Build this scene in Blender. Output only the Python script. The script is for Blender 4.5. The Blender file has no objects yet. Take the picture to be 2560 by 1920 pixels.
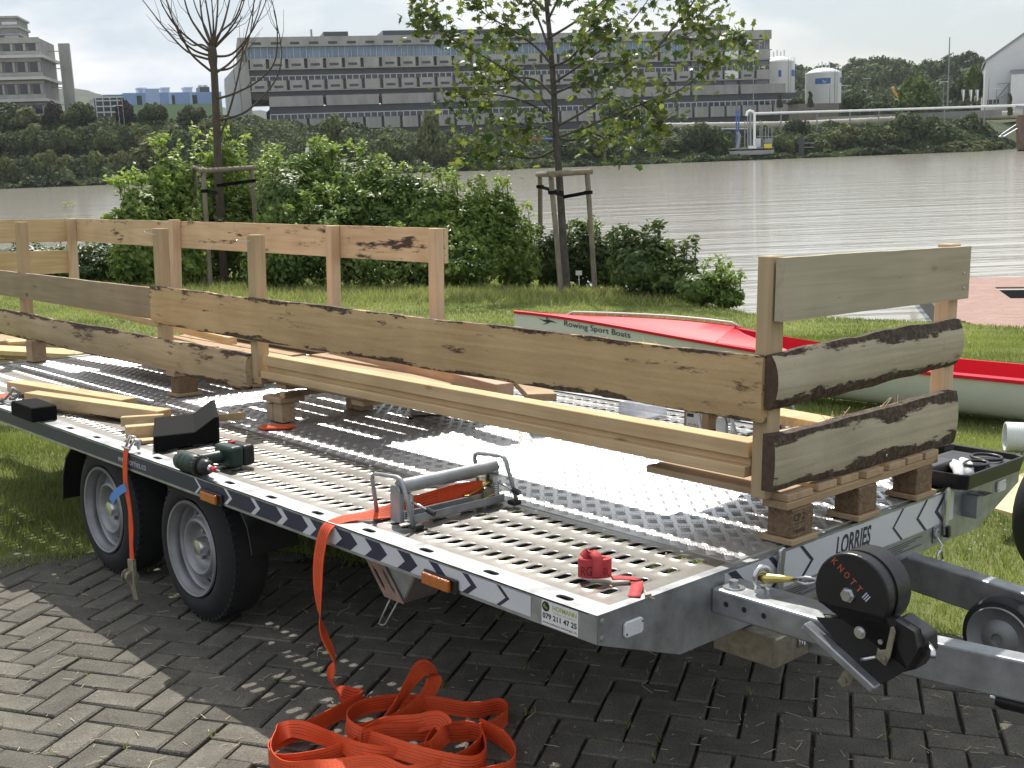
import bpy, bmesh, math, random
import numpy as np
from mathutils import Matrix, Vector
R_ = math.radians
random.seed(7); RNG = np.random.default_rng(7)
SC = bpy.context.scene
COL = SC.collection

# ------------------------------------------------------------------ camera
# The trailer stands on paving that falls about 3 degrees towards the river.
# Near things are modelled in the frame of that paving (x across the trailer,
# y towards its rear, z off the paving) and turned to the true vertical at the end.
F_PX, CX, CY = 2888.63, 1280.0, 960.0
CAM_H = 1.54
def _unit(a): return a / np.linalg.norm(a)
_X = _unit(np.array([4383. - CX, F_PX, CY - 492.]))
_Y = _unit(np.array([-1478. - CX, F_PX, CY - 503.]))
_Z = np.cross(_X, _Y)
CAMROT = np.stack([_X, _Y, _Z])                 # camera (right, forward, up) -> paving frame
_ROLL, _HOR = .0385, 380.
_a = np.array([0., F_PX, CY - _HOR]); _b = np.array([1000., F_PX, CY - _HOR + _ROLL * 1000.])
_n = _unit(np.cross(_b, _a)); _n = _n if _n[2] > 0 else -_n
UP = CAMROT @ _n                                # true up seen in the paving frame
_q = Vector(UP).rotation_difference(Vector((0, 0, 1)))
T = _q.to_matrix().to_4x4()
TN = np.array(T.to_3x3())
def ray(u, v): return CAMROT @ np.array([(u - CX) / F_PX, 1., (CY - v) / F_PX])
CAMP = np.array([0., 0., CAM_H])
def onz(u, v, z):                               # paving-frame point at height z seen there
    r = ray(u, v); return CAMP + r * ((z - CAM_H) / r[2])
CAMT = TN @ CAMP
def W(u, v, d): return CAMT + (TN @ ray(u, v)) * d      # true-frame point d metres ahead
def G(u, v, z=0.): return TN @ onz(u, v, z)             # the same as onz, in the true frame

cam = bpy.data.cameras.new('camera'); camo = bpy.data.objects.new('camera', cam); COL.objects.link(camo)
cam.sensor_width = 36.; cam.lens = 36. * F_PX / 2560.; cam.clip_start = .05; cam.clip_end = 9000.
_m = CAMROT
camm = Matrix(((_m[0][0], _m[0][2], -_m[0][1], 0), (_m[1][0], _m[1][2], -_m[1][1], 0), (_m[2][0], _m[2][2], -_m[2][1], CAM_H), (0, 0, 0, 1)))
camo.matrix_world = T @ camm
SC.camera = camo

# ------------------------------------------------------------------ light
SUN_K = np.array([.41, .60, 1.0])               # towards the sun, paving frame
sd = _unit(TN @ SUN_K)
sun = bpy.data.lights.new('sun', 'SUN'); sun.energy = 5.0; sun.angle = R_(.55); sun.color = (1., .955, .88)
suno = bpy.data.objects.new('sun', sun); COL.objects.link(suno)
suno.rotation_euler = Vector(sd).to_track_quat('Z', 'Y').to_euler(); suno.location = (0, 0, 60)
world = bpy.data.worlds.new('World'); SC.world = world; world.use_nodes = True
nt = world.node_tree; nt.nodes.clear()
N = nt.nodes.new; L = nt.links.new
sky = N('ShaderNodeTexSky'); sky.sky_type = 'NISHITA'; sky.sun_disc = False
sky.sun_elevation = math.asin(sd[2]); sky.sun_rotation = math.atan2(sd[0], sd[1])
sky.air_density = 1.2; sky.dust_density = 2.0
tc = N('ShaderNodeTexCoord')
mp = N('ShaderNodeMapping'); mp.inputs['Scale'].default_value = (1., 1., 2.6); L(tc.outputs['Generated'], mp.inputs[0])
n1 = N('ShaderNodeTexNoise'); n1.inputs['Scale'].default_value = 3.2; n1.inputs['Detail'].default_value = 9.; n1.inputs['Roughness'].default_value = .55
L(mp.outputs[0], n1.inputs['Vector'])
r1 = N('ShaderNodeValToRGB'); r1.color_ramp.elements[0].position = .36; r1.color_ramp.elements[1].position = .60
r1.color_ramp.elements[0].color = (.55, .55, .55, 1); r1.color_ramp.elements[1].color = (1, 1, 1, 1)
L(n1.outputs['Fac'], r1.inputs[0])
n2 = N('ShaderNodeTexNoise'); n2.inputs['Scale'].default_value = 6.5; n2.inputs['Detail'].default_value = 7.
L(mp.outputs[0], n2.inputs['Vector'])
r2 = N('ShaderNodeValToRGB'); r2.color_ramp.elements[0].position = .43; r2.color_ramp.elements[1].position = .60
r2.color_ramp.elements[0].color = (5.9, 6.75, 7.7, 1); r2.color_ramp.elements[1].color = (9.0, 9.1, 9.2, 1)
L(n2.outputs['Fac'], r2.inputs[0])
sm = N('ShaderNodeMix'); sm.data_type = 'RGBA'
L(r1.outputs[0], sm.inputs['Factor']); L(sky.outputs[0], sm.inputs['A']); L(r2.outputs[0], sm.inputs['B'])
bg = N('ShaderNodeBackground'); bg.inputs['Strength'].default_value = .110
L(sm.outputs['Result'], bg.inputs['Color'])
wo = N('ShaderNodeOutputWorld'); L(bg.outputs[0], wo.inputs[0])
SC.view_settings.view_transform = 'Standard'; SC.view_settings.look = 'None'
SC.view_settings.exposure = 0.05; SC.view_settings.gamma = 1.
try: SC.view_settings.use_curve_mapping = False
except Exception: pass
SC.render.engine = 'CYCLES'
SC.cycles.max_bounces = 6; SC.cycles.diffuse_bounces = 2; SC.cycles.glossy_bounces = 3
SC.cycles.transmission_bounces = 4; SC.cycles.transparent_max_bounces = 6
SC.cycles.caustics_reflective = False; SC.cycles.caustics_refractive = False
SC.cycles.use_denoising = True

# ------------------------------------------------------------------ mesh helpers
NEAR = []                    # top-level things modelled in the paving frame
ORG = {}                     # object name -> the absolute point its geometry is measured from
FRAME = ['near']
def _reg(o, origin, parent):
    ORG[o.name] = np.array(origin, float)
    COL.objects.link(o)
    if parent is not None: o.parent = parent
    else:
        o.location = tuple(origin)
        if FRAME[0] == 'near': NEAR.append(o)
    return o
def tag(o, label=None, cat=None, group=None, kind=None):
    if label: o['label'] = label
    if cat: o['category'] = cat
    if group: o['group'] = group
    if kind: o['kind'] = kind
    return o
def thing(name, label, cat, loc, group=None):
    o = bpy.data.objects.new(name, None); o.empty_display_size = .1
    _reg(o, loc, None)
    return tag(o, label, cat, group)
def rot(ax, a):
    c, s = math.cos(a), math.sin(a)
    return np.array({'x': [[1, 0, 0], [0, c, -s], [0, s, c]], 'y': [[c, 0, s], [0, 1, 0], [-s, 0, c]], 'z': [[c, -s, 0], [s, c, 0], [0, 0, 1]]}[ax], float)
def basis(d, up=(0, 0, 1)):
    d = _unit(np.array(d, float)); u = np.array(up, float)
    if abs(d @ u) > .98: u = np.array([1., 0, 0])
    a = _unit(np.cross(u, d)); b = np.cross(d, a)
    return a, b, d
class MB:
    def __init__(s): s.v = []; s.f = []
    def add(s, v, f):
        o = len(s.v); s.v.extend([tuple(map(float, p)) for p in v]); s.f.extend([tuple(int(i) + o for i in q) for q in f]); return s
    def box(s, c, d, M=None):
        x, y, z = d[0] / 2, d[1] / 2, d[2] / 2
        v = np.array([[-x, -y, -z], [x, -y, -z], [x, y, -z], [-x, y, -z], [-x, -y, z], [x, -y, z], [x, y, z], [-x, y, z]])
        if M is not None: v = v @ np.array(M).T
        return s.add(v + np.array(c, float), [(0, 3, 2, 1), (4, 5, 6, 7), (0, 1, 5, 4), (1, 2, 6, 5), (2, 3, 7, 6), (3, 0, 4, 7)])
    def span(s, a, b): a = np.array(a, float); b = np.array(b, float); return s.box((a + b) / 2, np.abs(b - a))
    def bar(s, a, b, w, h, up=(0, 0, 1)):        # rectangular bar from a to b, w across, h along up
        a = np.array(a, float); b = np.array(b, float); x, y, d = basis(b - a, up); l = np.linalg.norm(b - a)
        return s.box((a + b) / 2, (w, h, l), np.stack([x, y, d], 1))
    def prism(s, poly, frame, t):                # 2-D polygon in (o, ex, ey), extruded t along ex x ey
        o, ex, ey = [np.array(q, float) for q in frame]; n = np.cross(ex, ey); k = len(poly)
        v = [o + ex * p[0] + ey * p[1] for p in poly] + [o + ex * p[0] + ey * p[1] + n * t for p in poly]
        f = [tuple(range(k - 1, -1, -1)), tuple(range(k, 2 * k))] + [(i, (i + 1) % k, k + (i + 1) % k, k + i) for i in range(k)]
        return s.add(v, f)
    def tube(s, pts, r, n=8, cap=True, closed=False):
        P = [np.array(p, float) for p in pts]; m = len(P); rr = r if hasattr(r, '__len__') else [r] * m
        v = []; prev = None
        for i in range(m):
            if closed: d = P[(i + 1) % m] - P[i - 1]
            else: d = P[min(i + 1, m - 1)] - P[max(i - 1, 0)]
            d = _unit(d)
            if prev is None: a, b, _ = basis(d)
            else:
                a = prev - d * (prev @ d); a = _unit(a); b = np.cross(d, a)
            prev = a
            for k in range(n):
                t = 2 * math.pi * k / n; v.append(P[i] + (a * math.cos(t) + b * math.sin(t)) * rr[i])
        f = []
        for i in range(m if closed else m - 1):
            j = (i + 1) % m
            for k in range(n): f.append((i * n + k, i * n + (k + 1) % n, j * n + (k + 1) % n, j * n + k))
        if cap and not closed: f += [tuple(range(n - 1, -1, -1)), tuple((m - 1) * n + k for k in range(n))]
        return s.add(v, f)
    def lathe(s, prof, o, ax, n=32, cap=False):  # prof: (radius, distance along ax)
        a, b, d = basis(ax); o = np.array(o, float); v = []; m = len(prof)
        for r, h in prof:
            for k in range(n):
                t = 2 * math.pi * k / n; v.append(o + d * h + (a * math.cos(t) + b * math.sin(t)) * r)
        f = [(i * n + k, i * n + (k + 1) % n, (i + 1) * n + (k + 1) % n, (i + 1) * n + k) for i in range(m - 1) for k in range(n)]
        if cap: f += [tuple(range(n - 1, -1, -1)), tuple((m - 1) * n + k for k in range(n))]
        return s.add(v, f)
    def ribbon(s, pts, wdir, w, t=.002):         # strap: path, width direction per point
        P = [np.array(p, float) for p in pts]; m = len(P); v = []
        for i in range(m):
            d = _unit(P[min(i + 1, m - 1)] - P[max(i - 1, 0)])
            q = np.array(wdir[i] if hasattr(wdir[0], '__len__') else wdir, float); q = _unit(q - d * (q @ d)); nn = np.cross(d, q)
            for a, b in ((-1, -1), (1, -1), (1, 1), (-1, 1)): v.append(P[i] + q * a * w / 2 + nn * b * t / 2)
        f = [(i * 4 + k, i * 4 + (k + 1) % 4, i * 4 + 4 + (k + 1) % 4, i * 4 + 4 + k) for i in range(m - 1) for k in range(4)]
        f += [(3, 2, 1, 0), tuple((m - 1) * 4 + k for k in range(4))]
        return s.add(v, f)
    def build(s, name, mat, parent=None, origin=None, smooth=False, bevel=0., seg=1, sub=0, auto=None):
        V = np.array(s.v, float)
        if origin is None:
            if parent is not None: origin = ORG[parent.name]
            else: lo, hi = V.min(0), V.max(0); origin = ((lo[0] + hi[0]) / 2, (lo[1] + hi[1]) / 2, lo[2])
        me = bpy.data.meshes.new(name); me.from_pydata([tuple(p) for p in V - np.array(origin)], [], s.f); me.update()
        bm = bmesh.new(); bm.from_mesh(me); bmesh.ops.recalc_face_normals(bm, faces=bm.faces); bm.to_mesh(me); bm.free()
        if mat is not None:
            for q in (mat if isinstance(mat, (list, tuple)) else [mat]): me.materials.append(q)
        if smooth:
            for p in me.polygons: p.use_smooth = True
            if auto:
                try: me.set_sharp_from_angle(angle=R_(auto))
                except Exception: pass
        o = bpy.data.objects.new(name, me); _reg(o, origin, parent)
        if bevel:
            q = o.modifiers.new('bevel', 'BEVEL'); q.width = bevel; q.segments = seg; q.limit_method = 'ANGLE'; q.angle_limit = R_(40)
        if sub:
            q = o.modifiers.new('sub', 'SUBSURF'); q.levels = sub; q.render_levels = sub
        return o
def fast_mesh(name, verts, quads, mat, parent=None, origin=(0, 0, 0), smooth=False, attr=None):
    """numpy mesh: verts (n,3), faces (m,k)"""
    me = bpy.data.meshes.new(name); V = np.asarray(verts, np.float32) - np.asarray(origin, np.float32); Fq = np.asarray(quads, np.int32)
    m, k = Fq.shape
    me.vertices.add(len(V)); me.vertices.foreach_set('co', V.ravel())
    me.loops.add(m * k); me.loops.foreach_set('vertex_index', Fq.ravel())
    me.polygons.add(m); me.polygons.foreach_set('loop_start', np.arange(0, m * k, k, dtype=np.int32))
    try: me.polygons.foreach_set('loop_total', np.full(m, k, np.int32))
    except Exception: pass
    if smooth: me.polygons.foreach_set('use_smooth', np.ones(m, bool))
    if attr is not None:
        a = me.attributes.new('tint', 'FLOAT', 'POINT'); a.data.foreach_set('value', np.asarray(attr, np.float32))
    me.update(calc_edges=True); me.validate()
    if mat is not None: me.materials.append(mat)
    o = bpy.data.objects.new(name, me); _reg(o, origin, parent)
    return o
def dup(o, loc, parent=None, scale=None, rz=None, name=None):
    c = o.copy(); COL.objects.link(c); c.location = loc
    if parent is not None: c.parent = parent
    elif FRAME[0] == 'near': NEAR.append(c)
    if scale is not None: c.scale = scale
    if rz is not None: c.rotation_euler = (0, 0, rz)
    return c
def slot_radial(t, a, b):                        # stadium radius at angle t: long half a, short half b
    c, s = abs(math.cos(t)), abs(math.sin(t)); h = a - b
    if s * h <= c * b * 0 + 1e-9: return a
    r = b / s if s > 1e-9 else 1e9
    if r * c <= h: return r
    return h * c + math.sqrt(max(0., b * b - (h * s) ** 2))
def slot_cell(w, h, a, b, rings, n=16):
    """plate cell w x h (x,y) with a stadium hole; rings: list of (grow, z) from outside in"""
    ca = math.atan2(h, w)
    ang = sorted(set([round(q, 6) for q in [ca, math.pi - ca, math.pi + ca, 2 * math.pi - ca] + [2 * math.pi * k / n for k in range(n)]]))
    k = len(ang); v = []
    for t in ang:
        c, s = math.cos(t), math.sin(t); r = min(w / 2 / abs(c) if abs(c) > 1e-9 else 1e9, h / 2 / abs(s) if abs(s) > 1e-9 else 1e9)
        v.append((c * r, s * r, 0.))
    for g, z in rings:
        for t in ang:
            r = slot_radial(t, a + g, b + g); v.append((math.cos(t) * r, math.sin(t) * r, z))
    f = [(i * k + j, i * k + (j + 1) % k, (i + 1) * k + (j + 1) % k, (i + 1) * k + j) for i in range(len(rings)) for j in range(k)]
    return np.array(v), np.array(f)
def tile(v, f, offs):
    offs = np.array(offs, float); n = len(v)
    V = (v[None] + offs[:, None, :]).reshape(-1, 3); Fq = (f[None] + (np.arange(len(offs)) * n)[:, None, None]).reshape(-1, f.shape[1])
    return V, Fq
def text(name, body, o, ex, ey, width, mat, parent, height=None, ext=.0004, shear=0., spacing=1., bold=0.):
    """flat lettering whose lower left corner is o, running along ex, upright along ey"""
    cu = bpy.data.curves.new(name, 'FONT'); cu.body = body; cu.size = 1.; cu.extrude = 0.; cu.shear = shear; cu.space_character = spacing; cu.offset = bold; cu.resolution_u = 3
    tmp = bpy.data.objects.new('t', cu); COL.objects.link(tmp); dg = bpy.context.evaluated_depsgraph_get()
    me = bpy.data.meshes.new_from_object(tmp.evaluated_get(dg)); bpy.data.objects.remove(tmp)
    V = np.array([q.co[:] for q in me.vertices]); lo, hi = V.min(0), V.max(0)
    sx = width / (hi[0] - lo[0]); sy = sx if height is None else height / (hi[1] - lo[1])
    ex = _unit(np.array(ex, float)); ey = _unit(np.array(ey, float)); nn = np.cross(ex, ey)
    P = np.array(o, float) + (V[:, :1] - lo[0]) * sx * ex + (V[:, 1:2] - lo[1]) * sy * ey + nn * ext
    for q, p in zip(me.vertices, P - ORG[parent.name]): q.co = p
    me.name = name; me.materials.clear(); me.materials.append(mat)
    ob = bpy.data.objects.new(name, me); _reg(ob, ORG[parent.name], parent)
    return ob

# ------------------------------------------------------------------ materials
def mat(name, col, rough=.6, metal=0., var=.0, vscale=8., bump=0., bscale=60., spec=.5, col2=None, dist=None, coord='Object', stretch=(1, 1, 1), transl=0., coat=0., rvar=0.):
    m = bpy.data.materials.new(name); m.use_nodes = True; t = m.node_tree; b = t.nodes['Principled BSDF']
    b.inputs['Base Color'].default_value = (*col, 1); b.inputs['Roughness'].default_value = rough; b.inputs['Metallic'].default_value = metal
    b.inputs['Specular IOR Level'].default_value = spec
    if coat: b.inputs['Coat Weight'].default_value = coat; b.inputs['Coat Roughness'].default_value = .06
    tcn = t.nodes.new('ShaderNodeTexCoord'); mpn = t.nodes.new('ShaderNodeMapping'); mpn.inputs['Scale'].default_value = stretch
    t.links.new(tcn.outputs[coord], mpn.inputs[0])
    if var or col2:
        nz = t.nodes.new('ShaderNodeTexNoise'); nz.inputs['Scale'].default_value = vscale; nz.inputs['Detail'].default_value = 6.; nz.inputs['Roughness'].default_value = .62
        t.links.new(mpn.outputs[0], nz.inputs['Vector'])
        rp = t.nodes.new('ShaderNodeValToRGB'); rp.color_ramp.elements[0].position = .3; rp.color_ramp.elements[1].position = .7
        c2 = col2 or tuple(min(1, c * (1 + var)) for c in col); c1 = col if col2 else tuple(c * (1 - var) for c in col)
        rp.color_ramp.elements[0].color = (*c1, 1); rp.color_ramp.elements[1].color = (*c2, 1)
        t.links.new(nz.outputs['Fac'], rp.inputs[0]); t.links.new(rp.outputs[0], b.inputs['Base Color'])
        if rvar:
            mr = t.nodes.new('ShaderNodeMapRange'); mr.inputs['To Min'].default_value = rough - rvar; mr.inputs['To Max'].default_value = rough + rvar
            t.links.new(nz.outputs['Fac'], mr.inputs['Value']); t.links.new(mr.outputs[0], b.inputs['Roughness'])
    if bump:
        nb = t.nodes.new('ShaderNodeTexNoise'); nb.inputs['Scale'].default_value = bscale; nb.inputs['Detail'].default_value = 5.
        t.links.new(mpn.outputs[0], nb.inputs['Vector'])
        bp = t.nodes.new('ShaderNodeBump'); bp.inputs['Strength'].default_value = bump; bp.inputs['Distance'].default_value = dist or .01
        t.links.new(nb.outputs['Fac'], bp.inputs['Height']); t.links.new(bp.outputs[0], b.inputs['Normal'])
    if transl:
        tr = t.nodes.new('ShaderNodeBsdfTranslucent'); mx = t.nodes.new('ShaderNodeMixShader'); mx.inputs[0].default_value = transl
        if var or col2: t.links.new(rp.outputs[0], tr.inputs['Color'])
        else: tr.inputs['Color'].default_value = (*col, 1)
        t.links.new(b.outputs[0], mx.inputs[1]); t.links.new(tr.outputs[0], mx.inputs[2]); t.links.new(mx.outputs[0], t.nodes['Material Output'].inputs[0])
    return m
def wood(name, axis, light, dark, bark=0., stain=0., barkcol=(.035, .022, .015), rough=.75, edge='z', stsc=1.):
    """sawn timber: grain along axis; bark > 0 leaves strips of bark along the two long edges"""
    m = bpy.data.materials.new(name); m.use_nodes = True; t = m.node_tree; b = t.nodes['Principled BSDF']; nn = t.nodes.new; l = t.links.new
    b.inputs['Roughness'].default_value = rough; b.inputs['Specular IOR Level'].default_value = .25
    tcn = nn('ShaderNodeTexCoord'); oi = nn('ShaderNodeObjectInfo')
    ad = nn('ShaderNodeVectorMath'); ad.operation = 'ADD'; l(tcn.outputs['Object'], ad.inputs[0])
    sc_ = nn('ShaderNodeVectorMath'); sc_.operation = 'SCALE'; sc_.inputs['Scale'].default_value = 40.; l(oi.outputs['Location'], sc_.inputs[0]); 
    rnd = nn('ShaderNodeVectorMath'); rnd.operation = 'SCALE'; l(sc_.outputs[0], rnd.inputs[0]); rnd.inputs['Scale'].default_value = 1.
    l(rnd.outputs[0], ad.inputs[1])
    mpn = nn('ShaderNodeMapping'); st = [34., 34., 34.]; st['xyz'.index(axis)] = 1.6; mpn.inputs['Scale'].default_value = st; l(ad.outputs[0], mpn.inputs[0])
    g = nn('ShaderNodeTexNoise'); g.inputs['Scale'].default_value = 1.; g.inputs['Detail'].default_value = 5.; g.inputs['Distortion'].default_value = 1.1; l(mpn.outputs[0], g.inputs['Vector'])
    big = nn('ShaderNodeTexNoise'); big.inputs['Scale'].default_value = 4.; big.inputs['Detail'].default_value = 4.; l(ad.outputs[0], big.inputs['Vector'])
    rp = nn('ShaderNodeValToRGB'); rp.color_ramp.elements[0].position = .32; rp.color_ramp.elements[1].position = .66
    rp.color_ramp.elements[0].color = (*dark, 1); rp.color_ramp.elements[1].color = (*light, 1)
    mxg = nn('ShaderNodeMath'); mxg.operation = 'MULTIPLY_ADD'; mxg.inputs[1].default_value = .55; l(g.outputs['Fac'], mxg.inputs[0])
    m2 = nn('ShaderNodeMath'); m2.operation = 'MULTIPLY'; m2.inputs[1].default_value = .45; l(big.outputs['Fac'], m2.inputs[0]); l(m2.outputs[0], mxg.inputs[2])
    l(mxg.outputs[0], rp.inputs[0]); colour = rp.outputs[0]
    # knots
    kmp = nn('ShaderNodeMapping'); ks = [9., 9., 9.]; ks['xyz'.index(axis)] = 3.2; kmp.inputs['Scale'].default_value = ks; l(ad.outputs[0], kmp.inputs[0])
    vo = nn('ShaderNodeTexVoronoi'); vo.inputs['Scale'].default_value = 1.; l(kmp.outputs[0], vo.inputs['Vector'])
    kr = nn('ShaderNodeValToRGB'); kr.color_ramp.elements[0].position = .05; kr.color_ramp.elements[1].position = .12
    kr.color_ramp.elements[0].color = (.35, .27, .2, 1); kr.color_ramp.elements[1].color = (1, 1, 1, 1); l(vo.outputs['Distance'], kr.inputs[0])
    km = nn('ShaderNodeMix'); km.data_type = 'RGBA'; km.blend_type = 'MULTIPLY'; km.inputs['Factor'].default_value = .8; l(colour, km.inputs['A']); l(kr.outputs[0], km.inputs['B']); colour = km.outputs['Result']
    if stain:
        smp = nn('ShaderNodeMapping'); ss = [16. * stsc] * 3; ss['xyz'.index(axis)] = 3. * stsc; smp.inputs['Scale'].default_value = ss; l(ad.outputs[0], smp.inputs[0])
        sn = nn('ShaderNodeTexNoise'); sn.inputs['Scale'].default_value = 1.; sn.inputs['Detail'].default_value = 9.; sn.inputs['Roughness'].default_value = .7; l(smp.outputs[0], sn.inputs['Vector'])
        sr = nn('ShaderNodeValToRGB'); sr.color_ramp.elements[0].position = .64 - stain * .2; sr.color_ramp.elements[1].position = .70 - stain * .2
        l(sn.outputs['Fac'], sr.inputs[0])
        s3 = nn('ShaderNodeMix'); s3.data_type = 'RGBA'; l(sr.outputs[0], s3.inputs['Factor']); l(colour, s3.inputs['A']); s3.inputs['B'].default_value = (.07, .048, .036, 1); colour = s3.outputs['Result']
    hgt = mxg.outputs[0]
    if bark:
        sep = nn('ShaderNodeSeparateXYZ'); l(tcn.outputs['Generated'], sep.inputs[0])
        e1 = nn('ShaderNodeMath'); e1.operation = 'SUBTRACT'; e1.inputs[1].default_value = .5; l(sep.outputs['XYZ'.index(edge.upper())], e1.inputs[0])
        e2 = nn('ShaderNodeMath'); e2.operation = 'ABSOLUTE'; l(e1.outputs[0], e2.inputs[0])
        bmp = nn('ShaderNodeMapping'); bs = [22., 22., 22.]; bs['xyz'.index(axis)] = 5.; bmp.inputs['Scale'].default_value = bs; l(ad.outputs[0], bmp.inputs[0])
        bn = nn('ShaderNodeTexNoise'); bn.inputs['Scale'].default_value = 1.; bn.inputs['Detail'].default_value = 7.; bn.inputs['Roughness'].default_value = .7; l(bmp.outputs[0], bn.inputs['Vector'])
        e3 = nn('ShaderNodeMath'); e3.operation = 'MULTIPLY_ADD'; e3.inputs[1].default_value = .75; l(bn.outputs['Fac'], e3.inputs[0]); l(e2.outputs[0], e3.inputs[2])
        br = nn('ShaderNodeValToRGB'); br.color_ramp.elements[0].position = .865 - bark * .3; br.color_ramp.elements[1].position = .895 - bark * .3; l(e3.outputs[0], br.inputs[0])
        bn2 = nn('ShaderNodeTexNoise'); bn2.inputs['Scale'].default_value = 60.; bn2.inputs['Detail'].default_value = 5.; l(ad.outputs[0], bn2.inputs['Vector'])
        bc = nn('ShaderNodeValToRGB'); bc.color_ramp.elements[0].color = (*barkcol, 1); bc.color_ramp.elements[1].color = (*[c * 3.2 for c in barkcol], 1); bc.color_ramp.elements[0].position = .4; bc.color_ramp.elements[1].position = .75
        l(bn2.outputs['Fac'], bc.inputs[0])
        bx = nn('ShaderNodeMix'); bx.data_type = 'RGBA'; l(br.outputs[0], bx.inputs['Factor']); l(colour, bx.inputs['A']); l(bc.outputs[0], bx.inputs['B']); colour = bx.outputs['Result']
        ah = nn('ShaderNodeMath'); ah.operation = 'MULTIPLY_ADD'; ah.inputs[1].default_value = 1.2; l(br.outputs[0], ah.inputs[0]); l(bn2.outputs['Fac'], ah.inputs[2]); hgt = ah.outputs[0]
    l(colour, b.inputs['Base Color'])
    bp = nn('ShaderNodeBump'); bp.inputs['Strength'].default_value = .5; bp.inputs['Distance'].default_value = .004; l(hgt, bp.inputs['Height']); l(bp.outputs[0], b.inputs['Normal'])
    return m
def leafmat(name, c1, c2, transl=.35, rough=.5, spec=.35, tint=True):
    """leaf: colour between c1 and c2 by the per-leaf attribute 'tint' (or per object)"""
    m = bpy.data.materials.new(name); m.use_nodes = True; t = m.node_tree; b = t.nodes['Principled BSDF']; nn = t.nodes.new; l = t.links.new
    if tint: a = nn('ShaderNodeAttribute'); a.attribute_name = 'tint'; fac = a.outputs['Fac']
    else: a = nn('ShaderNodeObjectInfo'); fac = a.outputs['Random']
    rp = nn('ShaderNodeValToRGB'); rp.color_ramp.elements[0].color = (*c1, 1); rp.color_ramp.elements[1].color = (*c2, 1); l(fac, rp.inputs[0])
    l(rp.outputs[0], b.inputs['Base Color']); b.inputs['Roughness'].default_value = rough; b.inputs['Specular IOR Level'].default_value = spec
    tr = nn('ShaderNodeBsdfTranslucent'); mx = nn('ShaderNodeMixShader'); mx.inputs[0].default_value = transl
    hs = nn('ShaderNodeHueSaturation'); hs.inputs['Value'].default_value = 1.5; hs.inputs['Saturation'].default_value = 1.1; l(rp.outputs[0], hs.inputs['Color']); l(hs.outputs[0], tr.inputs['Color'])
    l(b.outputs[0], mx.inputs[1]); l(tr.outputs[0], mx.inputs[2]); l(mx.outputs[0], t.nodes['Material Output'].inputs[0])
    return m
M = {}
M['alu'] = mat('aluminium_sheet', (.43, .415, .39), .33, .95, var=.10, vscale=5., bump=.05, bscale=30., rvar=.07)
M['tread'] = mat('aluminium_tread', (.72, .72, .715), .34, .86, var=.12, vscale=3., rvar=.08)
M['galv'] = mat('galvanised_steel', (.37, .385, .395), .46, .75, var=.26, vscale=14., bump=.06, bscale=40., rvar=.1)
M['galv_dull'] = mat('dull_galvanised', (.30, .31, .31), .55, .6, var=.2, vscale=10., bump=.05, bscale=40.)
M['zinc'] = mat('bright_zinc', (.62, .63, .64), .3, 1., var=.1, vscale=30.)
M['brass'] = mat('yellow_zinc', (.62, .50, .16), .32, 1., var=.1, vscale=30.)
M['drab'] = mat('drab_zinc', (.30, .27, .20), .5, .5, var=.3, vscale=40.)
M['navy'] = mat('navy_foil', (.024, .027, .060), .45, 0., var=.1, vscale=6.)
M['white'] = mat('white_foil', (.62, .63, .66), .4, 0., var=.05, vscale=6.)
M['ink'] = mat('dark_print', (.02, .02, .03), .5)
M['grayink'] = mat('grey_print', (.33, .34, .35), .5)
M['green_ink'] = mat('green_print', (.36, .46, .08), .5)
M['web'] = mat('pale_print', (.55, .57, .62), .5)
M['black'] = mat('black_plastic', (.013, .013, .014), .38, 0., var=.2, vscale=12., bump=.05, bscale=180.)
M['matt_black'] = mat('black_foam', (.006, .006, .0065), .9, 0., var=.3, vscale=40., spec=.2, bump=.3, bscale=220.)
M['rubber'] = mat('tyre_rubber', (.016, .016, .017), .8, 0., var=.25, vscale=20., bump=.2, bscale=120.)
M['rim'] = mat('silver_rim', (.30, .30, .31), .5, .6, var=.22, vscale=9., bump=.05)
M['under'] = mat('dark_undercarriage', (.05, .05, .05), .7, .2, var=.3, vscale=6.)
M['amber'] = mat('amber_lens', (.46, .125, .012), .18, 0., var=.2, vscale=60., bump=.3, bscale=160., coat=.6)
M['reflector'] = mat('white_reflector', (.72, .73, .74), .2, 0., var=.05, vscale=80., bump=.2, bscale=260., coat=.5)
M['primer'] = mat('faded_red_primer', (.30, .20, .165), .7, .1, var=.25, vscale=18., bump=.15)
M['strap'] = mat('orange_webbing', (.86, .10, .02), .62, 0., var=.10, vscale=30., bump=.35, bscale=420., transl=.12)
M['strap_red'] = mat('red_webbing', (.56, .055, .06), .65, 0., var=.12, vscale=30., bump=.35, bscale=420.)
M['strap_print'] = mat('dark_red_print', (.12, .012, .02), .7)
M['blue_tag'] = mat('blue_label', (.11, .26, .62), .6, 0., var=.1)
M['orange_plastic'] = mat('orange_plastic', (.72, .09, .02), .35, 0., var=.2, vscale=40.)
M['drill_green'] = mat('dark_green_plastic', (.012, .035, .024), .42, 0., var=.15, vscale=14., bump=.05, bscale=200.)
M['red'] = mat('red_plastic', (.55, .02, .03), .3)
M['steel'] = mat('steel', (.55, .55, .55), .3, 1.)
M['card'] = mat('cardboard', (.42, .27, .15), .8, 0., var=.1, vscale=10.)
M['paper'] = mat('white_paper', (.75, .74, .72), .7, 0., var=.05)
M['hull'] = mat('pale_grey_hull', (.70, .71, .68), .25, 0., var=.04, vscale=3., coat=.5)
M['boat_red'] = mat('red_gelcoat', (.60, .020, .038), .5, 0., var=.05, vscale=3., spec=.2)
M['pvc'] = mat('white_ribbed_pvc', (.72, .73, .72), .4, 0., var=.04)
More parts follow.
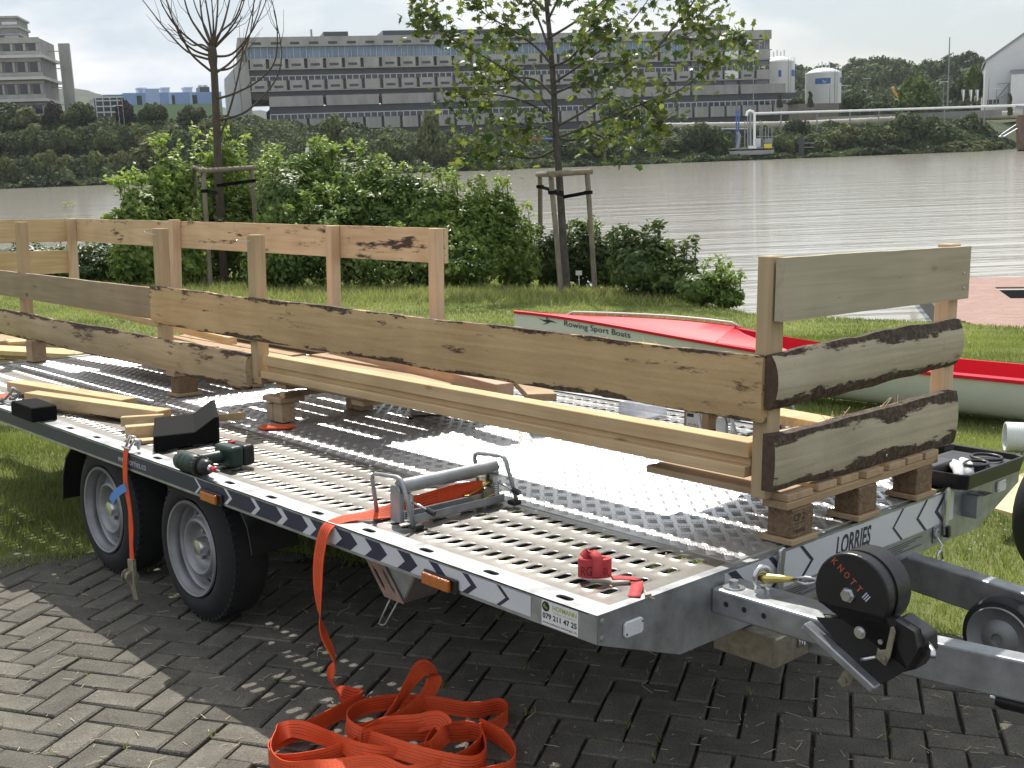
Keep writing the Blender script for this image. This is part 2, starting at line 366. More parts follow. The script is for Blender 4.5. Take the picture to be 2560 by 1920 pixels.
M['ply'] = mat('pale_plywood', (.72, .56, .30), .7, 0., var=.08, vscale=4., bump=.1)
M['concrete'] = mat('concrete', (.34, .335, .31), .85, 0., var=.2, vscale=.5, bump=.2, bscale=6., dist=.05, stretch=(1, 1, .35))
fresh_l, fresh_d = (.74, .54, .31), (.52, .35, .18)
M['wy'] = wood('fresh_timber_long', 'y', fresh_l, fresh_d)
M['wx'] = wood('fresh_timber_cross', 'x', fresh_l, fresh_d)
M['wz'] = wood('fresh_timber_upright', 'z', (.74, .54, .36), (.54, .37, .235))
M['gy'] = wood('weathered_slab_long', 'y', (.66, .46, .245), (.45, .295, .145), bark=.20, stain=.20, barkcol=(.060, .040, .026))
M['gyb'] = wood('barky_slab_long', 'y', (.56, .42, .255), (.37, .27, .155), bark=.36, stain=.62, stsc=.42, barkcol=(.052, .034, .024))
M['gx'] = wood('grey_board_cross', 'x', (.52, .455, .33), (.38, .325, .225), stain=.02)
M['gxb'] = wood('grey_bark_slab_cross', 'x', (.54, .47, .34), (.36, .305, .21), bark=.70, stain=.12, barkcol=(.048, .034, .024))
M['st'] = wood('stained_board_long', 'y', (.74, .54, .34), (.54, .37, .215), stain=.34)
M['pal'] = wood('pallet_slat_long', 'y', (.55, .40, .25), (.36, .24, .14), stain=.1)
M['palx'] = wood('pallet_slat_cross', 'x', (.50, .36, .22), (.32, .215, .125), stain=.12)
M['chip'] = mat('pressed_chip_block', (.20, .130, .075), .9, 0., var=.40, vscale=70., bump=.6, bscale=110.)
M['stake'] = wood('weathered_round_stake', 'z', (.30, .25, .19), (.17, .135, .10), stain=.08)
# ------------------------------------------------------------------ ground, paving, lawn
def gxy(u, d): r = ray(u, 497.); return (CAMP + r * d)[:2]
SHORE = np.array([gxy(5200, 14.), gxy(3400, 14.), gxy(2560, 14.3), gxy(2330, 14.8), gxy(1900, 16.0), gxy(1640, 19.), gxy(1350, 24.), gxy(900, 27.), gxy(300, 29.), gxy(-600, 33.), gxy(-2500, 45.), gxy(-6000, 80.)])
def shore_dist(P):                                # positive on the land side
    P = np.asarray(P, float)[:, :2]; best = np.full(len(P), 1e9); sg = np.ones(len(P))
    for a, b in zip(SHORE[:-1], SHORE[1:]):
        d = b - a; t = np.clip(((P - a) @ d) / (d @ d), 0, 1); q = a + t[:, None] * d; e = np.linalg.norm(P - q, axis=1)
        cr = d[0] * (P[:, 1] - a[1]) - d[1] * (P[:, 0] - a[0]); m = e < best; best[m] = e[m]; sg[m] = np.sign(cr[m])
    return best * sg
_cr = shore_dist(np.array([[3., 3.]]))[0]
SH_SIGN = 1. if _cr > 0 else -1.
def smooth(t): t = np.clip(t, 0, 1); return t * t * (3 - 2 * t)
def ground_z(P):
    sdist = shore_dist(P) * SH_SIGN
    return -.03 - 2.6 * smooth((.5 - sdist) / 5.5) + .03 * np.sin(P[:, 0] * .9) * np.sin(P[:, 1] * .7 + 1.)
M['soil'] = mat('lawn_soil', (.10, .12, .038), .95, 0., col2=(.19, .21, .07), vscale=1.4, bump=.5, bscale=40.)
def grid_sheet(name, xs, ys, zf, m):
    X, Y = np.meshgrid(xs, ys); P = np.stack([X.ravel(), Y.ravel()], 1); z = zf(P); V = np.column_stack([P, z]); a, b = len(xs), len(ys)
    i = np.arange(a * b).reshape(b, a); Fq = np.stack([i[:-1, :-1].ravel(), i[:-1, 1:].ravel(), i[1:, 1:].ravel(), i[1:, :-1].ravel()], 1)
    return fast_mesh(name, V, Fq, m, smooth=True)
PAVE_EDGE = [(-40., 6.2), (.4, 5.35), (1.66, 5.06), (2.0, 4.96), (2.45, 4.9), (3.0, 3.6), (3.55, 2.5), (3.86, 1.85), (3.98, 1.2), (4.1, 0.), (4.3, -6.), (4.6, -40)]
def paved(P):                                     # True on the paving side
    P = np.asarray(P, float); ex = np.array([p[0] for p in PAVE_EDGE]); ey = np.array([p[1] for p in PAVE_EDGE])
    return P[:, 1] < np.interp(P[:, 0], ex, ey)
def lawn_z(P): return np.where(paved(P + np.array([.25, .25])), -.12, ground_z(P))
xs = np.unique(np.concatenate([np.arange(-60, 0, 6.), np.arange(0, 30, .35), np.arange(30, 80, 6.)])); ys = np.unique(np.concatenate([np.arange(-60, 0, 6.), np.arange(0, 40, .35), np.arange(40, 100, 6.)]))
lawn = tag(grid_sheet('lawn', xs, ys, lawn_z, M['soil']), kind='structure')
M['joint'] = mat('joint_sand', (.060, .050, .037), .95, 0., var=.5, vscale=25., bump=.6, bscale=90.)
pv = MB(); pv.add([(x, y, -.016) for x, y in PAVE_EDGE] + [(-40, -40, -.016)], [tuple(range(len(PAVE_EDGE) + 1))])
paving = tag(pv.build('paving', M['joint'], None, (1.5, 2.5, 0)), kind='structure')
def paver_mat():
    m = mat('grey_concrete_paver', (.165, .154, .133), .88, 0., var=.22, vscale=9., bump=.55, bscale=160., spec=.3)
    t = m.node_tree; b = t.nodes['Principled BSDF']; src = b.inputs['Base Color'].links[0].from_socket
    oi = t.nodes.new('ShaderNodeObjectInfo'); mr = t.nodes.new('ShaderNodeMapRange'); mr.inputs['To Min'].default_value = .74; mr.inputs['To Max'].default_value = 1.16
    t.links.new(oi.outputs['Random'], mr.inputs['Value'])
    sp = t.nodes.new('ShaderNodeTexNoise'); sp.inputs['Scale'].default_value = 190.; sp.inputs['Detail'].default_value = 3.
    geo = t.nodes.new('ShaderNodeNewGeometry'); t.links.new(geo.outputs['Position'], sp.inputs['Vector'])
    rp = t.nodes.new('ShaderNodeValToRGB'); rp.color_ramp.elements[0].position = .33; rp.color_ramp.elements[0].color = (.62, .6, .58, 1); rp.color_ramp.elements[1].position = .68; rp.color_ramp.elements[1].color = (1.2, 1.18, 1.12, 1)
    t.links.new(sp.outputs['Fac'], rp.inputs[0])
    a = t.nodes.new('ShaderNodeMix'); a.data_type = 'RGBA'; a.blend_type = 'MULTIPLY'; a.inputs['Factor'].default_value = 1.; t.links.new(src, a.inputs['A']); t.links.new(rp.outputs[0], a.inputs['B'])
    c = t.nodes.new('ShaderNodeVectorMath'); c.operation = 'SCALE'; t.links.new(a.outputs['Result'], c.inputs[0]); t.links.new(mr.outputs[0], c.inputs['Scale'])
    t.links.new(c.outputs[0], b.inputs['Base Color']); return m
M['paver'] = paver_mat()
PW = .105; E1 = np.array([math.cos(R_(-59.4)), math.sin(R_(-59.4))]); E2 = np.array([math.cos(R_(30.6)), math.sin(R_(30.6))]); P0 = np.array([1.376, 3.539])
def paver_mesh(jit):
    a, b = .1008, .0478; c = .005
    v = [(-a, -b, -.05), (a, -b, -.05), (a, b, -.05), (-a, b, -.05), (-a, -b, -c), (a, -b, -c), (a, b, -c), (-a, b, -c)]
    top = [(-a + c, -b + c, 0), (a - c, -b + c, 0), (a - c, b - c, 0), (-a + c, b - c, 0)]
    v = np.array(v + top); v[:, :2] += RNG.normal(0, jit, (12, 2)); v[8:, 2] += RNG.normal(0, .0006, 4)
    f = [(0, 1, 5, 4), (1, 2, 6, 5), (2, 3, 7, 6), (3, 0, 4, 7), (4, 5, 9, 8), (5, 6, 10, 9), (6, 7, 11, 10), (7, 4, 8, 11), (8, 9, 10, 11)]
    return v, f
protos = []
for k in range(5):
    v, f = paver_mesh(.0012); me = bpy.data.meshes.new('paver'); me.from_pydata([tuple(p) for p in v], [], f); me.materials.append(M['paver']); protos.append((me, v, f))
cells = []
for i in range(-60, 61):
    for j in range(-60, 61):
        d = (i + j) % 4
        if d == 0: c = P0 + E1 * PW * (i + 1) + E2 * PW * (j + .5); an = R_(-59.4)
        elif d == 2: c = P0 + E1 * PW * (i + .5) + E2 * PW * (j + 1); an = R_(30.6)
        else: continue
        if not (-3 < c[0] < 5 and -1.5 < c[1] < 7.5): continue
        if not paved(c[None] + RNG.normal(0, .04, 2))[0]: continue
        q = CAMROT.T @ (np.array([c[0], c[1], 0.]) - CAMP)
        if q[1] < .6: continue
        u = CX + F_PX * q[0] / q[1]; w = CY - F_PX * q[2] / q[1]
        if -500 < u < 3100 and 300 < w < 2500: cells.append((not (-60 < u < 2620 and w < 1980), q[1], c, an))
cells.sort(key=lambda q: (q[0], q[1]))
for off, dd, c, an in cells[:300]:
    me = protos[random.randrange(5)][0]; o = bpy.data.objects.new('paver', me); COL.objects.link(o); o.parent = paving
    o.location = (c[0] - 1.5, c[1] - 2.5, RNG.normal(0, .0018)); o.rotation_euler = (RNG.normal(0, .006), RNG.normal(0, .006), an + RNG.normal(0, .008) + (math.pi if random.random() < .5 else 0))
V_, F_ = [], []
for off, dd, c, an in cells[300:]:
    v, f = protos[random.randrange(5)][1:]; q = v @ rot('z', an + RNG.normal(0, .008)).T + np.array([c[0], c[1], RNG.normal(0, .0018)]); F_ += [[i + len(V_) for i in g] for g in f]; V_ += list(q)
if V_: tag(fast_mesh('far_pavers', np.array(V_), np.array(F_), M['paver'], paving, ORG[paving.name]), kind='stuff')

# grass blades, straw on the paving
def blades(P, h, w, lean=.5, seed=1):
    g = np.random.default_rng(seed); n = len(P); a = g.uniform(0, 2 * np.pi, n); hh = h * g.uniform(.5, 1.25, n); ww = w * g.uniform(.6, 1.3, n)
    dx, dy = np.cos(a), np.sin(a); l = g.uniform(0, lean, n) * hh; b = g.uniform(0, 2 * np.pi, n)
    v = np.zeros((n, 3, 3)); v[:, 0] = P; v[:, 1] = P; v[:, 2] = P
    v[:, 0, 0] -= dx * ww; v[:, 0, 1] -= dy * ww; v[:, 1, 0] += dx * ww; v[:, 1, 1] += dy * ww
    v[:, 2, 0] += np.cos(b) * l; v[:, 2, 1] += np.sin(b) * l; v[:, 2, 2] += hh
    return v.reshape(-1, 3), np.arange(3 * n).reshape(n, 3)
M['grass'] = leafmat('grass_blades', (.135, .175, .045), (.38, .42, .145), .35, .55, .25)
def in_view(P, pad=60):
    q = (P - CAMP) @ CAMROT; u = CX + F_PX * q[:, 0] / q[:, 1]; v = CY - F_PX * q[:, 2] / q[:, 1]
    return (q[:, 1] > .8) & (u > -pad) & (u < 2560 + pad) & (v > 0) & (v < 1920 + pad)
def lawn_points(n, dmin, dmax, seed):
    g = np.random.default_rng(seed); u = g.uniform(-80, 2640, n * 2); d = np.sqrt(g.uniform(dmin ** 2, dmax ** 2, n * 2))
    r = np.stack([(u - CX) / F_PX, np.ones_like(u), np.full_like(u, (CY - 497.) / F_PX)], 1) @ CAMROT.T
    P = np.column_stack([(r * d[:, None])[:, :2], np.zeros(len(u))]); 
    k = ~paved(P[:, :2] + g.normal(0, .05, (len(P), 2))) & (shore_dist(P) * SH_SIGN > -1.2); P = P[k][:n]; P[:, 2] = ground_z(P[:, :2]); return P
def patchy(P):                                     # 0..1 tint that changes from patch to patch
    x, y = P[:, 0], P[:, 1]; n = .5 + .22 * np.sin(x * 2.1 + 1.3 * np.sin(y * 1.7)) + .2 * np.sin(y * 3.3 + 2. * np.sin(x * 1.1 + 2)) + .12 * np.sin(x * 7.3 + y * 5.9)
    return np.clip(n + RNG.normal(0, .2, len(P)), 0, 1)
PV, PF, PT = [], [], []
for n, a, b, h, w, sd_ in ((90000, 3.2, 7.5, .042, .0026, 11), (150000, 7., 13., .042, .0045, 12), (120000, 12., 24., .045, .008, 13)):
    P = lawn_points(n, a, b, sd_); tn = patchy(P); v, f = blades(P, h, w, .8, sd_); PF.append(f + sum(len(q) for q in PV)); PV.append(v); PT.append(np.repeat(tn, 3))
tag(fast_mesh('grass', np.concatenate(PV), np.concatenate(PF), M['grass'], None, (8, 8, 0), attr=np.concatenate(PT)), kind='stuff')
M['dry'] = leafmat('dry_grass', (.30, .25, .11), (.42, .37, .20), .25, .7, .2)
# taller rough grass at the foot of the hedge
g_ = np.random.default_rng(5); P = []
for k in range(16000):
    u = g_.uniform(150, 2100); v = (g_.normal(738, 9) if u > 1000 else g_.normal(732, 14)) ; P.append(onz(u, v, 0.))
P = np.array(P); P[:, 2] = ground_z(P[:, :2]); v, f = blades(P, .14, .008, 1.2, 6)
tag(fast_mesh('rough_grass', v, f, M['grass'], None, (12, 12, 0), attr=np.repeat(np.clip(g_.normal(.62, .3, len(P)), 0, 1), 3)), kind='stuff')
P = P[::4] + g_.normal(0, .15, (len(P[::4]), 3)) * np.array([1, 1, 0]); v, f = blades(P, .14, .008, 1.7, 7)
tag(fast_mesh('dry_stalks', v, f, M['dry'], None, (12, 12, 0), attr=np.repeat(g_.uniform(0, 1, len(P)), 3)), kind='stuff')
# weeds and moss in the joints and along the edge of the paving
P = []
for k in range(5200):
    a = g_.uniform(1.2, 4.1); ex_ = np.array([q[0] for q in PAVE_EDGE]); ey_ = np.array([q[1] for q in PAVE_EDGE]); y = np.interp(a, ex_, ey_); P.append((a + g_.normal(0, .05), y - abs(g_.normal(0, .10)), -.006))
for k in range(500):
    i, j = int(g_.integers(-30, 31)), int(g_.integers(-30, 31)); c = P0 + E1 * PW * i + E2 * PW * j; q = c + (E1 if k % 2 else E2) * g_.uniform(-.04, .04)
    if paved(q[None])[0]: P += [(q[0] + g_.normal(0, .006), q[1] + g_.normal(0, .006), -.008) for _ in range(5)]
P = np.array(P); v, f = blades(P, .028, .0022, 1.2, 17); tag(fast_mesh('joint_weeds', v, f, M['grass'], None, (2, 3, 0), attr=np.repeat(g_.uniform(.1, .8, len(P)), 3)), kind='stuff')
# white clover heads in the lawn
cl = MB()
for k in range(260):
    u = g_.uniform(1900, 2560) if k % 3 else g_.uniform(0, 2560); p = onz(u, g_.uniform(815, 1400), 0.)
    if paved(p[None, :2])[0]: continue
    r = g_.uniform(.003, .0065); c = p + [0, 0, .045]; cl.add([c + [r, 0, 0], c + [0, r, 0], c + [-r, 0, 0], c + [0, -r, 0], c + [0, 0, r], c - [0, 0, r]], [(0, 1, 4), (1, 2, 4), (2, 3, 4), (3, 0, 4), (1, 0, 5), (2, 1, 5), (3, 2, 5), (0, 3, 5)])
tag(cl.build('clover_flowers', M['paper']), kind='stuff')
# loose straw and chaff on the paving
st = MB()
for k in range(420):
    u = g_.uniform(-20, 2580); v = g_.uniform(1400, 1930); p = onz(u, v, .003)
    if not paved(p[None, :2])[0]: continue
    a = g_.uniform(0, 6.28); l = g_.uniform(.006, .05) * (1 if k % 3 else .4); q = p + np.array([math.cos(a), math.sin(a), g_.uniform(0, .12)]) * l; st.bar(p, q, .0016, .0012)
tag(st.build('straw', mat('straw', (.55, .47, .30), .8)), kind='stuff')

# ------------------------------------------------------------------ river and the far bank (true frame)
FRAME[0] = 'far'
FH = TN @ CAMROT[:, 1]; FH = np.array([FH[0], FH[1], 0.]); FH = _unit(FH); RH = np.array([FH[1], -FH[0], 0.])
def far(s, d, z): return np.array([CAMT[0], CAMT[1], 0.]) + FH * d + RH * s + np.array([0, 0, z])
WATER_Z = -1.45
def water_mat():
    m = bpy.data.materials.new('muddy_river_water'); m.use_nodes = True; t = m.node_tree; b = t.nodes['Principled BSDF']; nn = t.nodes.new; l = t.links.new
    b.inputs['Base Color'].default_value = (.44, .41, .35, 1); b.inputs['Roughness'].default_value = .10; b.inputs['IOR'].default_value = 1.75
    geo = nn('ShaderNodeTexCoord'); vr = nn('ShaderNodeVectorRotate'); vr.rotation_type = 'Z_AXIS'; vr.inputs['Angle'].default_value = -math.atan2(RH[1], RH[0]); l(geo.outputs['Object'], vr.inputs['Vector'])
    hs = None
    for sx, sy, wgt, det in ((.030, .42, 1.0, 4.), (.20, 1.5, .34, 4.), (1.2, 4.6, .08, 4.)):
        mp_ = nn('ShaderNodeMapping'); mp_.inputs['Scale'].default_value = (sx, sy, 1); l(vr.outputs[0], mp_.inputs[0])
        nz = nn('ShaderNodeTexNoise'); nz.inputs['Scale'].default_value = 1.; nz.inputs['Detail'].default_value = det; nz.inputs['Distortion'].default_value = .6; l(mp_.outputs[0], nz.inputs['Vector'])
        mu = nn('ShaderNodeMath'); mu.operation = 'MULTIPLY_ADD'; mu.inputs[1].default_value = wgt; l(nz.outputs['Fac'], mu.inputs[0])
        if hs is not None: l(hs, mu.inputs[2])
        else: mu.inputs[2].default_value = 0.
        hs = mu.outputs[0]
    bp = nn('ShaderNodeBump'); bp.inputs['Strength'].default_value = .55; bp.inputs['Distance'].default_value = .20; l(hs, bp.inputs['Height']); l(bp.outputs[0], b.inputs['Normal'])
    return m
river = MB(); river.add([far(-1000, -150, WATER_Z), far(1000, -150, WATER_Z), far(1000, 330, WATER_Z), far(-1000, 330, WATER_Z)], [(0, 1, 2, 3)])
tag(river.build('river', water_mat(), None, tuple(far(0, 60, WATER_Z))), kind='structure')
def terr(s, d):                                    # far bank height (true z)
    s = np.asarray(s, float); d = np.asarray(d, float)
    top = np.interp(s, [-400, -75, -50, -25, 10, 40, 200], [11., 10.5, 9.5, 6., 4.2, 3.6, 3.6])
    e = 206. + 0 * s + np.where(s > 88, (s - 88) * 1.2, 0)
    k = smooth((d - e) / np.interp(s, [-60, -20, 30], [32., 24., 18.]))
    hill = np.interp(s, [20, 55, 90, 150, 400], [0, 3, 14, 16, 10]) * smooth((d - 330) / 120)
    lhill = 0. * smooth((d - 1200) / 1200) * (.6 + .4 * np.sin(s * .004 + 2.))
    return WATER_Z - 1. + (top - WATER_Z + 1.) * k + hill + lhill + .4 * np.sin(s * .21) * np.sin(d * .17)
M['bank'] = mat('overgrown_bank', (.030, .045, .014), .95, 0., col2=(.075, .095, .035), vscale=.35, bump=1., bscale=2., dist=.4)
ss = np.concatenate([np.arange(-1000, -200, 100.), np.arange(-200, 200, 5.), np.arange(200, 1001, 100.)]); ds = np.concatenate([np.arange(198, 300, 4.), np.arange(300, 700, 25.), np.arange(700, 1300, 100.)])
S_, D_ = np.meshgrid(ss, ds); Zt = terr(S_.ravel(), D_.ravel()); base = np.array([CAMT[0], CAMT[1], 0.])
V = base + S_.ravel()[:, None] * RH + D_.ravel()[:, None] * FH + np.column_stack([0 * Zt, 0 * Zt, Zt]); i = np.arange(S_.size).reshape(S_.shape)
tag(fast_mesh('far_bank', V, np.stack([i[:-1, :-1].ravel(), i[:-1, 1:].ravel(), i[1:, 1:].ravel(), i[1:, :-1].ravel()], 1), M['bank'], smooth=True), kind='structure')
def sd_of(u, d):                                   # lateral position seen at column u, d metres away
    p = W(u, 385., d) - base; return p @ RH, p @ FH
def ground_at(u, d): s, dd = sd_of(u, d); p = far(s, dd, 0.); p[2] = float(terr(s, dd)); return p
FRAME[0] = 'near'
# ------------------------------------------------------------------ the flatbed trailer
XN, XF, YF, YR, ZT = 1.881, 4.139, 1.712, 6.93, .594      # near / far edge, front / rear edge, deck height
XM = (XN + XF) / 2
tr = thing('flatbed_trailer', 'long galvanised flatbed trailer with perforated side strips parked on the grey paving', 'trailer', (XM, 3.6, 0.))
# side rails: top flange with oval lashing holes, outer web, lower lip
def rail(sgn):
    xo = XN if sgn > 0 else XF; mid = xo + sgn * .038
    b = MB(); w = .072
    ys = [1.850 + .2628 * k for k in range(20) if 1.850 + .2628 * k < YR - .05]
    v, f = slot_cell(.072, .2628, .011, .011, [(.0, 0), (.0, -.004)])
    # holes run lengthways: build the cell with the long axis along y
    v, f = slot_cell(.2628, .072, .027, .0115, [(.0, 0), (.0, -.0045)], 20); v = v[:, [1, 0, 2]] * np.array([1, 1, 1])
    for y in ys: b.add(v + np.array([xo + sgn * .036, y, ZT]), [tuple(q) for q in f])
    y0, y1 = ys[0] - .1314, ys[-1] + .1314
    b.span((xo, YF, ZT - .004), (xo + sgn * .072, y0, ZT)); b.span((xo, y1, ZT - .004), (xo + sgn * .072, YR, ZT))
    b.span((xo, YF, .524), (xo + sgn * .004, YR, ZT - .0042)); b.span((xo + sgn * .0042, YF + .01, .524), (xo + sgn * .05, YR, .528))
    b.span((xo + sgn * .0685, YF + .03, .545), (xo + sgn * .0722, YR, ZT - .0045))
    return b.build('side_rail', M['galv'], tr)
rail(1); rail(-1)
# perforated strips with punched, raised slots
def strip(x0, x1, rows, sgn):
    b = MB(); zp = ZT - .006
    v, f = slot_cell(.115, .0525, .0270, .0135, [(.0105, 0.), (.0060, .0006), (.0026, .0020), (.0008, .0023), (-.0002, .0015), (-.0004, -.0010)], 20)
    ny = 98; offs = [(x, 1.8150 + .0525 * k, zp) for x in rows for k in range(ny)]
    V, Fq = tile(v, f, offs); ys0, ys1 = 1.8150 - .02625, 1.8150 + .0525 * (ny - .5); r0, r1 = rows[0] - .0575, rows[-1] + .0575
    V = list(V); Fq = [tuple(q) for q in Fq]; b.v = [tuple(p) for p in V]; b.f = Fq
    b.add([(x0, ys0, zp), (r0, ys0, zp), (r0, ys1, zp), (x0, ys1, zp)], [(0, 1, 2, 3)]); b.add([(r1, ys0, zp), (x1, ys0, zp), (x1, ys1, zp), (r1, ys1, zp)], [(0, 1, 2, 3)])
    b.add([(x0, YF + .026, zp), (x1, YF + .026, zp), (x1, ys0, zp), (x0, ys0, zp)], [(0, 1, 2, 3)])
    o = b.build('perforated_strip', M['alu'], tr, smooth=True, auto=50)
    return o
strip(1.9535, 2.441, [2.037, 2.152, 2.267, 2.382], 1)
strip(3.579, 4.0665, [3.638, 3.753, 3.868, 3.983], -1)
# five-bar tread plates down the middle (two seams)
seams = [1.742, 2.86, 5.05, YR]
for y0, y1 in zip(seams[:-1], seams[1:]):
    b = MB(); b.span((2.443, y0 + .0015, ZT - .008), (3.577, y1 - .0015, ZT - .004)); o = b.build('tread_plate', M['tread'], tr)
def bars():
    p = .0622; hw, hl, hz = .0024, .0150, .0017
    v = np.array([[-hl, -hw, 0], [hl, -hw, 0], [hl, hw, 0], [-hl, hw, 0], [-hl * .82, -hw * .45, hz], [hl * .82, -hw * .45, hz], [hl * .82, hw * .45, hz], [-hl * .82, hw * .45, hz]])
    f = np.array([(4, 5, 6, 7), (0, 1, 5, 4), (1, 2, 6, 5), (2, 3, 7, 6), (3, 0, 4, 7)])
    va = v @ rot('z', R_(-45)).T; vb = v @ rot('z', R_(45)).T; sa = np.array([math.cos(R_(45)), math.sin(R_(45)), 0]); sb = np.array([math.cos(R_(-45)), math.sin(R_(-45)), 0])
    oa, ob = [], []
    for i in range(19):
        for j in range(84):
            x, y = 2.470 + p * i, 1.7705 + p * j
            if 2.455 < x < 3.565 and y < YR - .03:
                oa += [np.array([x, y, ZT - .004]) + sa * .0074 * q for q in (-2, -1, 0, 1, 2)]
            x += p / 2; y += p / 2
            if 2.455 < x < 3.560 and y < YR - .03:
                ob += [np.array([x, y, ZT - .004]) + sb * .0074 * q for q in (-2, -1, 0, 1, 2)]
    A = tile(va, f, oa); B = tile(vb, f, ob); V = np.concatenate([A[0], B[0]]); Fq = np.concatenate([A[1], B[1] + len(A[0])])
    return tag(fast_mesh('tread_bars', V, Fq, M['tread'], tr, ORG[tr.name]), kind='stuff')
bars()
rv = MB()
for x in (2.428, 3.592):
    for k in range(18): rv.lathe([(.0001, .0034), (.004, .0030), (.0062, .0002)], (x, 1.9 + k * .285, ZT - .006), (0, 0, 1), 8)
rv.build('rivets', M['zinc'], tr)
# front and rear cross beams
prof = [(XN + .0005, .5235), (2.19, .414), (3.83, .414), (XF - .0005, .5235), (XF - .0005, ZT - .0045), (XN + .0005, ZT - .0045)]
b = MB(); b.prism(prof, ((0, YF, 0), (1, 0, 0), (0, 0, 1)), -.004); b.span((XN, YF - .0002, ZT - .004), (2.415, YF + .027, ZT + .0005)); b.span((3.655, YF - .0002, ZT - .004), (XF, YF + .027, ZT + .0005))
b.span((2.416, YF, ZT - .0125), (3.654, YF + .030, ZT - .0085)); b.span((2.19, YF + .004, .414), (3.83, YF + .05, .418))
b.build('front_beam', M['galv'], tr)
b = MB(); b.span((XN + .001, YR + .0005, .45), (XF - .001, YR + .05, ZT)); b.build('rear_beam', M['galv'], tr)
b = MB()
for k in range(13): b.span((XN + .08, 2.05 + k * .40, .50), (XF - .08, 2.09 + k * .40, ZT - .012))
for x in (2.44, 3.58): b.span((x - .03, YF + .06, .44), (x + .03, YR - .01, .498))
b.build('cross_members', M['under'], tr)
# corner of the rail: folded end with bolts
b = MB()
for z in (.535, .577): b.lathe([(.0001, .004), (.006, .0036), (.0075, 0)], (XN + .018, YF, z), (0, -1, 0), 10)
b.build('corner_rivets', M['galv_dull'], tr)
# wheels
def wheel(y, sgn):
    xo = (1.955 if sgn > 0 else XF + XN - 1.955); ax = np.array([-sgn, 0, 0.]); c = np.array([xo, y, .274])
    w = bpy.data.objects.new('wheel', None); _reg(w, (xo, y, .274), tr); w.location = tuple(np.array([xo, y, .274]) - ORG[tr.name]); w.empty_display_size = .1
    R = .272
    prof = [(.181, -.006), (.190, .004), (.204, .008), (.225, .006), (.246, -.004), (.258, -.016), (.266, -.022), (R, -.034), (R + .001, -.09), (R, -.146), (.266, -.158), (.240, -.176), (.2, -.18), (.181, -.172)]
    b = MB(); b.lathe(prof, c, ax, 64)
    ty = b.build('tyre', M['rubber'], w, smooth=True, auto=40); ty.location = (0, 0, 0)
    tb = MB()
    for k in range(56):
        a = 2 * math.pi * k / 56; d = np.array([0, math.cos(a), math.sin(a)]); q = np.array([0, -math.sin(a), math.cos(a)])
        tb.box(c + ax * -.031 + d * (R - .004), (.022, .016, .014), np.stack([np.array([1, 0, 0.]), q, d], 1))
    tb.build('tread_blocks', M['rubber'], w)
    b = MB(); b.lathe([(.176, -.004), (.181, .004), (.177, .010), (.170, .008), (.166, -.004), (.160, -.012), (.158, -.026), (.160, -.034), (.152, -.040), (.150, -.052), (.147, -.058)], c, ax, 56)
    b.lathe([(.113, -.036), (.108, -.024), (.100, -.020), (.092, -.024), (.085, -.040), (.078, -.055), (.066, -.062), (.048, -.063), (.044, -.058), (.034, -.056)], c, ax, 48)
    a_, b_, d_ = basis(ax)
    n = 14; r0, r1 = .113, .147; cell, cf = slot_cell(r1 - r0, 2 * math.pi / n, .0105, .0105, [(0, 0)], 14)
    # vented ring: unit cells bent round the axle, one opening each
    vv, ff = slot_cell(.034, .058, .0132, .0120, [(.0, 0.), (-.0012, -.004)], 14); vv = vv.copy()
    for k in range(n):
        th = 2 * math.pi * k / n + vv[:, 1] / .058 * 2 * math.pi / n; rr = .130 + vv[:, 0]; h = -.058 + (.147 - rr) / .034 * .022 + vv[:, 2]
        P = c + np.outer(h, d_) + np.outer(np.cos(th) * rr, a_) + np.outer(np.sin(th) * rr, b_); b.add(P, [tuple(q) for q in ff])
    b.build('rim', M['rim'], w, smooth=True, auto=45)
    b = MB(); b.lathe([(.036, -.058), (.034, -.028), (.028, -.018), (.0001, -.014)], c, ax, 24); b.build('hub_cap', M['zinc'], w, smooth=True, auto=40)
    b = MB()
    for k in range(5):
        a = 2 * math.pi * k / 5 + .5; p = c + a_ * math.cos(a) * .055 + b_ * math.sin(a) * .055; b.lathe([(.0095, -.064), (.0095, -.047), (.0001, -.046)], p, ax, 6)
    b.build('wheel_bolts', M['galv'], w)
    b = MB(); b.lathe([(.16, -.17), (.155, -.10), (.0001, -.10)], c, ax, 24); b.build('brake_drum', M['under'], w)
for y in (3.79, 4.535):
    for s_ in (1, -1): wheel(y, s_)
b = MB()
for y in (3.79, 4.535): b.span((2.1, y - .03, .245), (XF - .22, y + .03, .305))
b.build('axles', M['under'], tr)
for sgn in (1, -1):
    x0 = 1.968 if sgn > 0 else XF + XN - 1.968; x1 = x0 + sgn * .19
    path = [(5.00, .235), (4.985, .34), (4.94, .43), (4.86, .495), (4.74, .512), (3.55, .512), (3.46, .49), (3.41, .43), (3.385, .34)]
    b = MB(); k = len(path)
    inner = [(y + (.006 if y < 4 else -.006), z - .006) for y, z in path]
    v = [(x, y, z) for x in (x0, x1) for (y, z) in path] + [(x, y, z) for x in (x0, x1) for (y, z) in inner]
    f = []
    for i in range(k - 1): f += [(i, i + 1, k + i + 1, k + i), (2 * k + i, 2 * k + i + 1, 3 * k + i + 1, 3 * k + i), (i, i + 1, 2 * k + i + 1, 2 * k + i), (k + i, k + i + 1, 3 * k + i + 1, 3 * k + i)]
    b.add(v, f); b.build('mudguard', M['black'], tr, smooth=True, auto=50)
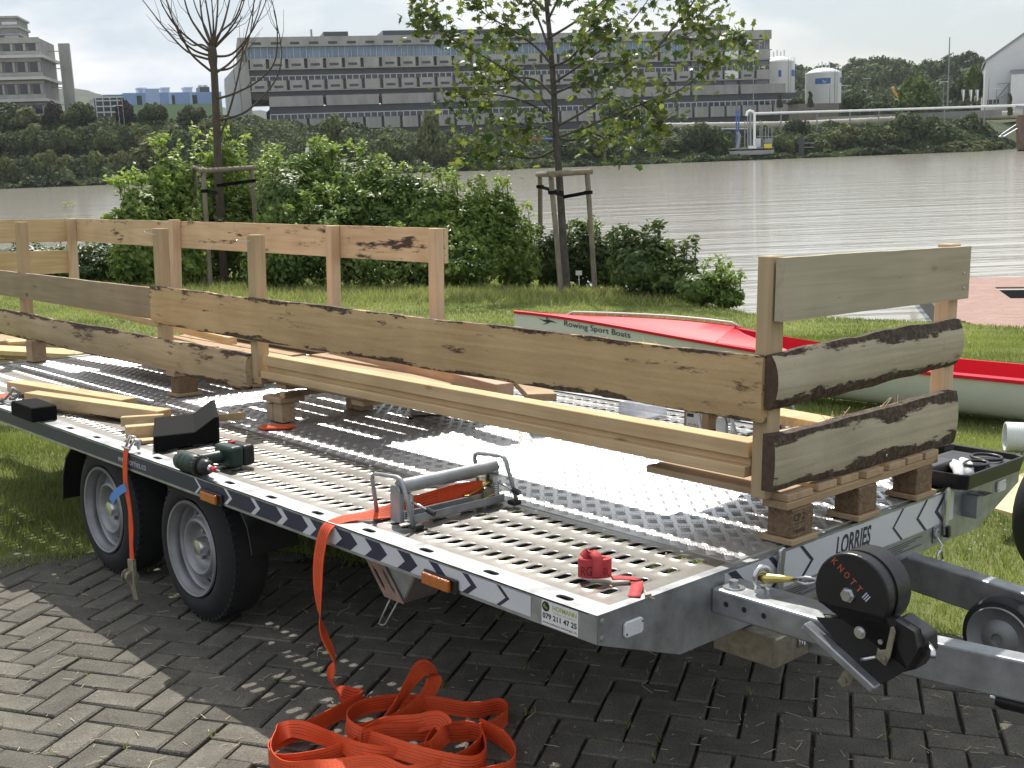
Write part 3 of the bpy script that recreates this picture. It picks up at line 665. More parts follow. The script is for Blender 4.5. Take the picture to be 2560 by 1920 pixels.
# foil along the near rail: navy towards the rear, white towards the front, chevrons between
XS = XN - .0012
def foil(y0, y1, m, name): b = MB(); b.span((XS, y0, .5335), (XN + .0002, y1, .5855)); return b.build(name, m, tr)
foil(2.741, 6.9, M['navy'], 'navy_foil'); foil(1.93, 2.740, M['white'], 'white_foil')
def chev(t0, t1, m, name):
    zm, lag = .5595, .034; b = MB(); x = XS - .0007
    poly = [(t0, zm), (t0 + lag, .5855), (t1 + lag, .5855), (t1, zm), (t1 + lag, .5335), (t0 + lag, .5335)]
    b.prism(poly, ((x, 0, 0), (0, 1, 0), (0, 0, 1)), .0006); return b.build(name, m, tr)
for a, c in ((3.558, 3.571), (3.350, 3.368), (3.174, 3.198), (3.012, 3.042), (2.855, 2.897), (2.7215, 2.785)): chev(a, c, M['white'], 'chevron')
for a, c in ((2.645, 2.721), (2.504, 2.575), (2.369, 2.424), (2.250, 2.287), (2.127, 2.150), (2.005, 2.019)): chev(a, c, M['navy'], 'chevron')
text('web_address', 'www.lorries.co', (XS - .0006, 4.208, .5475), (0, -1, 0), (0, 0, 1), .235, M['web'], tr, .0265)
# side marker lamps
for y0, y1 in ((3.408, 3.541), (2.196, 2.336)):
    b = MB(); b.span((XN - .010, y0, .521), (XN - .0013, y1, .561)); lam = b.build('marker_lamp', M['black'], tr, bevel=.003)
    b = MB(); b.span((XN - .022, y0 + .022, .5245), (XN - .0102, y1 - .006, .5575)); b.build('lens', M['amber'], lam, bevel=.004, seg=2)
# dealer sticker at the front corner
b = MB(); b.span((XS, 1.771, .5265), (XN + .0002, 1.892, .588)); stk = b.build('sticker', M['paper'], tr)
b = MB(); b.lathe([(.0125, 0), (.0125, .0006), (.0001, .0006)], (XS, 1.8775, .5742), (-1, 0, 0), 28); b.build('round_emblem', M['ink'], stk)
b = MB()
for p, q in (((1.885, .578), (1.872, .571)), ((1.885, .5735), (1.871, .5695)), ((1.879, .5815), (1.885, .5735))): b.bar((XS - .0009, p[0], p[1]), (XS - .0009, q[0], q[1]), .0016, .0005, (1, 0, 0))
b.build('emblem_strokes', M['green_ink'], stk)
e = (0, -1, 0); up = (0, 0, 1)
text('sticker_name', 'HOFMANN', (XS - .0002, 1.855, .5705), e, up, .079, M['green_ink'], stk, .0125, bold=.015)
text('sticker_line', 'Anhänger & Container', (XS - .0002, 1.853, .5625), e, up, .074, M['green_ink'], stk, .0048)
text('sticker_phone', '079 211 47 25', (XS - .0002, 1.888, .5440), e, up, .113, M['ink'], stk, .0140, bold=.025)
text('sticker_web', 'www.hofmann-anhaenger.ch', (XS - .0002, 1.888, .5305), e, up, .113, M['ink'], stk, .0072)
# white reflectors on the front beam
for x in (2.004, 3.985):
    b = MB(); b.prism([(-.034, -.0), (-.034, -.014), (-.027, -.020), (.027, -.020), (.034, -.014), (.034, .014), (.027, .020), (-.027, .020), (-.034, .014)], ((x, YF - .0085, .536), (1, 0, 0), (0, 0, 1)), -.0083)
    r = b.build('front_reflector', M['reflector'], tr, bevel=.002)
    b = MB()
    for q in (-.028, .028): b.lathe([(.0001, .002), (.003, .001)], (x + q, YF - .0084, .536 + q * .35), (0, -1, 0), 8)
    b.build('screws', M['ink'], r)
# maker's plate on the front beam
YP = YF - .0014
b = MB(); b.span((2.366, YP, .483), (3.632, YF + .0002, .5835)); plate = b.build('maker_plate', M['white'], tr)
text('maker_name', 'LORRIES', (2.903, YP - .0003, .511), (1, 0, 0), (0, 0, 1), .196, M['navy'], plate, .060, shear=.18, spacing=1.0, bold=.028)
b = MB(); b.prism([(2.912, .5065), (3.085, .5065), (3.098, .5115), (2.912, .5095)], ((0, YP - .0008, 0), (1, 0, 0), (0, 0, 1)), .0004); b.build('name_underline', M['navy'], plate)
def fchev(x, sgn, w):
    b = MB(); zm = .532; q = .058
    b.prism([(x, zm), (x - sgn * q, .5835), (x - sgn * (q + w), .5835), (x - sgn * w, zm), (x - sgn * (q + w), .483), (x - sgn * q, .483)], ((0, YP - .0006, 0), (1, 0, 0), (0, 0, 1)), .0004); b.build('chevron', M['navy'], plate)
fchev(2.785, 1, .015); fchev(2.640, 1, .022); fchev(2.470, 1, .034); fchev(3.227, -1, .012); fchev(3.378, -1, .015); fchev(3.500, -1, .022)
for x0, x1 in ((2.60, 2.83), (3.13, 3.435)):      # printed data labels under the plate
    b = MB(); b.span((x0, YP, .434), (x1, YF + .0002, .476)); lb = b.build('data_label', M['galv_dull'], tr)
    b = MB()
    for k in range(5): b.span((x0 + .006, YP - .0005, .4395 + k * .0068), (x0 + (x1 - x0) * (.95 - .13 * ((k * 7) % 4)), YP, .4420 + k * .0068))
    b.build('label_lines', M['ink'], lb)
# over-centre latches with levers at both ends of the plate
def latch(x):
    b = MB(); b.span((x - .045, YF - .006, .426), (x + .02, YF - .0002, .486)); lt = b.build('latch', M['galv_dull'], tr, bevel=.003)
    b = MB(); b.lathe([(.018, 0), (.018, .006), (.012, .007), (.012, .004), (.0001, .004)], (x - .030, YF - .006, .460), (0, -1, 0), 20); b.build('pivot', M['galv'], lt)
    b = MB(); b.prism([(-.012, 0), (.010, 0), (.010, .10), (.016, .145), (.013, .158), (.004, .162), (-.008, .155), (-.012, .12)], ((x + .016, YF - .020, .447), (1, 0, 0), (0, 0, 1)), -.010); b.build('lever', M['zinc'], lt, bevel=.003, seg=2)
    b = MB(); b.bar((x + .012, YF - .020, .478), (x + .018, YF - .020, .442), .020, .016); b.build('lever_grip', M['black'], lt)
latch(2.586); latch(3.540)
# D-shaped lashing tabs at the far front corner
b = MB(); b.span((3.70, YF - .052, .553), (3.77, YF - .0002, .557)); b.span((3.70, YF - .05, .480), (3.745, YF - .0002, .5525)); b.build('tie_tab', M['galv_dull'], tr)
v, f = slot_cell(.066, .056, .012, .011, [(0, 0)], 20)
b = MB(); rr = np.hypot(v[:, 0], v[:, 1]); b.add(np.column_stack([v[:, 0], v[:, 1], 0 * rr]) + np.array([3.745, YF - .040, .5595]), [tuple(q) for q in f]); b.build('tie_plate', M['zinc'], tr)
b = MB(); b.tube([(3.50, YF - .015, .452), (3.507, YF - .03, .425), (3.50, YF - .03, .40), (3.49, YF - .02, .41)], .003, 6); b.tube([(3.50 + .02 * math.cos(a), YF - .028, .375 + .035 * math.sin(a)) for a in np.linspace(0, 6.28, 14)], .004, 6); b.build('hanging_shackle', M['zinc'], tr, smooth=True)
# perforated chock holder under the near rail, with its wire loop
b = MB(); v, f = slot_cell(.062, .118, .046, .0085, [(0, 0), (0, -.004)], 16)
d1 = _unit(np.array([0, -.135, -.105])); d2 = np.array([0, -1., 0.])
for k in (0, 1):
    vv, ff = slot_cell(.140, .036, .045, .0065, [(0, 0), (0, .004)], 16); P = np.array([1.956, 2.648 - .048 * k, .440])[None] + np.outer(vv[:, 0], _unit(np.array([0, -.10, -.106]))) + np.outer(vv[:, 1] * 1.32, d2) + np.outer(vv[:, 2], (1, 0, 0.)); b.add(P, [tuple(q) for q in ff])
b.build('chock_holder', M['primer'], tr)
b = MB(); b.prism([(2.545, .384), (2.585, .384), (2.72, .522), (2.46, .522)], ((1.962, 0, 0), (0, 1, 0), (0, 0, 1)), .13); b.build('chock', M['galv_dull'], tr, bevel=.004)
b = MB(); b.tube([(1.97, 2.612, .384), (1.965, 2.660, .300), (1.965, 2.668, .292), (1.97, 2.655, .288), (1.975, 2.645, .294), (1.98, 2.585, .384)], .0028, 6); b.build('wire_loop', M['galv'], tr, smooth=True)
# V drawbars
for sg in (-1, 1):
    b = MB(); b.bar((XM + sg * .385, YF + .16, .366), (XM + sg * .06, .30, .366), .062, .108); b.build('drawbar', M['galv'], tr, bevel=.006, seg=2)
b = MB(); b.span((XM - .09, -.15, .33), (XM + .09, .34, .40)); b.build('coupling', M['galv'], tr, bevel=.006)
b = MB(); b.span((2.46, YF - .10, .325), (2.62, YF + .10, .408)); b.build('mount_block', M['drab'], tr, bevel=.004)
b = MB()
for k in range(5): b.tube([(2.56 + .012 * k, YF - .10, .40), (2.565 + .012 * k, YF - .106, .375 - .006 * (k % 3)), (2.56 + .013 * k, YF - .106, .36 + .004 * (k % 2))], .0035, 6)
b.build('cable_ends', M['zinc'], tr, smooth=True)
# box tube carrying the winch, straight ahead of the beam
b = MB(); b.span((2.312, 1.205, .492), (2.430, YF - .0005, .560)); wb = b.build('winch_arm', M['galv'], tr, bevel=.006, seg=2)
b = MB()
for y in (1.665, 1.610, 1.552): b.lathe([(.0075, .0008), (.0001, .0008)], (2.312, y, .527), (-1, 0, 0), 14)
b.build('bolt_holes', M['ink'], wb)
b = MB(); b.lathe([(.028, 0), (.028, .004), (.0001, .004)], (2.352, 1.672, .560), (0, 0, 1), 24); b.lathe([(.013, .004), (.013, .020), (.0001, .020)], (2.352, 1.672, .560), (0, 0, 1), 6); b.build('bolt', M['zinc'], wb)
b = MB(); b.lathe([(.020, 0), (.020, .010), (.012, .016), (.0001, .016)], (2.378, 1.605, .560), (0, 0, 1), 20); b.tube([(2.378 + .022 * math.cos(a), 1.605 - .006 * math.cos(a), .600 + .024 * math.sin(a)) for a in np.linspace(0, 6.283, 20)[:-1]], .0075, 10, closed=True); b.build('eye_bolt', M['zinc'], wb, smooth=True, auto=40)
b = MB(); b.tube([(2.372, 1.612, .600), (2.377, 1.590, .598), (2.383, 1.55, .606), (2.387, 1.52, .611)], [.010, .014, .010, .006], 8); b.tube([(2.384, 1.56, .60), (2.376, 1.60, .590), (2.374, 1.612, .596)], .006, 6); b.build('snap_hook', M['brass'], wb, smooth=True)
b = MB(); b.tube([(2.387, 1.525, .611), (2.394, 1.49, .622), (2.398, 1.455, .624), (2.400, 1.33, .632)], .0038, 6); b.tube([(2.387, 1.525, .609), (2.394, 1.49, .604), (2.398, 1.455, .618)], .0038, 6); b.build('winch_cable', M['steel'], wb, smooth=True)
b = MB(); b.tube([(2.397, 1.462, .6225), (2.399, 1.435, .6235)], .0075, 8); b.build('ferrule', M['galv'], wb)
# the winch itself
wn = bpy.data.objects.new('winch', None); _reg(wn, (2.36, 1.3, .56), tr); wn.location = tuple(np.array([2.36, 1.3, .56]) - ORG[tr.name])
cy, cz, rr = 1.312, .648, .094; XW = 2.300
out = [(cy + rr * math.cos(a), cz + rr * math.sin(a)) for a in np.linspace(R_(-20), R_(222), 30)]
lower = [(1.395, .562), (1.240, .448), (1.168, .515), (1.150, .560), (1.158, .600)]
out = [(cy + rr * math.cos(a), cz + rr * math.sin(a)) for a in np.linspace(R_(212), R_(-28), 34)]  # from the arm side over the top
b = MB(); poly = out + [(1.205, .612), (1.158, .597), (1.148, .560), (1.170, .512), (1.215, .470), (1.243, .452), (1.392, .566)]
b.prism(poly, ((XW, 0, 0), (0, 1, 0), (0, 0, 1)), .030); b.build('winch_housing', M['black'], wn, bevel=.004, seg=2)
b = MB(); b.lathe([(rr - .006, .030), (rr - .006, .046), (rr - .002, .047), (rr - .002, .105), (rr - .012, .112), (.0001, .112)], (XW, cy, cz), (1, 0, 0), 48); b.build('drum_cover', M['black'], wn, smooth=True, auto=35)
b = MB(); b.prism([(1.21, .61), (1.145, .585), (1.140, .545), (1.165, .50), (1.22, .47), (1.30, .52)], ((XW + .0302, 0, 0), (0, 1, 0), (0, 0, 1)), .062); b.build('gear_case', M['black'], wn, bevel=.006, seg=2)
b = MB(); b.lathe([(.018, 0), (.018, .005), (.013, .0052), (.013, .014), (.0001, .014)], (XW, 1.318, .644), (-1, 0, 0), 6); b.lathe([(.0145, 0), (.0145, .003), (.009, .0032), (.009, .009), (.0001, .009)], (XW, 1.284, .563), (-1, 0, 0), 20); b.lathe([(.006, 0), (.006, .004), (.0001, .004)], (XW, 1.232, .556), (-1, 0, 0), 12); b.build('winch_bolts', M['zinc'], wn)
b = MB(); b.bar((XW - .012, 1.418, .548), (XW - .012, 1.232, .447), .020, .030, (1, 0, 0)); b.bar((XW + .02, 1.40, .53), (XW + .02, 1.25, .452), .05, .008, (0, 0, 1)); b.build('winch_bracket', M['galv'], wn, bevel=.003)
b = MB(); b.prism([(1.338, .428), (1.324, .418), (1.304, .430), (1.290, .470), (1.312, .480)], ((XW + .002, 0, 0), (0, 1, 0), (0, 0, 1)), .006); b.lathe([(.008, 0), (.008, .004), (.0001, .004)], (XW + .002, 1.321, .436), (-1, 0, 0), 16); b.build('bracket_foot', M['drab'], wn)
b = MB(); b.prism([(1.236, .520), (1.212, .508), (1.202, .530), (1.192, .592), (1.198, .604), (1.204, .600), (1.213, .546), (1.228, .540), (1.232, .545)], ((XW - .014, 0, 0), (0, 1, 0), (0, 0, 1)), .005); b.lathe([(.007, 0), (.007, .007), (.0001, .007)], (XW - .014, 1.216, .524), (-1, 0, 0), 6); b.build('ratchet_pawl', M['drab'], wn, bevel=.001)
b = MB(); b.tube([(XW - .008, 1.238, .520), (XW - .012, 1.262, .509), (XW - .011, 1.272, .505)], .0042, 6); b.tube([(XW + .05, 1.15, .565), (XW + .03, 1.125, .556), (XW + .02, 1.118, .548)], .007, 8); b.build('spring_and_stub', M['zinc'], wn, smooth=True)
for k, (ch, a) in enumerate(zip('KNOTT', (76, 58, 40, 22, 4))):
    an = R_(a + 42); r = .062; o = np.array([XW - .0004, cy + r * math.cos(an) + .004, cz + r * math.sin(an) - .006]); s_ = .0125
    d = np.array([0, -math.sin(R_(a + 42 - 8)), -math.cos(R_(a + 42 - 8))]); ex = np.array([0, -math.cos(R_(38)), -math.sin(R_(38))]); ey = np.array([0, -math.sin(R_(38)), math.cos(R_(38))])
    st_ = np.array([XW - .0006, 1.366, .712]); text('winch_letter', ch, st_ + ex * .0205 * k, ex, ey, .0125, M['red_ink'] if 'red_ink' in M else M.setdefault('red_ink', mat('faded_red_print', (.42, .09, .05), .5)), wn, .0165, bold=.015)
ex = np.array([0, -math.cos(R_(38)), -math.sin(R_(38))]); ey = np.array([0, -math.sin(R_(38)), math.cos(R_(38))])
b = MB()
for k in range(3): q = np.array([XW - .0008, 1.366, .712]) + ex * (.106 + .0055 * k) - ey * .001; b.bar(q, q + ey * .018, .0028, .0006, (1, 0, 0))
b.build('winch_mark', M['web'], wn)
# jockey wheel and the damper seen at the right edge
b = MB(); cj = np.array([3.235, 1.345, .288]); b.lathe([(.092, -.02), (.108, -.015), (.114, .0), (.114, .03), (.108, .045), (.094, .05)], cj, (-1, 0, 0), 40); jw = b.build('jockey_wheel', M['rubber'], tr, smooth=True, auto=40)
b = MB(); b.lathe([(.096, .048), (.091, .054), (.080, .044), (.055, .040), (.035, .056), (.018, .058), (.016, .050), (.0001, .050)], cj, (-1, 0, 0), 40); b.build('wheel_disc', M['galv_dull'], jw, smooth=True, auto=45)
b = MB(); b.bar(cj + [.04, 0, 0], cj + [.04, 0, .10], .03, .006); b.build('jockey_fork', M['galv'], tr)
b = MB(); p0 = onz(2490, 1745, .27); p1 = p0 + np.array([.10, -.35, -.02]); b.tube([p0, p0 + (p1 - p0) * .04, p1], [.018, .023, .023], 14); b.build('damper_grip', M['black'], tr, smooth=True, auto=40)
b = MB(); d_ = _unit(p1 - p0); b.tube([p0 + np.array([0, 0, .03]) - d_ * .005, p0 + np.array([0, 0, .032]) + d_ * .06], [.012, .016], 12); b.lathe([(.006, 0), (.006, .012), (.0001, .013)], p0 - d_ * .002, -d_, 8); b.build('damper_end', M['zinc'], tr, smooth=True, auto=40)
# ------------------------------------------------------------------ the timber frame standing on the deck
fr = thing('boat_cradle', 'long open timber frame of posts and waney-edged boards standing on the trailer deck', 'frame', (3.07, 5., .74))
def post(x0, x1, y0, y1, z0, z1, m='wz', lean=(0, 0)):
    b = MB(); b.span((x0, y0, z0), (x1, y1, z1))
    v = np.array(b.v); t = (v[:, 2] - z0) / (z1 - z0); v[:, 0] += lean[0] * t; v[:, 1] += lean[1] * t; b.v = [tuple(p) for p in v]
    return b.build('post', M[m], fr, bevel=.0025)
# near row, from the front corner to the rear
M['wzs'] = wood('shaded_upright', 'z', (.56, .42, .255), (.40, .285, .165))  # near posts: upright timber toned darker, with shade put into its colour
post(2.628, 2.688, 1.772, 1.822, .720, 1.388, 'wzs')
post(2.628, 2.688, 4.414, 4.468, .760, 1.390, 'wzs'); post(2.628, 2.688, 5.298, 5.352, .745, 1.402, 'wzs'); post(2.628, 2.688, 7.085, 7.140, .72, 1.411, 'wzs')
# far row
post(3.630, 3.690, 1.765, 1.816, .720, 1.393); post(3.630, 3.690, 4.402, 4.454, .72, 1.399); post(3.630, 3.690, 5.288, 5.340, .72, 1.399)
post(3.630, 3.690, 7.130, 7.185, .72, 1.411, 'wz', (0, -.03)); post(3.630, 3.690, 8.765, 8.818, .72, 1.399)
M['endgrain'] = mat('dark_end_grain', (.085, .055, .034), .9, 0., var=.3, vscale=60.)
def slab(a, b_, z0, z1, out, bow, th, m, wav=.006, seed=0, nseg=46, zr=None, name='board'):
    """sawn slab from a to b_ (x,y); out = outward horizontal normal; the outer face is rounded by bow; the edges wander by wav"""
    g = np.random.default_rng(seed); a = np.array(a, float); b_ = np.array(b_, float); out = np.array([out[0], out[1], 0.]); v = []
    ph = g.uniform(0, 6.28, 6); L_ = np.linalg.norm(b_ - a); K = 9
    for i in range(nseg + 1):
        t = i / nseg; p = a + (b_ - a) * t; s = t * L_
        wt = wav * (.5 * math.sin(s * 5.1 + ph[0]) + .3 * math.sin(s * 13. + ph[1]) + .25 * math.sin(s * 31 + ph[2])) + g.normal(0, wav * .10)
        wb = wav * (.5 * math.sin(s * 4.3 + ph[3]) + .3 * math.sin(s * 11. + ph[4]) + .25 * math.sin(s * 27 + ph[5])) + g.normal(0, wav * .10)
        q0 = z0 if zr is None else z0 + (zr[0] - z0) * t; q1 = z1 if zr is None else z1 + (zr[1] - z1) * t
        lo, hi = q0 + wb, q1 + wt
        for k in range(K):                         # outer face from bottom to top
            c = k / (K - 1); e = (2 * c - 1)
            v.append((p[0] + out[0] * (th + bow * (1 - e * e) ** .8), p[1] + out[1] * (th + bow * (1 - e * e) ** .8), lo + (hi - lo) * c))
        v.append((p[0], p[1], hi)); v.append((p[0], p[1], lo))
    n = K + 2; f = [(i * n + k, i * n + (k + 1) % n, (i + 1) * n + (k + 1) % n, (i + 1) * n + k) for i in range(nseg) for k in range(n)]
    f += [tuple(range(n)), tuple(nseg * n + k for k in range(n - 1, -1, -1))]
    b = MB(); b.add(v, f); o = b.build(name, M[m], fr, smooth=True, auto=42)
    if m == 'gxb':
        o.data.materials.append(M['endgrain'])
        for p in list(o.data.polygons)[-2:]: p.material_index = 1
    return o
slab((2.627, 1.775), (2.627, 5.352), .938, 1.121, (-1, 0), .004, .026, 'gy', .004, 1)
slab((2.627, 5.356), (2.627, 9.2), .958, 1.112, (-1, 0), .002, .022, 'wgy' if 'wgy' in M else M.setdefault('wgy', wood('dull_board_long', 'y', (.40, .31, .20), (.28, .21, .13), stain=.06)) and 'wgy', .002, 2)
slab((2.627, 4.462), (2.627, 9.2), .712, .869, (-1, 0), .014, .018, 'gyb', .007, 3)
# front end, three boards across; the lower two are rounded slabs with bark
slab((2.630, 1.764), (3.705, 1.764), 1.215, 1.386, (0, -1), .0, .027, 'gx', .0012, 4)
slab((2.606, 1.768), (3.675, 1.768), .972, 1.131, (0, -1), .024, .016, 'gxb', .006, 5, zr=(.999, 1.152))
slab((2.600, 1.768), (3.660, 1.768), .752, .909, (0, -1), .010, .032, 'gxb', .005, 6, zr=(.735, .911))
# far side: one long stained board; rear end: two boards
slab((3.691, 4.402), (3.691, 8.90), 1.226, 1.399, (1, 0), .0, .026, 'st', .0015, 7)
slab((2.60, 8.820), (3.69, 8.820), 1.226, 1.397, (0, 1), .0, .026, 'wx', .0015, 8)
slab((2.60, 8.820), (3.69, 8.820), .986, 1.160, (0, 1), .0, .026, 'wx', .0015, 9)
# long beam on a long flat board, from the middle pallet to the front post
b = MB(); b.span((2.646, 1.836), (2.646, 4.379)) if False else b.span((2.634, 1.836, .826), (2.700, 4.380, .871)); b.build('long_beam', M['wy'], fr, bevel=.002)
b = MB(); b.span((2.620, 1.838, .772), (2.745, 4.378, .803)); b.build('long_board', M['wy'], fr, bevel=.002)
b = MB(); b.span((2.650, 1.84, .8035), (2.69, 4.37, .8255)); b.build('packing_strip', M['wy'], fr)
def nail(p, d, l=.05):
    b = MB(); p = np.array(p); d = _unit(np.array(d, float)); b.tube([p - d * .01, p + d * l], .0018, 6); b.lathe([(.0045, 0), (.0045, .002), (.0001, .002)], p + d * l, d, 8); b.build('nail', M['steel'], fr)
nail((2.628, 5.31, 1.372), (-.9, .35, .22), .055); nail((2.628, 4.44, 1.362), (-.85, .4, .05), .055); nail((3.70, 4.42, 1.377), (.9, -.3, .25), .04)
b = MB()
for x, y, z in ((3.66, 1.7365, 1.30), (3.665, 1.7365, 1.25), (2.665, 1.738, .882), (2.70, 1.738, .785), (3.20, 1.7285, .765)): b.lathe([(.0001, .003), (.0045, .002)], (x, y, z), (0, -1, 0), 8)
tag(b.build('screw_heads', M['zinc'], fr), kind='stuff')
b = MB()
for k in range(70):
    y = RNG.uniform(1.85, 5.1); x = 2.612 + RNG.normal(0, .008); a = RNG.uniform(0, 6.28); l = RNG.uniform(.008, .03); p = np.array([x, y, 1.119]); b.bar(p, p + np.array([math.cos(a) * .4, math.sin(a), .5 * abs(math.sin(a * 2))]) * l, .0012, .0006)
for k in range(26):
    x = RNG.uniform(2.9, 3.35); p = np.array([x, 1.76, .909]); a = RNG.uniform(0, 6.28); b.bar(p, p + np.array([math.cos(a), math.sin(a) * .4, RNG.uniform(.2, 1.)]) * RNG.uniform(.01, .05), .0012, .0008)
tag(b.build('splinters', M['wx'], fr), kind='stuff')

# ------------------------------------------------------------------ pallets and packing under the frame
def pallet(name, label, y0, y1, zd, rows, x0=2.66, x1=3.515, blocks=True, seed=0):
    g = np.random.default_rng(seed); p = thing(name, label, 'pallet', ((x0 + x1) / 2, (y0 + y1) / 2, ZT), 'cut-down wooden pallets on the trailer deck')
    xs = [(x0, .128), (x0 + .166, .10), (x0 + .284, .098), (x0 + .402, .10), (x0 + .545, .10), (x0 + .662, .098), (x1 - .085, .085)]
    for x, w in xs:
        b = MB(); b.span((x + .001, y0 + .020 + g.uniform(-.010, .008), zd), (x + w, y1 + g.uniform(-.03, .03), zd + .021 + g.uniform(-.001, .002))); b.build('slat', M['pal'], p, bevel=.002)
    for yy in rows:
        b = MB(); b.span((x0 - .004, yy + .016, zd - .022), (x1 + .004, yy + .099, zd - .0005)); b.build('cross_board', M['palx'], p, bevel=.002)
        if blocks:
            for x in (x0 + .016, x0 + .366, x1 - .14):
                w = .104; b = MB(); b.span((x, yy + .012, ZT + .0165), (x + w, yy + .094, zd - .0225)); bl = b.build('block', M['chip'], p, bevel=.003)
                if name == 'front_pallet' and x < 2.70:
                    text('block_stamp', 'CP 2', (x + .006, yy + .0116, ZT + .064), (1, 0, 0), (0, 0, 1), .055, M['ink'], bl, .022, bold=.02); 
                    q = MB(); q.span((x + .005, yy + .0110, ZT + .0580), (x + .064, yy + .0118, ZT + .0595)); q.build('stamp_line', M['ink'], bl)
                    text('block_number', 'DE500786', (x + .006, yy + .0116, ZT + .030), (1, 0, 0), (0, 0, 1), .058, M['ink'], bl, .011)
                b = MB(); b.span((x - .012, yy + .002, ZT), (x + w + .016, yy + .112, ZT + .016)); b.build('base_plate', M['palx'], p, bevel=.002)
    return p
pallet('front_pallet', 'half pallet on brown pressed blocks marked CP 2 under the front end of the frame', 1.702, 2.20, .716, [1.702], seed=1)
pm = pallet('pallet', 'half pallet under the middle of the frame, raised on stacked offcut blocks', 3.655, 4.86, .752, [3.66, 4.22, 4.75], blocks=False, seed=2)
for y, nm in ((4.206, 0),):
    for x in (2.612, 3.03, 3.40):
        b = MB(); b.span((x, y, ZT), (x + .068, y + .068, .680)); b.build('block', M['pal'], pm, bevel=.003)
        b = MB(); b.span((x + .001, y + .074, ZT), (x + .066, y + .125, .668)); b.build('block', M['pal'], pm, bevel=.003)
        b = MB(); b.span((x - .012, y - .012, .6805), (x + .112, y + .132, .704)); b.build('block', M['palx'], pm, bevel=.003)
        b = MB(); b.span((x + .004, y - .016, .7045), (x + .10, y + .02, .7285)); b.build('block', M['pal'], pm, bevel=.003)
b = MB(); b.span((2.62, 4.19, .7045), (3.46, 4.212, .7275)); b.build('lead_board', M['palx'], pm, bevel=.002)
b = MB(); b.span((2.63, 4.39, .740), (2.76, 4.46, .7715)); b.build('block', M['palx'], pm, bevel=.002)
pallet('pallet', 'half pallet near the rear of the trailer deck under the frame', 5.12, 6.4, .716, [5.12], x0=2.60, seed=3)
def block(name, label, a, b_, m, cat='block', grp=None, bevel=.003):
    b = MB(); b.span(a, b_); return tag(b.build(name, M[m], bevel=bevel), label, cat, grp)
block('wood_block', 'square wooden block under the rear near post of the frame', (2.570, 6.845, ZT), (2.655, 6.935, .719), 'pal')
block('wood_block', 'dark wooden packing block under the long board behind the front post', (2.668, 2.19, .757), (2.74, 2.25, .7715), 'palx')
def plank(name, label, p, q, w, h, m, cat='timber', grp=None):
    b = MB(); b.bar(p, q, w, h); return tag(b.build(name, M[m], bevel=.002), label, cat, grp)
# more timber lying inside the frame, seen through the gaps
plank('timber_beam', 'pinkish planed beam lying along the far side under the frame, left of the black wedge', (3.44, 7.4, .795), (3.40, 4.86, .795), .075, .075, 'pk' if 'pk' in M else M.setdefault('pk', wood('pinkish_beam', 'y', (.62, .42, .30), (.47, .30, .20))) and 'pk')
plank('timber_beam', 'planed beam with squared end lying inside the frame right of the black wedge', (3.35, 4.86, .795), (3.12, 3.35, .775), .085, .07, 'pk')
plank('timber_plank', 'brown plank under the end of the planed beam on the far strip', (3.60, 3.75, .735), (3.30, 3.32, .735), .12, .03, 'palx')
plank('timber_plank', 'sunlit plank crossing the front pallet inside the frame', onz(1925, 1036, .775), onz(2200, 1086, .775), .12, .035, 'wx')
plank('timber_plank', 'sunlit plank under the crossing plank at the front pallet', (2.86, 2.16, .757), (3.72, 2.10, .757), .075, .022, 'wx')
plank('timber_plank', 'thin plank lying on the near side of the rear pallet under the frame', (2.76, 7.7, .762), (2.98, 5.5, .756), .14, .03, 'pal')
plank('timber_plank', 'long narrow lath lying across the rear pallet inside the frame', (3.35, 7.9, .81), (3.1, 5.45, .80), .05, .04, 'wy')
def wedge(name, label, o, dy, dx, h, notch, m='matt_black', grp='black foam cradle blocks'):
    """foam cradle block with a V cut in its top: profile across, extruded"""
    o = np.array(o, float); e = _unit(np.array(dy, float)); n = _unit(np.array(dx, float)); l = np.linalg.norm(dy); t = np.linalg.norm(dx)
    poly = [(0, 0), (l, 0), (l, h), (l * .93, h), (l * notch[0], notch[1]), (l * .04, notch[2]), (0, notch[2])]
    b = MB(); b.prism(poly, (o, e, (0, 0, 1)), 1.); v = np.array(b.v); k = len(poly); v[k:] = v[:k] + n * t; b.v = [tuple(p) for p in v]
    return tag(b.build(name, M[m], bevel=.003), label, 'foam block', grp)
wedge('foam_block', 'black foam block with a V notch standing on the near rail beside the drill', (1.952, 4.052, ZT), (.287, .016, 0), (.184, .362, 0), .098, (.62, .052, .060))
wd = MB(); P = [onz(103, 1059, ZT), onz(193, 1062, ZT), onz(236, 1058, ZT)]
wd.prism([(0, 0), (.0, .062), (.02, .066), (.235, .066), (.25, .05), (.25, 0)], ((1.955, 4.965, ZT), (.36, .93, 0) if False else (.02, 1., 0), (0, 0, 1)), -.11)
tag(wd.build('foam_block', M['matt_black'], bevel=.003), 'flat black foam block lying beside two timber offcuts on the near strip', 'foam block', 'black foam cradle blocks')
wedge('foam_block', 'black foam wedge on the beam at the far side, seen below the upper board', (3.42, 5.02, .805), (0, -.62, 0), (.09, 0, 0), .03, (.5, .06, .10))
wedge('foam_block', 'black foam wedge near the rear of the frame above the barky slab', (3.42, 8.0, .832), (0, -1.05, 0), (.09, 0, 0), .03, (.5, .075, .11))
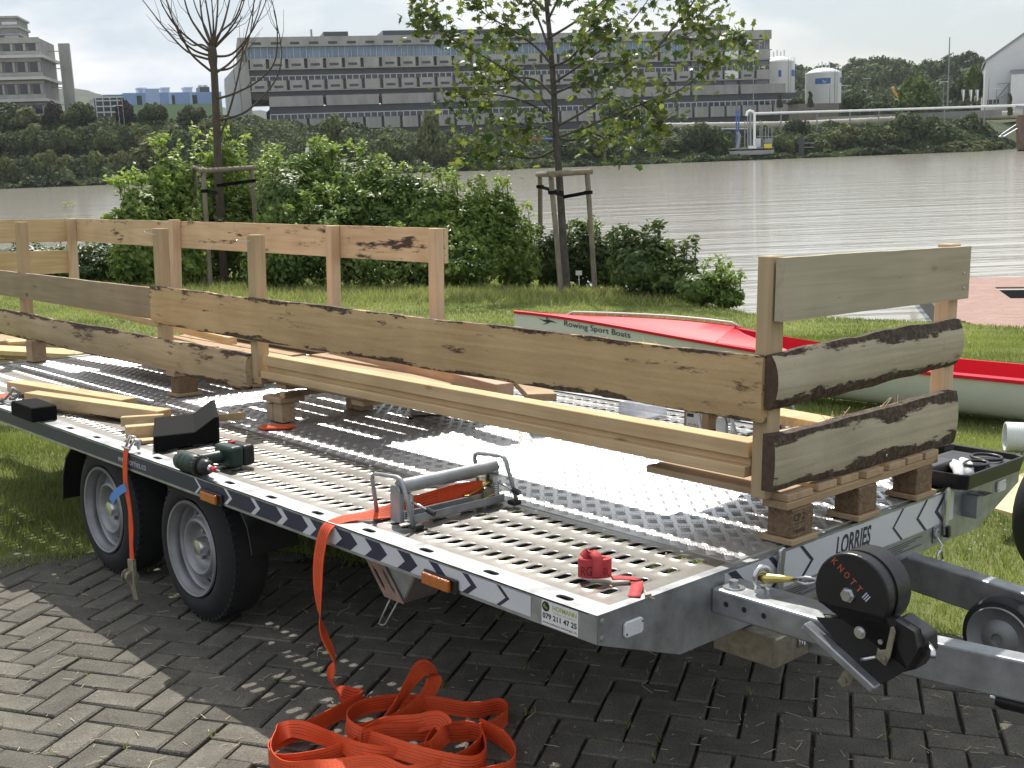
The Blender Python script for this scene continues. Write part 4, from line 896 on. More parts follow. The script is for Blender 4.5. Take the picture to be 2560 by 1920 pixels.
# timbers and offcuts on the near strip
plank('timber_offcut', 'long square timber offcut lying behind the flat foam block', (2.09, 5.82, .630), (2.265, 4.92, .630), .085, .05, 'wy')
plank('timber_offcut', 'square timber offcut nearest the rail between the two foam blocks', (2.01, 5.40, .632), (2.235, 4.52, .632), .075, .055, 'wy')
plank('timber_offcut', 'short notched offcut in front of the square timber', (1.985, 4.36, .622), (2.155, 4.30, .622), .05, .05, 'wx')
plank('timber_offcut', 'short light offcut leaning on the notched offcut', (2.06, 4.56, .628), (2.20, 4.46, .634), .03, .04, 'wx')
plank('timber_offcut', 'thin flat board on the strip under the short offcuts', (1.972, 4.28, .597), (2.20, 4.19, .597), .06, .014, 'wx')
plank('timber_offcut', 'thin lath sticking out behind the notched foam block', (2.285, 4.43, .615), (2.53, 4.37, .620), .02, .03, 'wx')
b = MB()
for k in range(9): q = np.array([2.15 + .02 * k, 4.36 - .008 * k, .622 + RNG.uniform(0, .016)]); b.bar(q, q + np.array([RNG.uniform(.01, .04), RNG.normal(0, .02), RNG.uniform(-.004, .014)]), .014, .003)
tag(b.build('wood_chips', M['wx']), kind='stuff')
b = MB()
for k in range(130):
    x, y = RNG.uniform(1.96, 3.5), RNG.uniform(1.8, 5.5); a = RNG.uniform(0, 6.28); l = RNG.uniform(.003, .012); q = np.array([x, y, ZT + .001]); b.bar(q, q + np.array([math.cos(a), math.sin(a), .05]) * l, .003, .001)
tag(b.build('sawdust', M['wx']), kind='stuff')
b = MB(); q = onz(690, 1070, ZT); b.prism([(-.075, -.02), (-.05, -.045), (.05, -.04), (.085, -.005), (.06, .03), (-.055, .035)], (q, (.80, -.6, 0), (.6, .8, 0)), .010); tag(b.build('plastic_wedge', M['orange_plastic'], bevel=.003), 'small orange plastic piece lying by the stacked blocks on the deck', 'wedge')
plank('wood_chip', 'dark splinter lying on the bright tread plate', onz(1207, 1131, ZT + .002), onz(1233, 1132, ZT + .002), .006, .004, 'palx', 'splinter')
b = MB(); q = onz(1030, 1040, ZT + .001); b.bar(q, q + np.array([.16, -.10, .0]), .018, .004); q2 = onz(1026, 1048, ZT); b.lathe([(.010, 0), (.012, .006), (.0001, .010)], q2, (0, 0, 1), 10); tag(b.build('loose_bolt', M['black']), 'dark bolt and flat bit lying in the striped shade on the deck', 'bolt')

# ------------------------------------------------------------------ fold-down roller frames on the perforated strips
def roller(y, x0, x1, label, sgn):
    t = thing('roller_frame', label, 'wheel stop', ((x0 + x1) / 2, y, ZT - .004), 'roller frames clamped across the perforated strips')
    z0 = ZT; zt = ZT + .104
    for x in (x0, x1):
        b = MB(); b.prism([(-.024, 0), (.024, 0), (.024, .098), (.016, .112), (-.016, .112), (-.024, .098)], ((x - .003, y, z0), (0, 1, 0), (0, 0, 1)), .006)
        b.span((x + (.003 if x == x0 else -.015), y - .024, z0), (x + (.015 if x == x0 else -.003), y - .020, z0 + .09)); b.span((x + (.003 if x == x0 else -.015), y + .020, z0), (x + (.015 if x == x0 else -.003), y + .024, z0 + .09))
        b.build('side_plate', M['galv'], t, bevel=.002)
        b = MB(); s = -1 if x == x0 else 1; xx = x + s * .010
        b.tube([(xx, y - .100, z0 + .006), (xx, y - .050, zt + .022), (xx, y - .040, zt + .034), (xx, y - .022, zt + .038), (xx, y + .085, zt + .030), (xx, y + .098, zt + .022), (xx, y + .100, zt + .008), (xx, y + .078, z0 + .006)], .0065, 10)
        b.build('hoop', M['galv'], t, smooth=True)
        b = MB(); b.span((x - .016, y - .115, z0), (x + .016, y - .080, z0 + .014)); b.build('rubber_foot', M['black'], t, bevel=.003); b = MB(); b.span((x - .016, y + .066, z0), (x + .016, y + .098, z0 + .016)); b.build('rubber_foot', M['black'], t, bevel=.003)
        b = MB(); xi = x - s * .024; b.tube([(xi + .010 * math.cos(a), y - .038 + .010 * math.sin(a), z0 + .016 + .042 * a / 44) for a in np.linspace(0, 44, 90)], .0022, 6); b.build('spring', M['zinc'], t, smooth=True)
        b = MB(); b.tube([(xi, y - .038, z0 + .010), (xi, y - .038, z0 + .088)], .006, 8); b.lathe([(.010, 0), (.010, .02), (.0001, .022)], (xi, y - .038, z0 + .066), (0, 0, 1), 10); b.build('pin', M['zinc'], t)
        b = MB(); b.tube([(xi, y - .038, z0 + .068), (xi + .012, y - .072, z0 + .056), (xi + .018, y - .098, z0 + .048)], .004, 8); pn = b.build('pull_handle', M['zinc'], t, smooth=True)
        b = MB(); b.tube([(xi + .018, y - .096, z0 + .0485), (xi + .024, y - .122, z0 + .040)], .0085, 10); b.build('handle_grip', M['black'], t)
    b = MB(); b.tube([(x0 + .004, y - .012, zt + .004), (x1 - .004, y - .012, zt + .004)], .0215, 24); b.build('roller', M['galv'], t, smooth=True, auto=40)
    b = MB(); b.span((x0 + .01, y - .064, z0 + .004), (x1 - .01, y - .060, z0 + .030)); b.span((x0 + .01, y - .064, z0 + .004), (x1 - .01, y - .034, z0 + .008)); b.span((x0 + .01, y - .030, z0 + .010), (x1 - .01, y - .026, z0 + .036)); b.build('base_channel', M['galv'], t, bevel=.0015)
    return t
roller(2.655, 2.028, 2.420, 'galvanised roller frame on the near strip with the orange strap pulled through it', 1)
roller(2.640, 3.600, 3.992, 'galvanised roller frame on the far strip behind the screw box', -1)

# ------------------------------------------------------------------ straps
def spline(P, n=12):
    P = [np.array(p, float) for p in P]; out = []
    for i in range(len(P) - 1):
        p0, p1, p2, p3 = P[max(i - 1, 0)], P[i], P[i + 1], P[min(i + 2, len(P) - 1)]
        for k in range(n):
            t = k / n; out.append(.5 * ((2 * p1) + (-p0 + p2) * t + (2 * p0 - 5 * p1 + 4 * p2 - p3) * t * t + (-p0 + 3 * p1 - 3 * p2 + p3) * t ** 3))
    out.append(P[-1]); return out
SPL = [  # point, width direction : from the ratchet, over the rail, down to the paving and into the heap
    ((2.36, 2.640, .642), (0, .05, 1)), ((2.27, 2.655, .644), (0, .05, 1)), ((2.16, 2.672, .632), (.05, .1, 1)), ((2.08, 2.695, .618), (.3, .6, .8)), ((1.99, 2.735, .606), (.2, 1, .25)),
    ((1.915, 2.770, .600), (.05, 1, .08)), ((1.868, 2.785, .578), (0, 1, 0)), ((1.848, 2.795, .50), (0, 1, .02)), ((1.840, 2.795, .42), (.05, 1, .02)), ((1.835, 2.785, .34), (.35, .9, 0)),
    ((1.830, 2.755, .27), (.75, .6, 0))]
def heap(u, v, z, w): return (tuple(onz(u, v, z)), w)
up_ = (0, 0, 1)
SPL = list(SPL) + [heap(838, 1655, .19, (.6, .8, 0)), heap(826, 1690, .12, (.3, 1, .1)), heap(838, 1722, .06, (.1, .9, .3)), heap(872, 1738, .035, (.1, .3, 1)), heap(898, 1742, .03, (.1, .2, 1))]
H2 = [heap(905, 1748, .03, up_), heap(860, 1775, .03, (.1, .1, 1)), heap(780, 1815, .028, up_), heap(700, 1850, .028, up_), heap(672, 1880, .028, up_), heap(690, 1905, .03, up_), heap(760, 1902, .035, up_), heap(850, 1880, .04, up_),
      heap(930, 1840, .05, (.2, .1, 1)), heap(975, 1790, .06, (.3, .1, 1)), heap(1010, 1730, .09, (.5, .2, .8)), heap(1055, 1670, .13, (.6, .3, .5)), heap(1085, 1690, .10, (.4, .6, .5)), heap(1065, 1740, .065, (.3, .4, .8)), heap(1010, 1790, .05, up_),
      heap(950, 1815, .045, up_), heap(890, 1830, .05, up_), heap(868, 1800, .06, up_), heap(905, 1770, .055, up_), heap(985, 1755, .05, up_), heap(1080, 1760, .045, (.1, 0, 1)), heap(1180, 1775, .035, up_), heap(1250, 1765, .03, up_), heap(1268, 1790, .028, up_), heap(1215, 1825, .03, up_), heap(1130, 1835, .04, up_),
      heap(1050, 1830, .06, up_), heap(960, 1832, .075, up_), heap(905, 1845, .08, (.1, 0, 1)), heap(960, 1815, .08, (.2, .1, 1)), heap(1040, 1808, .085, (.2, .2, 1)), heap(1095, 1800, .09, (.4, .3, .7)), heap(1115, 1830, .07, (.4, .4, .7)), heap(1080, 1870, .05, up_)]
H3 = [heap(1080, 1872, .05, up_), heap(1000, 1890, .05, up_), heap(900, 1880, .062, (.3, .2, .8)), heap(830, 1850, .055, up_), heap(740, 1822, .052, (.4, .3, .6)), heap(690, 1840, .05, (.5, .3, .5)), heap(678, 1890, .05, up_), heap(720, 1925, .045, up_), heap(820, 1920, .04, (.5, .5, .5)), heap(930, 1905, .05, (.6, .6, .3)), heap(1020, 1935, .05, (.5, .5, .4)),
      heap(1130, 1910, .05, up_), heap(1195, 1870, .045, up_), heap(1205, 1835, .042, up_), heap(1150, 1822, .045, up_), heap(1085, 1840, .05, up_), heap(1060, 1880, .05, up_)]
H4 = [heap(865, 1810, .075, (.2, .2, 1)), heap(890, 1835, .072, (.25, .3, .9)), heap(980, 1868, .07, (.3, .4, .8)), heap(1090, 1900, .068, (.3, .4, .8)), heap(1180, 1912, .06, up_), heap(1215, 1885, .05, up_), heap(1200, 1830, .05, up_)]
H5 = [heap(1200, 1815, .04, up_), heap(1260, 1850, .045, (.2, .4, .8)), heap(1288, 1890, .04, up_), heap(1270, 1925, .035, up_), heap(1180, 1945, .035, up_)]
def strap_obj(seq, name, m, w=.050, parent=None, n=10):
    P = spline([p for p, _ in seq], n); Wd = spline([q for _, q in seq], n); b = MB(); b.ribbon(P, Wd, w, .0022); return b, P, Wd
so = thing('ratchet_strap', 'wide orange ratchet strap hanging over the near rail into a tangled heap on the paving', 'strap', tuple(onz(960, 1820, 0.)))
b, P, Wd = strap_obj(SPL + H2, 'webbing', 'strap'); b.build('webbing', M['strap'], so, smooth=True, auto=60)
for H_ in (H3, H4, H5):
    b, P_, W_ = strap_obj(H_, 'webbing', 'strap'); b.build('webbing', M['strap'], so, smooth=True, auto=60)
b = MB()                                           # dark woven marks along the strap
for seq in (SPL + H2, H3, H4, H5):
    Ps = spline([p for p, _ in seq], 24); Ws = spline([q for _, q in seq], 24)
    for i in range(40 if seq[0] is SPL[0] else 3, len(Ps) - 2):
        d = Ps[i + 1] - Ps[i]; l = np.linalg.norm(d)
        if l < 1e-5: continue
        d /= l; q = Ws[i] - d * (Ws[i] @ d); q = _unit(q); nn = np.cross(d, q)
        for r in (-.012, -.004, .004, .012):
            c = Ps[i] + q * (r + (.0)) 
            for sg in (1, -1): b.add([c + nn * sg * .00135 - d * .0018 - q * .0006, c + nn * sg * .00135 + d * .0018 - q * .0006, c + nn * sg * .00135 + d * .0018 + q * .0006, c + nn * sg * .00135 - d * .0018 + q * .0006], [(0, 1, 2, 3)])
tag(b.build('woven_marks', M['strap_print'], so), kind='stuff')
q = np.array([2.345, 2.622, .612]); b = MB(); b.bar(q + [-.03, 0, .0], q + [.075, .02, .012], .05, .006, (0, .2, 1)); b.bar(q + [-.06, .02, .02], q + [.085, .045, .045], .05, .004, (0, .2, 1)); b.build('ratchet_handle', M['brass'], so, bevel=.002)
b = MB(); b.lathe([(.016, -.03), (.016, .03)], q + [.02, .02, .012], (0, 1, 0), 12, True); b.lathe([(.024, -.028), (.024, -.022)], q + [.02, .02, .012], (0, 1, 0), 14, True); b.lathe([(.024, .028), (.024, .022)], q + [.02, .02, .012], (0, 1, 0), 14, True); b.build('ratchet_drum', M['drab'], so)
b = MB(); b.tube([q + np.array([.05 + .03 * math.cos(a), .05, .045 + .035 * math.sin(a)]) for a in np.linspace(-1.2, 2.2, 12)], .006, 8); b.build('strap_hook', M['zinc'], so, smooth=True)
# short strap with ratchet hooked on the rail by the wheels
s2 = thing('ratchet_strap', 'short orange ratchet strap hanging from the near rail between the wheels', 'strap', (1.87, 4.09, 0.))
seq = [((1.880, 4.125, .615), (0, 1, 0)), ((1.872, 4.128, .57), (0, 1, 0)), ((1.868, 4.128, .50), (0, 1, .1)), ((1.868, 4.125, .455), (0, 1, 0)), ((1.866, 4.100, .38), (.1, 1, 0)), ((1.866, 4.098, .30), (0, 1, 0)), ((1.864, 4.10, .24), (.1, 1, 0)), ((1.862, 4.095, .175), (0, 1, 0))]
b = MB(); b.ribbon(spline([p for p, _ in seq], 6), spline([w for _, w in seq], 6), .036, .003); b.build('webbing', M['strap'], s2, smooth=True, auto=60)
b = MB(); b.ribbon(spline([(1.864, 4.118, .462), (1.855, 4.15, .445), (1.848, 4.19, .418), (1.846, 4.215, .390)], 5), (-.1, .5, .85), .032, .001); b.build('blue_label', M['blue_tag'], s2)
b = MB(); b.tube([(1.884, 4.11, .612), (1.897, 4.09, .645), (1.915, 4.085, .640), (1.915, 4.10, .605)], .006, 8); b.tube([(1.884, 4.14, .612), (1.897, 4.13, .655), (1.910, 4.118, .650), (1.915, 4.10, .605)], .006, 8); b.tube([(1.878, 4.10, .610), (1.878, 4.15, .610)], .005, 8); b.build('strap_hook', M['zinc'], s2, smooth=True)
b = MB(); b.bar((1.860, 4.095, .185), (1.855, 4.082, .085), .044, .016, (1, 0, 0)); b.bar((1.850, 4.09, .13), (1.853, 4.06, .030), .036, .006, (1, 0, 0)); b.build('ratchet_handle', M['drab'], s2, bevel=.002)
b = MB(); b.lathe([(.020, -.024), (.020, .024)], (1.850, 4.095, .118), (0, 1, 0), 12, True); b.lathe([(.027, -.022), (.027, -.017)], (1.850, 4.095, .118), (0, 1, 0), 10, True); b.lathe([(.027, .022), (.027, .017)], (1.850, 4.095, .118), (0, 1, 0), 10, True); b.build('ratchet_drum', M['drab'], s2)
# hook of another strap at the left edge
s3 = thing('ratchet_strap', 'grey strap hook with orange webbing on the near rail at the left edge', 'strap', tuple(onz(12, 1010, ZT)))
q = onz(14, 1008, ZT); b = MB(); b.tube([q + np.array([0, .05, .01]), q + np.array([.0, 0, .02]), q + np.array([.01, -.05, .055]), q + np.array([.02, -.045, .075]), q + np.array([.03, 0, .06])], .007, 8); b.tube([q + np.array([.04, .05, .01]), q + np.array([.045, 0, .015]), q + np.array([.05, -.045, .05]), q + np.array([.02, -.045, .075])], .007, 8); b.build('strap_hook', M['galv_dull'], s3, smooth=True)
b = MB(); b.ribbon([q + np.array([.02, .04, .02]), q + np.array([.02, .10, .03]), q + np.array([.0, .2, .01]), q + np.array([-.05, .28, -.02]), q + np.array([-.06, .30, -.2])], (1, 0, 0), .05, .003); b.build('webbing', M['strap'], s3)
# rolled red strap
rs = thing('rolled_strap', 'rolled-up red strap lying at the front corner of the near strip', 'strap', (2.06, 1.93, ZT))
c = (onz(1455, 1440, ZT) + onz(1520, 1464, ZT)) / 2 + np.array([.012, .012, 0]); ax = _unit(np.array([.62, -.52, 0.])); pr = np.array([-ax[1], ax[0], 0.])
b = MB(); n = 150; Pq = []
for i in range(n):
    a = 2 * math.pi * 6.0 * i / n; r = .010 + .0135 * i / n
    Pq.append(c + ax * math.cos(a) * (r + .019) + pr * math.sin(a) * r * .95 + np.array([0, 0, .0305]))
b.ribbon(Pq, (0, 0, 1), .048, .0024); b.build('roll', M['strap_red'], rs, smooth=True, auto=60)
b = MB(); b.ribbon(spline([c + ax * -.03 + pr * -.004 + np.array([0, 0, .056]), c + ax * -.012 + pr * .0 + np.array([0, 0, .070]), c + ax * .004 + pr * -.018 + np.array([0, 0, .060]), c + ax * .004 + pr * -.027 + np.array([0, 0, .03]), c + ax * .004 + pr * -.0265 + np.array([0, 0, .012])], 6), tuple(ax), .026, .002); b.build('wrap', M['strap_red'], rs, smooth=True)
q = c + ax * .040 + pr * -.02; b = MB(); b.ribbon(spline([q + np.array([0, 0, .008]), q + ax * .06 + pr * -.01 + np.array([0, 0, .004]), onz(1585, 1492, ZT + .003)], 6), tuple(pr), .03, .002); b.build('tail', M['strap_red'], rs, smooth=True)
o_ = c + pr * -.0262 + np.array([0, 0, .016]); text('strap_print', 'RG', o_ + ax * -.038, ax, (0, 0, 1), .028, M['strap_print'], rs, .024); text('strap_print', '50L', o_ + ax * .014, ax, (0, 0, 1), .020, M['strap_print'], rs, .021)
b = MB(); q = onz(1612, 1490, ZT + .006); b.bar(q, q + np.array([.01, -.012, .004]), .006, .006); b.bar(q + np.array([.003, 0, .002]), q + np.array([.012, .01, .008]), .004, .004); b.bar(q, q + np.array([.018, -.016, -.008]), .004, .003); tag(b.build('dry_leaf', M['drab']), 'shrivelled brown scrap on the edge of the front beam', 'leaf scrap')

# ------------------------------------------------------------------ cordless drill lying on the rail
dr = thing('cordless_drill', 'dark green cordless drill lying on its side on the near rail', 'drill', (2.02, 3.78, ZT))
a0 = onz(452, 1150, ZT + .036); a1 = onz(530, 1174, ZT + .034); ax = a1 - a0; ax[2] = 0; ax = _unit(ax); L0 = .165; a0 = np.array([a0[0], a0[1], ZT + .037]); sd_ = _unit(np.array([-ax[1], ax[0], 0]))
if sd_[0] < 0: sd_ = -sd_
b = MB(); b.lathe([(.012, -.012), (.026, -.010), (.033, .004), (.035, .03), (.035, .085), (.033, .105), (.030, .112)], a0, ax, 28, True); b.build('motor_body', M['drill_green'], dr, smooth=True, auto=40)
b = MB(); b.lathe([(.0358, .028), (.0362, .034), (.0358, .040)], a0, ax, 28); b.lathe([(.0358, .060), (.0362, .064), (.0358, .068)], a0, ax, 28); b.build('body_ribs', M['drill_green'], dr, smooth=True)
b = MB(); b.lathe([(.030, .112), (.034, .116), (.034, .134), (.029, .138)], a0, ax, 20, True)
for k in range(16):
    t = 2 * math.pi * k / 16; a_, b_, d_ = basis(ax); b.box(a0 + ax * .125 + (a_ * math.cos(t) + b_ * math.sin(t)) * .034, (.004, .004, .016), np.stack([a_, b_, d_], 1))
b.build('torque_ring', M['black'], dr)
b = MB(); b.lathe([(.024, .138), (.027, .142), (.027, .172), (.022, .184), (.012, .190), (.0001, .190)], a0, ax, 24); b.build('chuck', M['black'], dr, smooth=True, auto=40)
b = MB(); b.lathe([(.012, .189), (.010, .196), (.006, .200)], a0, ax, 12, True); b.build('bit_collar', M['zinc'], dr)
b = MB(); b.lathe([(.0085, .199), (.0095, .206), (.0085, .226), (.005, .228)], a0, ax, 12, True); b.build('bit_holder', M['red'], dr)
b = MB(); b.lathe([(.0035, .228), (.003, .245), (.001, .252)], a0, ax, 8, True); b.build('screw_bit', M['steel'], dr)
g0 = a0 + ax * .055 + sd_ * .02; b = MB(); b.tube([g0, g0 + sd_ * .05 - ax * .004, g0 + sd_ * .105 + ax * .004], [.022, .0205, .024], 14); b.build('grip', M['drill_green'], dr, smooth=True, auto=50)
b = MB(); b.tube([g0 + sd_ * .022 + ax * .021, g0 + sd_ * .042 + ax * .021], .008, 8); b.build('trigger', M['red'], dr)
bc = g0 + sd_ * .150 + ax * .022; Mx = np.stack([ax, sd_, np.array([0, 0, 1.])], 1); b = MB(); b.box(np.array([bc[0], bc[1], ZT + .042]) - sd_ * .022, (.122, .052, .078), Mx); b.build('battery_shoe', M['drill_green'], dr, bevel=.014, seg=3)
b = MB(); b.box(np.array([bc[0], bc[1], ZT + .042]) + sd_ * .027, (.120, .046, .076), Mx); b.build('battery', M['black'], dr, bevel=.012, seg=3)
b = MB(); b.box(np.array([bc[0], bc[1], ZT + .0815]) + sd_ * .010 - ax * .03, (.024, .020, .003), Mx); b.build('release_button', M['red'], dr)

# ------------------------------------------------------------------ tool case, screw box and clear tray
tb_ = thing('tool_case', 'open black plastic tool case on the far front corner of the trailer', 'tool case', (3.80, 1.76, ZT))
tc0 = np.array([3.575, 1.655, .0]); w_, l_ = .44, .245                # along x and along y
ex = _unit(np.array([.985, .0, 0])); ey = np.array([0, 1., 0])
def tbox(a, b_, z0, z1, m, name, bev=.003): q = MB(); q.span((3.565 + a[0], 1.640 + a[1], z0), (3.565 + b_[0], 1.640 + b_[1], z1)); return q.build(name, M[m], tb_, bevel=bev)
b = MB(); ox, oy = 3.565, 1.640; W2, D2, z0, z1 = .46, .30, ZT + .004, ZT + .058
pts = [(0.02, 0), (W2 - .02, 0), (W2, .03), (W2, D2 - .03), (W2 - .02, D2), (.02, D2), (0, D2 - .03), (0, .03)]
v = [(ox + (x - W2 / 2) * .94 + W2 / 2, oy + (y - D2 / 2) * .94 + D2 / 2, z0) for x, y in pts] + [(ox + x, oy + y, z1) for x, y in pts] + [(ox + (x - W2 / 2) * .955 + W2 / 2, oy + (y - D2 / 2) * .94 + D2 / 2, z1) for x, y in pts] + [(ox + (x - W2 / 2) * .92 + W2 / 2, oy + (y - D2 / 2) * .90 + D2 / 2, z0 + .006) for x, y in pts]
f = [tuple(range(7, -1, -1))] + [(8 * r + i, 8 * r + (i + 1) % 8, 8 * r + 8 + (i + 1) % 8, 8 * r + 8 + i) for r in range(3) for i in range(8)] + [tuple(24 + i for i in range(8))]
b.add(v, f); b.build('case_shell', M['black'], tb_, bevel=.003)
tbox((.03, .16), (.25, .27), ZT + .012, ZT + .050, 'tray' if 'tray' in M else M.setdefault('tray', mat('dark_grey_plastic', (.05, .05, .055), .45, 0., var=.2, vscale=20.)) and 'tray', 'tray'); tbox((.26, .03), (.43, .26), ZT + .012, ZT + .040, 'tray', 'tray'); tbox((.06, .20), (.10, .22), ZT + .050, ZT + .051, 'ink', 'tray_recess'); tbox((.29, .16), (.40, .24), ZT + .040, ZT + .0405, 'ink', 'tray_recess')
b = MB()
for k, (x, y) in enumerate(((.06, .05), (.10, .07), (.15, .06))): b.tube([(ox + x, oy + y, ZT + .022), (ox + x + .11, oy + y + .06, ZT + .036), (ox + x + .15, oy + y + .10, ZT + .038)], [.017, .019, .012], 10)
b.build('cloth', M['paper'], tb_, smooth=True)
b = MB(); b.tube([(ox + .24 + .05 * math.cos(a), oy + .08 + .035 * math.sin(a), ZT + .05) for a in np.linspace(0, 6.28, 20)[:-1]], .006, 6, closed=True); b.tube([(ox + .36 + .05 * math.cos(a), oy + .10 + .05 * math.sin(a), ZT + .05) for a in np.linspace(0, 6.28, 20)[:-1]], .006, 6, closed=True); b.build('tray_rim', M['black'], tb_, smooth=True)
sb = thing('screw_box', 'small open cardboard screw box with white label on the far strip', 'box', tuple(onz(1735, 1060, ZT)))
q = onz(1710, 1066, ZT) + np.array([.0, .0, 0]); b = MB()
ex_ = _unit(onz(1762, 1070, ZT) - onz(1710, 1062, ZT)); ey_ = np.array([-ex_[1], ex_[0], 0.]); ey_ = ey_ if ey_[0] > 0 else -ey_
Wb, Db, Hb = .115, .105, .068
for (o2, d1, w2, t2) in ((0 * ex_, ex_, Wb, ey_ * .003), (ey_ * Db, ex_, Wb, ey_ * .003), (0 * ex_, ey_, Db, ex_ * .003), (ex_ * Wb, ey_, Db, ex_ * .003)):
    c0 = q + o2; b.add([c0, c0 + d1 * w2, c0 + d1 * w2 + [0, 0, Hb], c0 + [0, 0, Hb], c0 + t2, c0 + d1 * w2 + t2, c0 + d1 * w2 + t2 + [0, 0, Hb], c0 + t2 + [0, 0, Hb]], [(0, 1, 2, 3), (4, 5, 6, 7), (0, 1, 5, 4), (1, 2, 6, 5), (2, 3, 7, 6), (3, 0, 4, 7)])
b.add([q, q + ex_ * Wb, q + ex_ * Wb + ey_ * Db, q + ey_ * Db], [(0, 1, 2, 3)]); b.build('carton', M['card'], sb)
b = MB(); c0 = q + ey_ * Db + [0, 0, Hb]; b.prism([(0, 0), (Wb, 0), (Wb, .07), (0, .07)], (c0, ex_, _unit(ey_ * .8 + np.array([0, 0, .45]))), .002); c0 = q + ex_ * Wb + [0, 0, Hb]; b.prism([(0, 0), (Db, 0), (Db, .06), (0, .06)], (c0, ey_, _unit(ex_ * .9 + np.array([0, 0, .2]))), .002); b.build('flaps', M['card'], sb)
nn = np.cross(ex_, (0, 0, 1)); nn = -ey_; b = MB(); b.prism([(.012, .006), (.088, .006), (.088, .062), (.012, .062)], (q + nn * .0008, ex_, (0, 0, 1)), .0006); lb = b.build('label', M['paper'], sb)
b = MB(); b.prism([(.015, .045), (.048, .045), (.048, .060), (.015, .060)], (q + nn * .0014, ex_, (0, 0, 1)), .0004); b.build('label_panel', M['ink'], lb); text('label_size', '4,5 x 60 mm', q + nn * .0018 + ex_ * .02 + np.array([0, 0, .010]), ex_, (0, 0, 1), .062, M['ink'], lb, .009)
glass = bpy.data.materials.new('clear_plastic'); glass.use_nodes = True; gb = glass.node_tree.nodes['Principled BSDF']; gb.inputs['Base Color'].default_value = (.93, .95, 1, 1); gb.inputs['Roughness'].default_value = .18; gb.inputs['Alpha'].default_value = .42; M['clear'] = glass
ct_ = thing('plastic_tray', 'clear plastic screw tray left of the cardboard screw box', 'tray', tuple(onz(1625, 1040, ZT)))
q = onz(1612, 1048, ZT); b = MB(); b.span(q, q + np.array([.15, .003, .055])); b.span(q + np.array([0, .15, 0]), q + np.array([.15, .153, .055])); b.span(q + np.array([0, .0035, 0]), q + np.array([.003, .1495, .055])); b.span(q + np.array([.147, .0035, 0]), q + np.array([.15, .1495, .055])); b.span(q + np.array([.0035, .0035, .001]), q + np.array([.1465, .1495, .004])); b.build('tray_shell', M['clear'], ct_)
b = MB(); q2 = q + np.array([-.02, .14, .058]); b.box(q2 + [.06, .02, .02], (.16, .12, .004), rot('y', .35) @ rot('x', .25)); b.build('tray_lid', M['clear'], ct_)
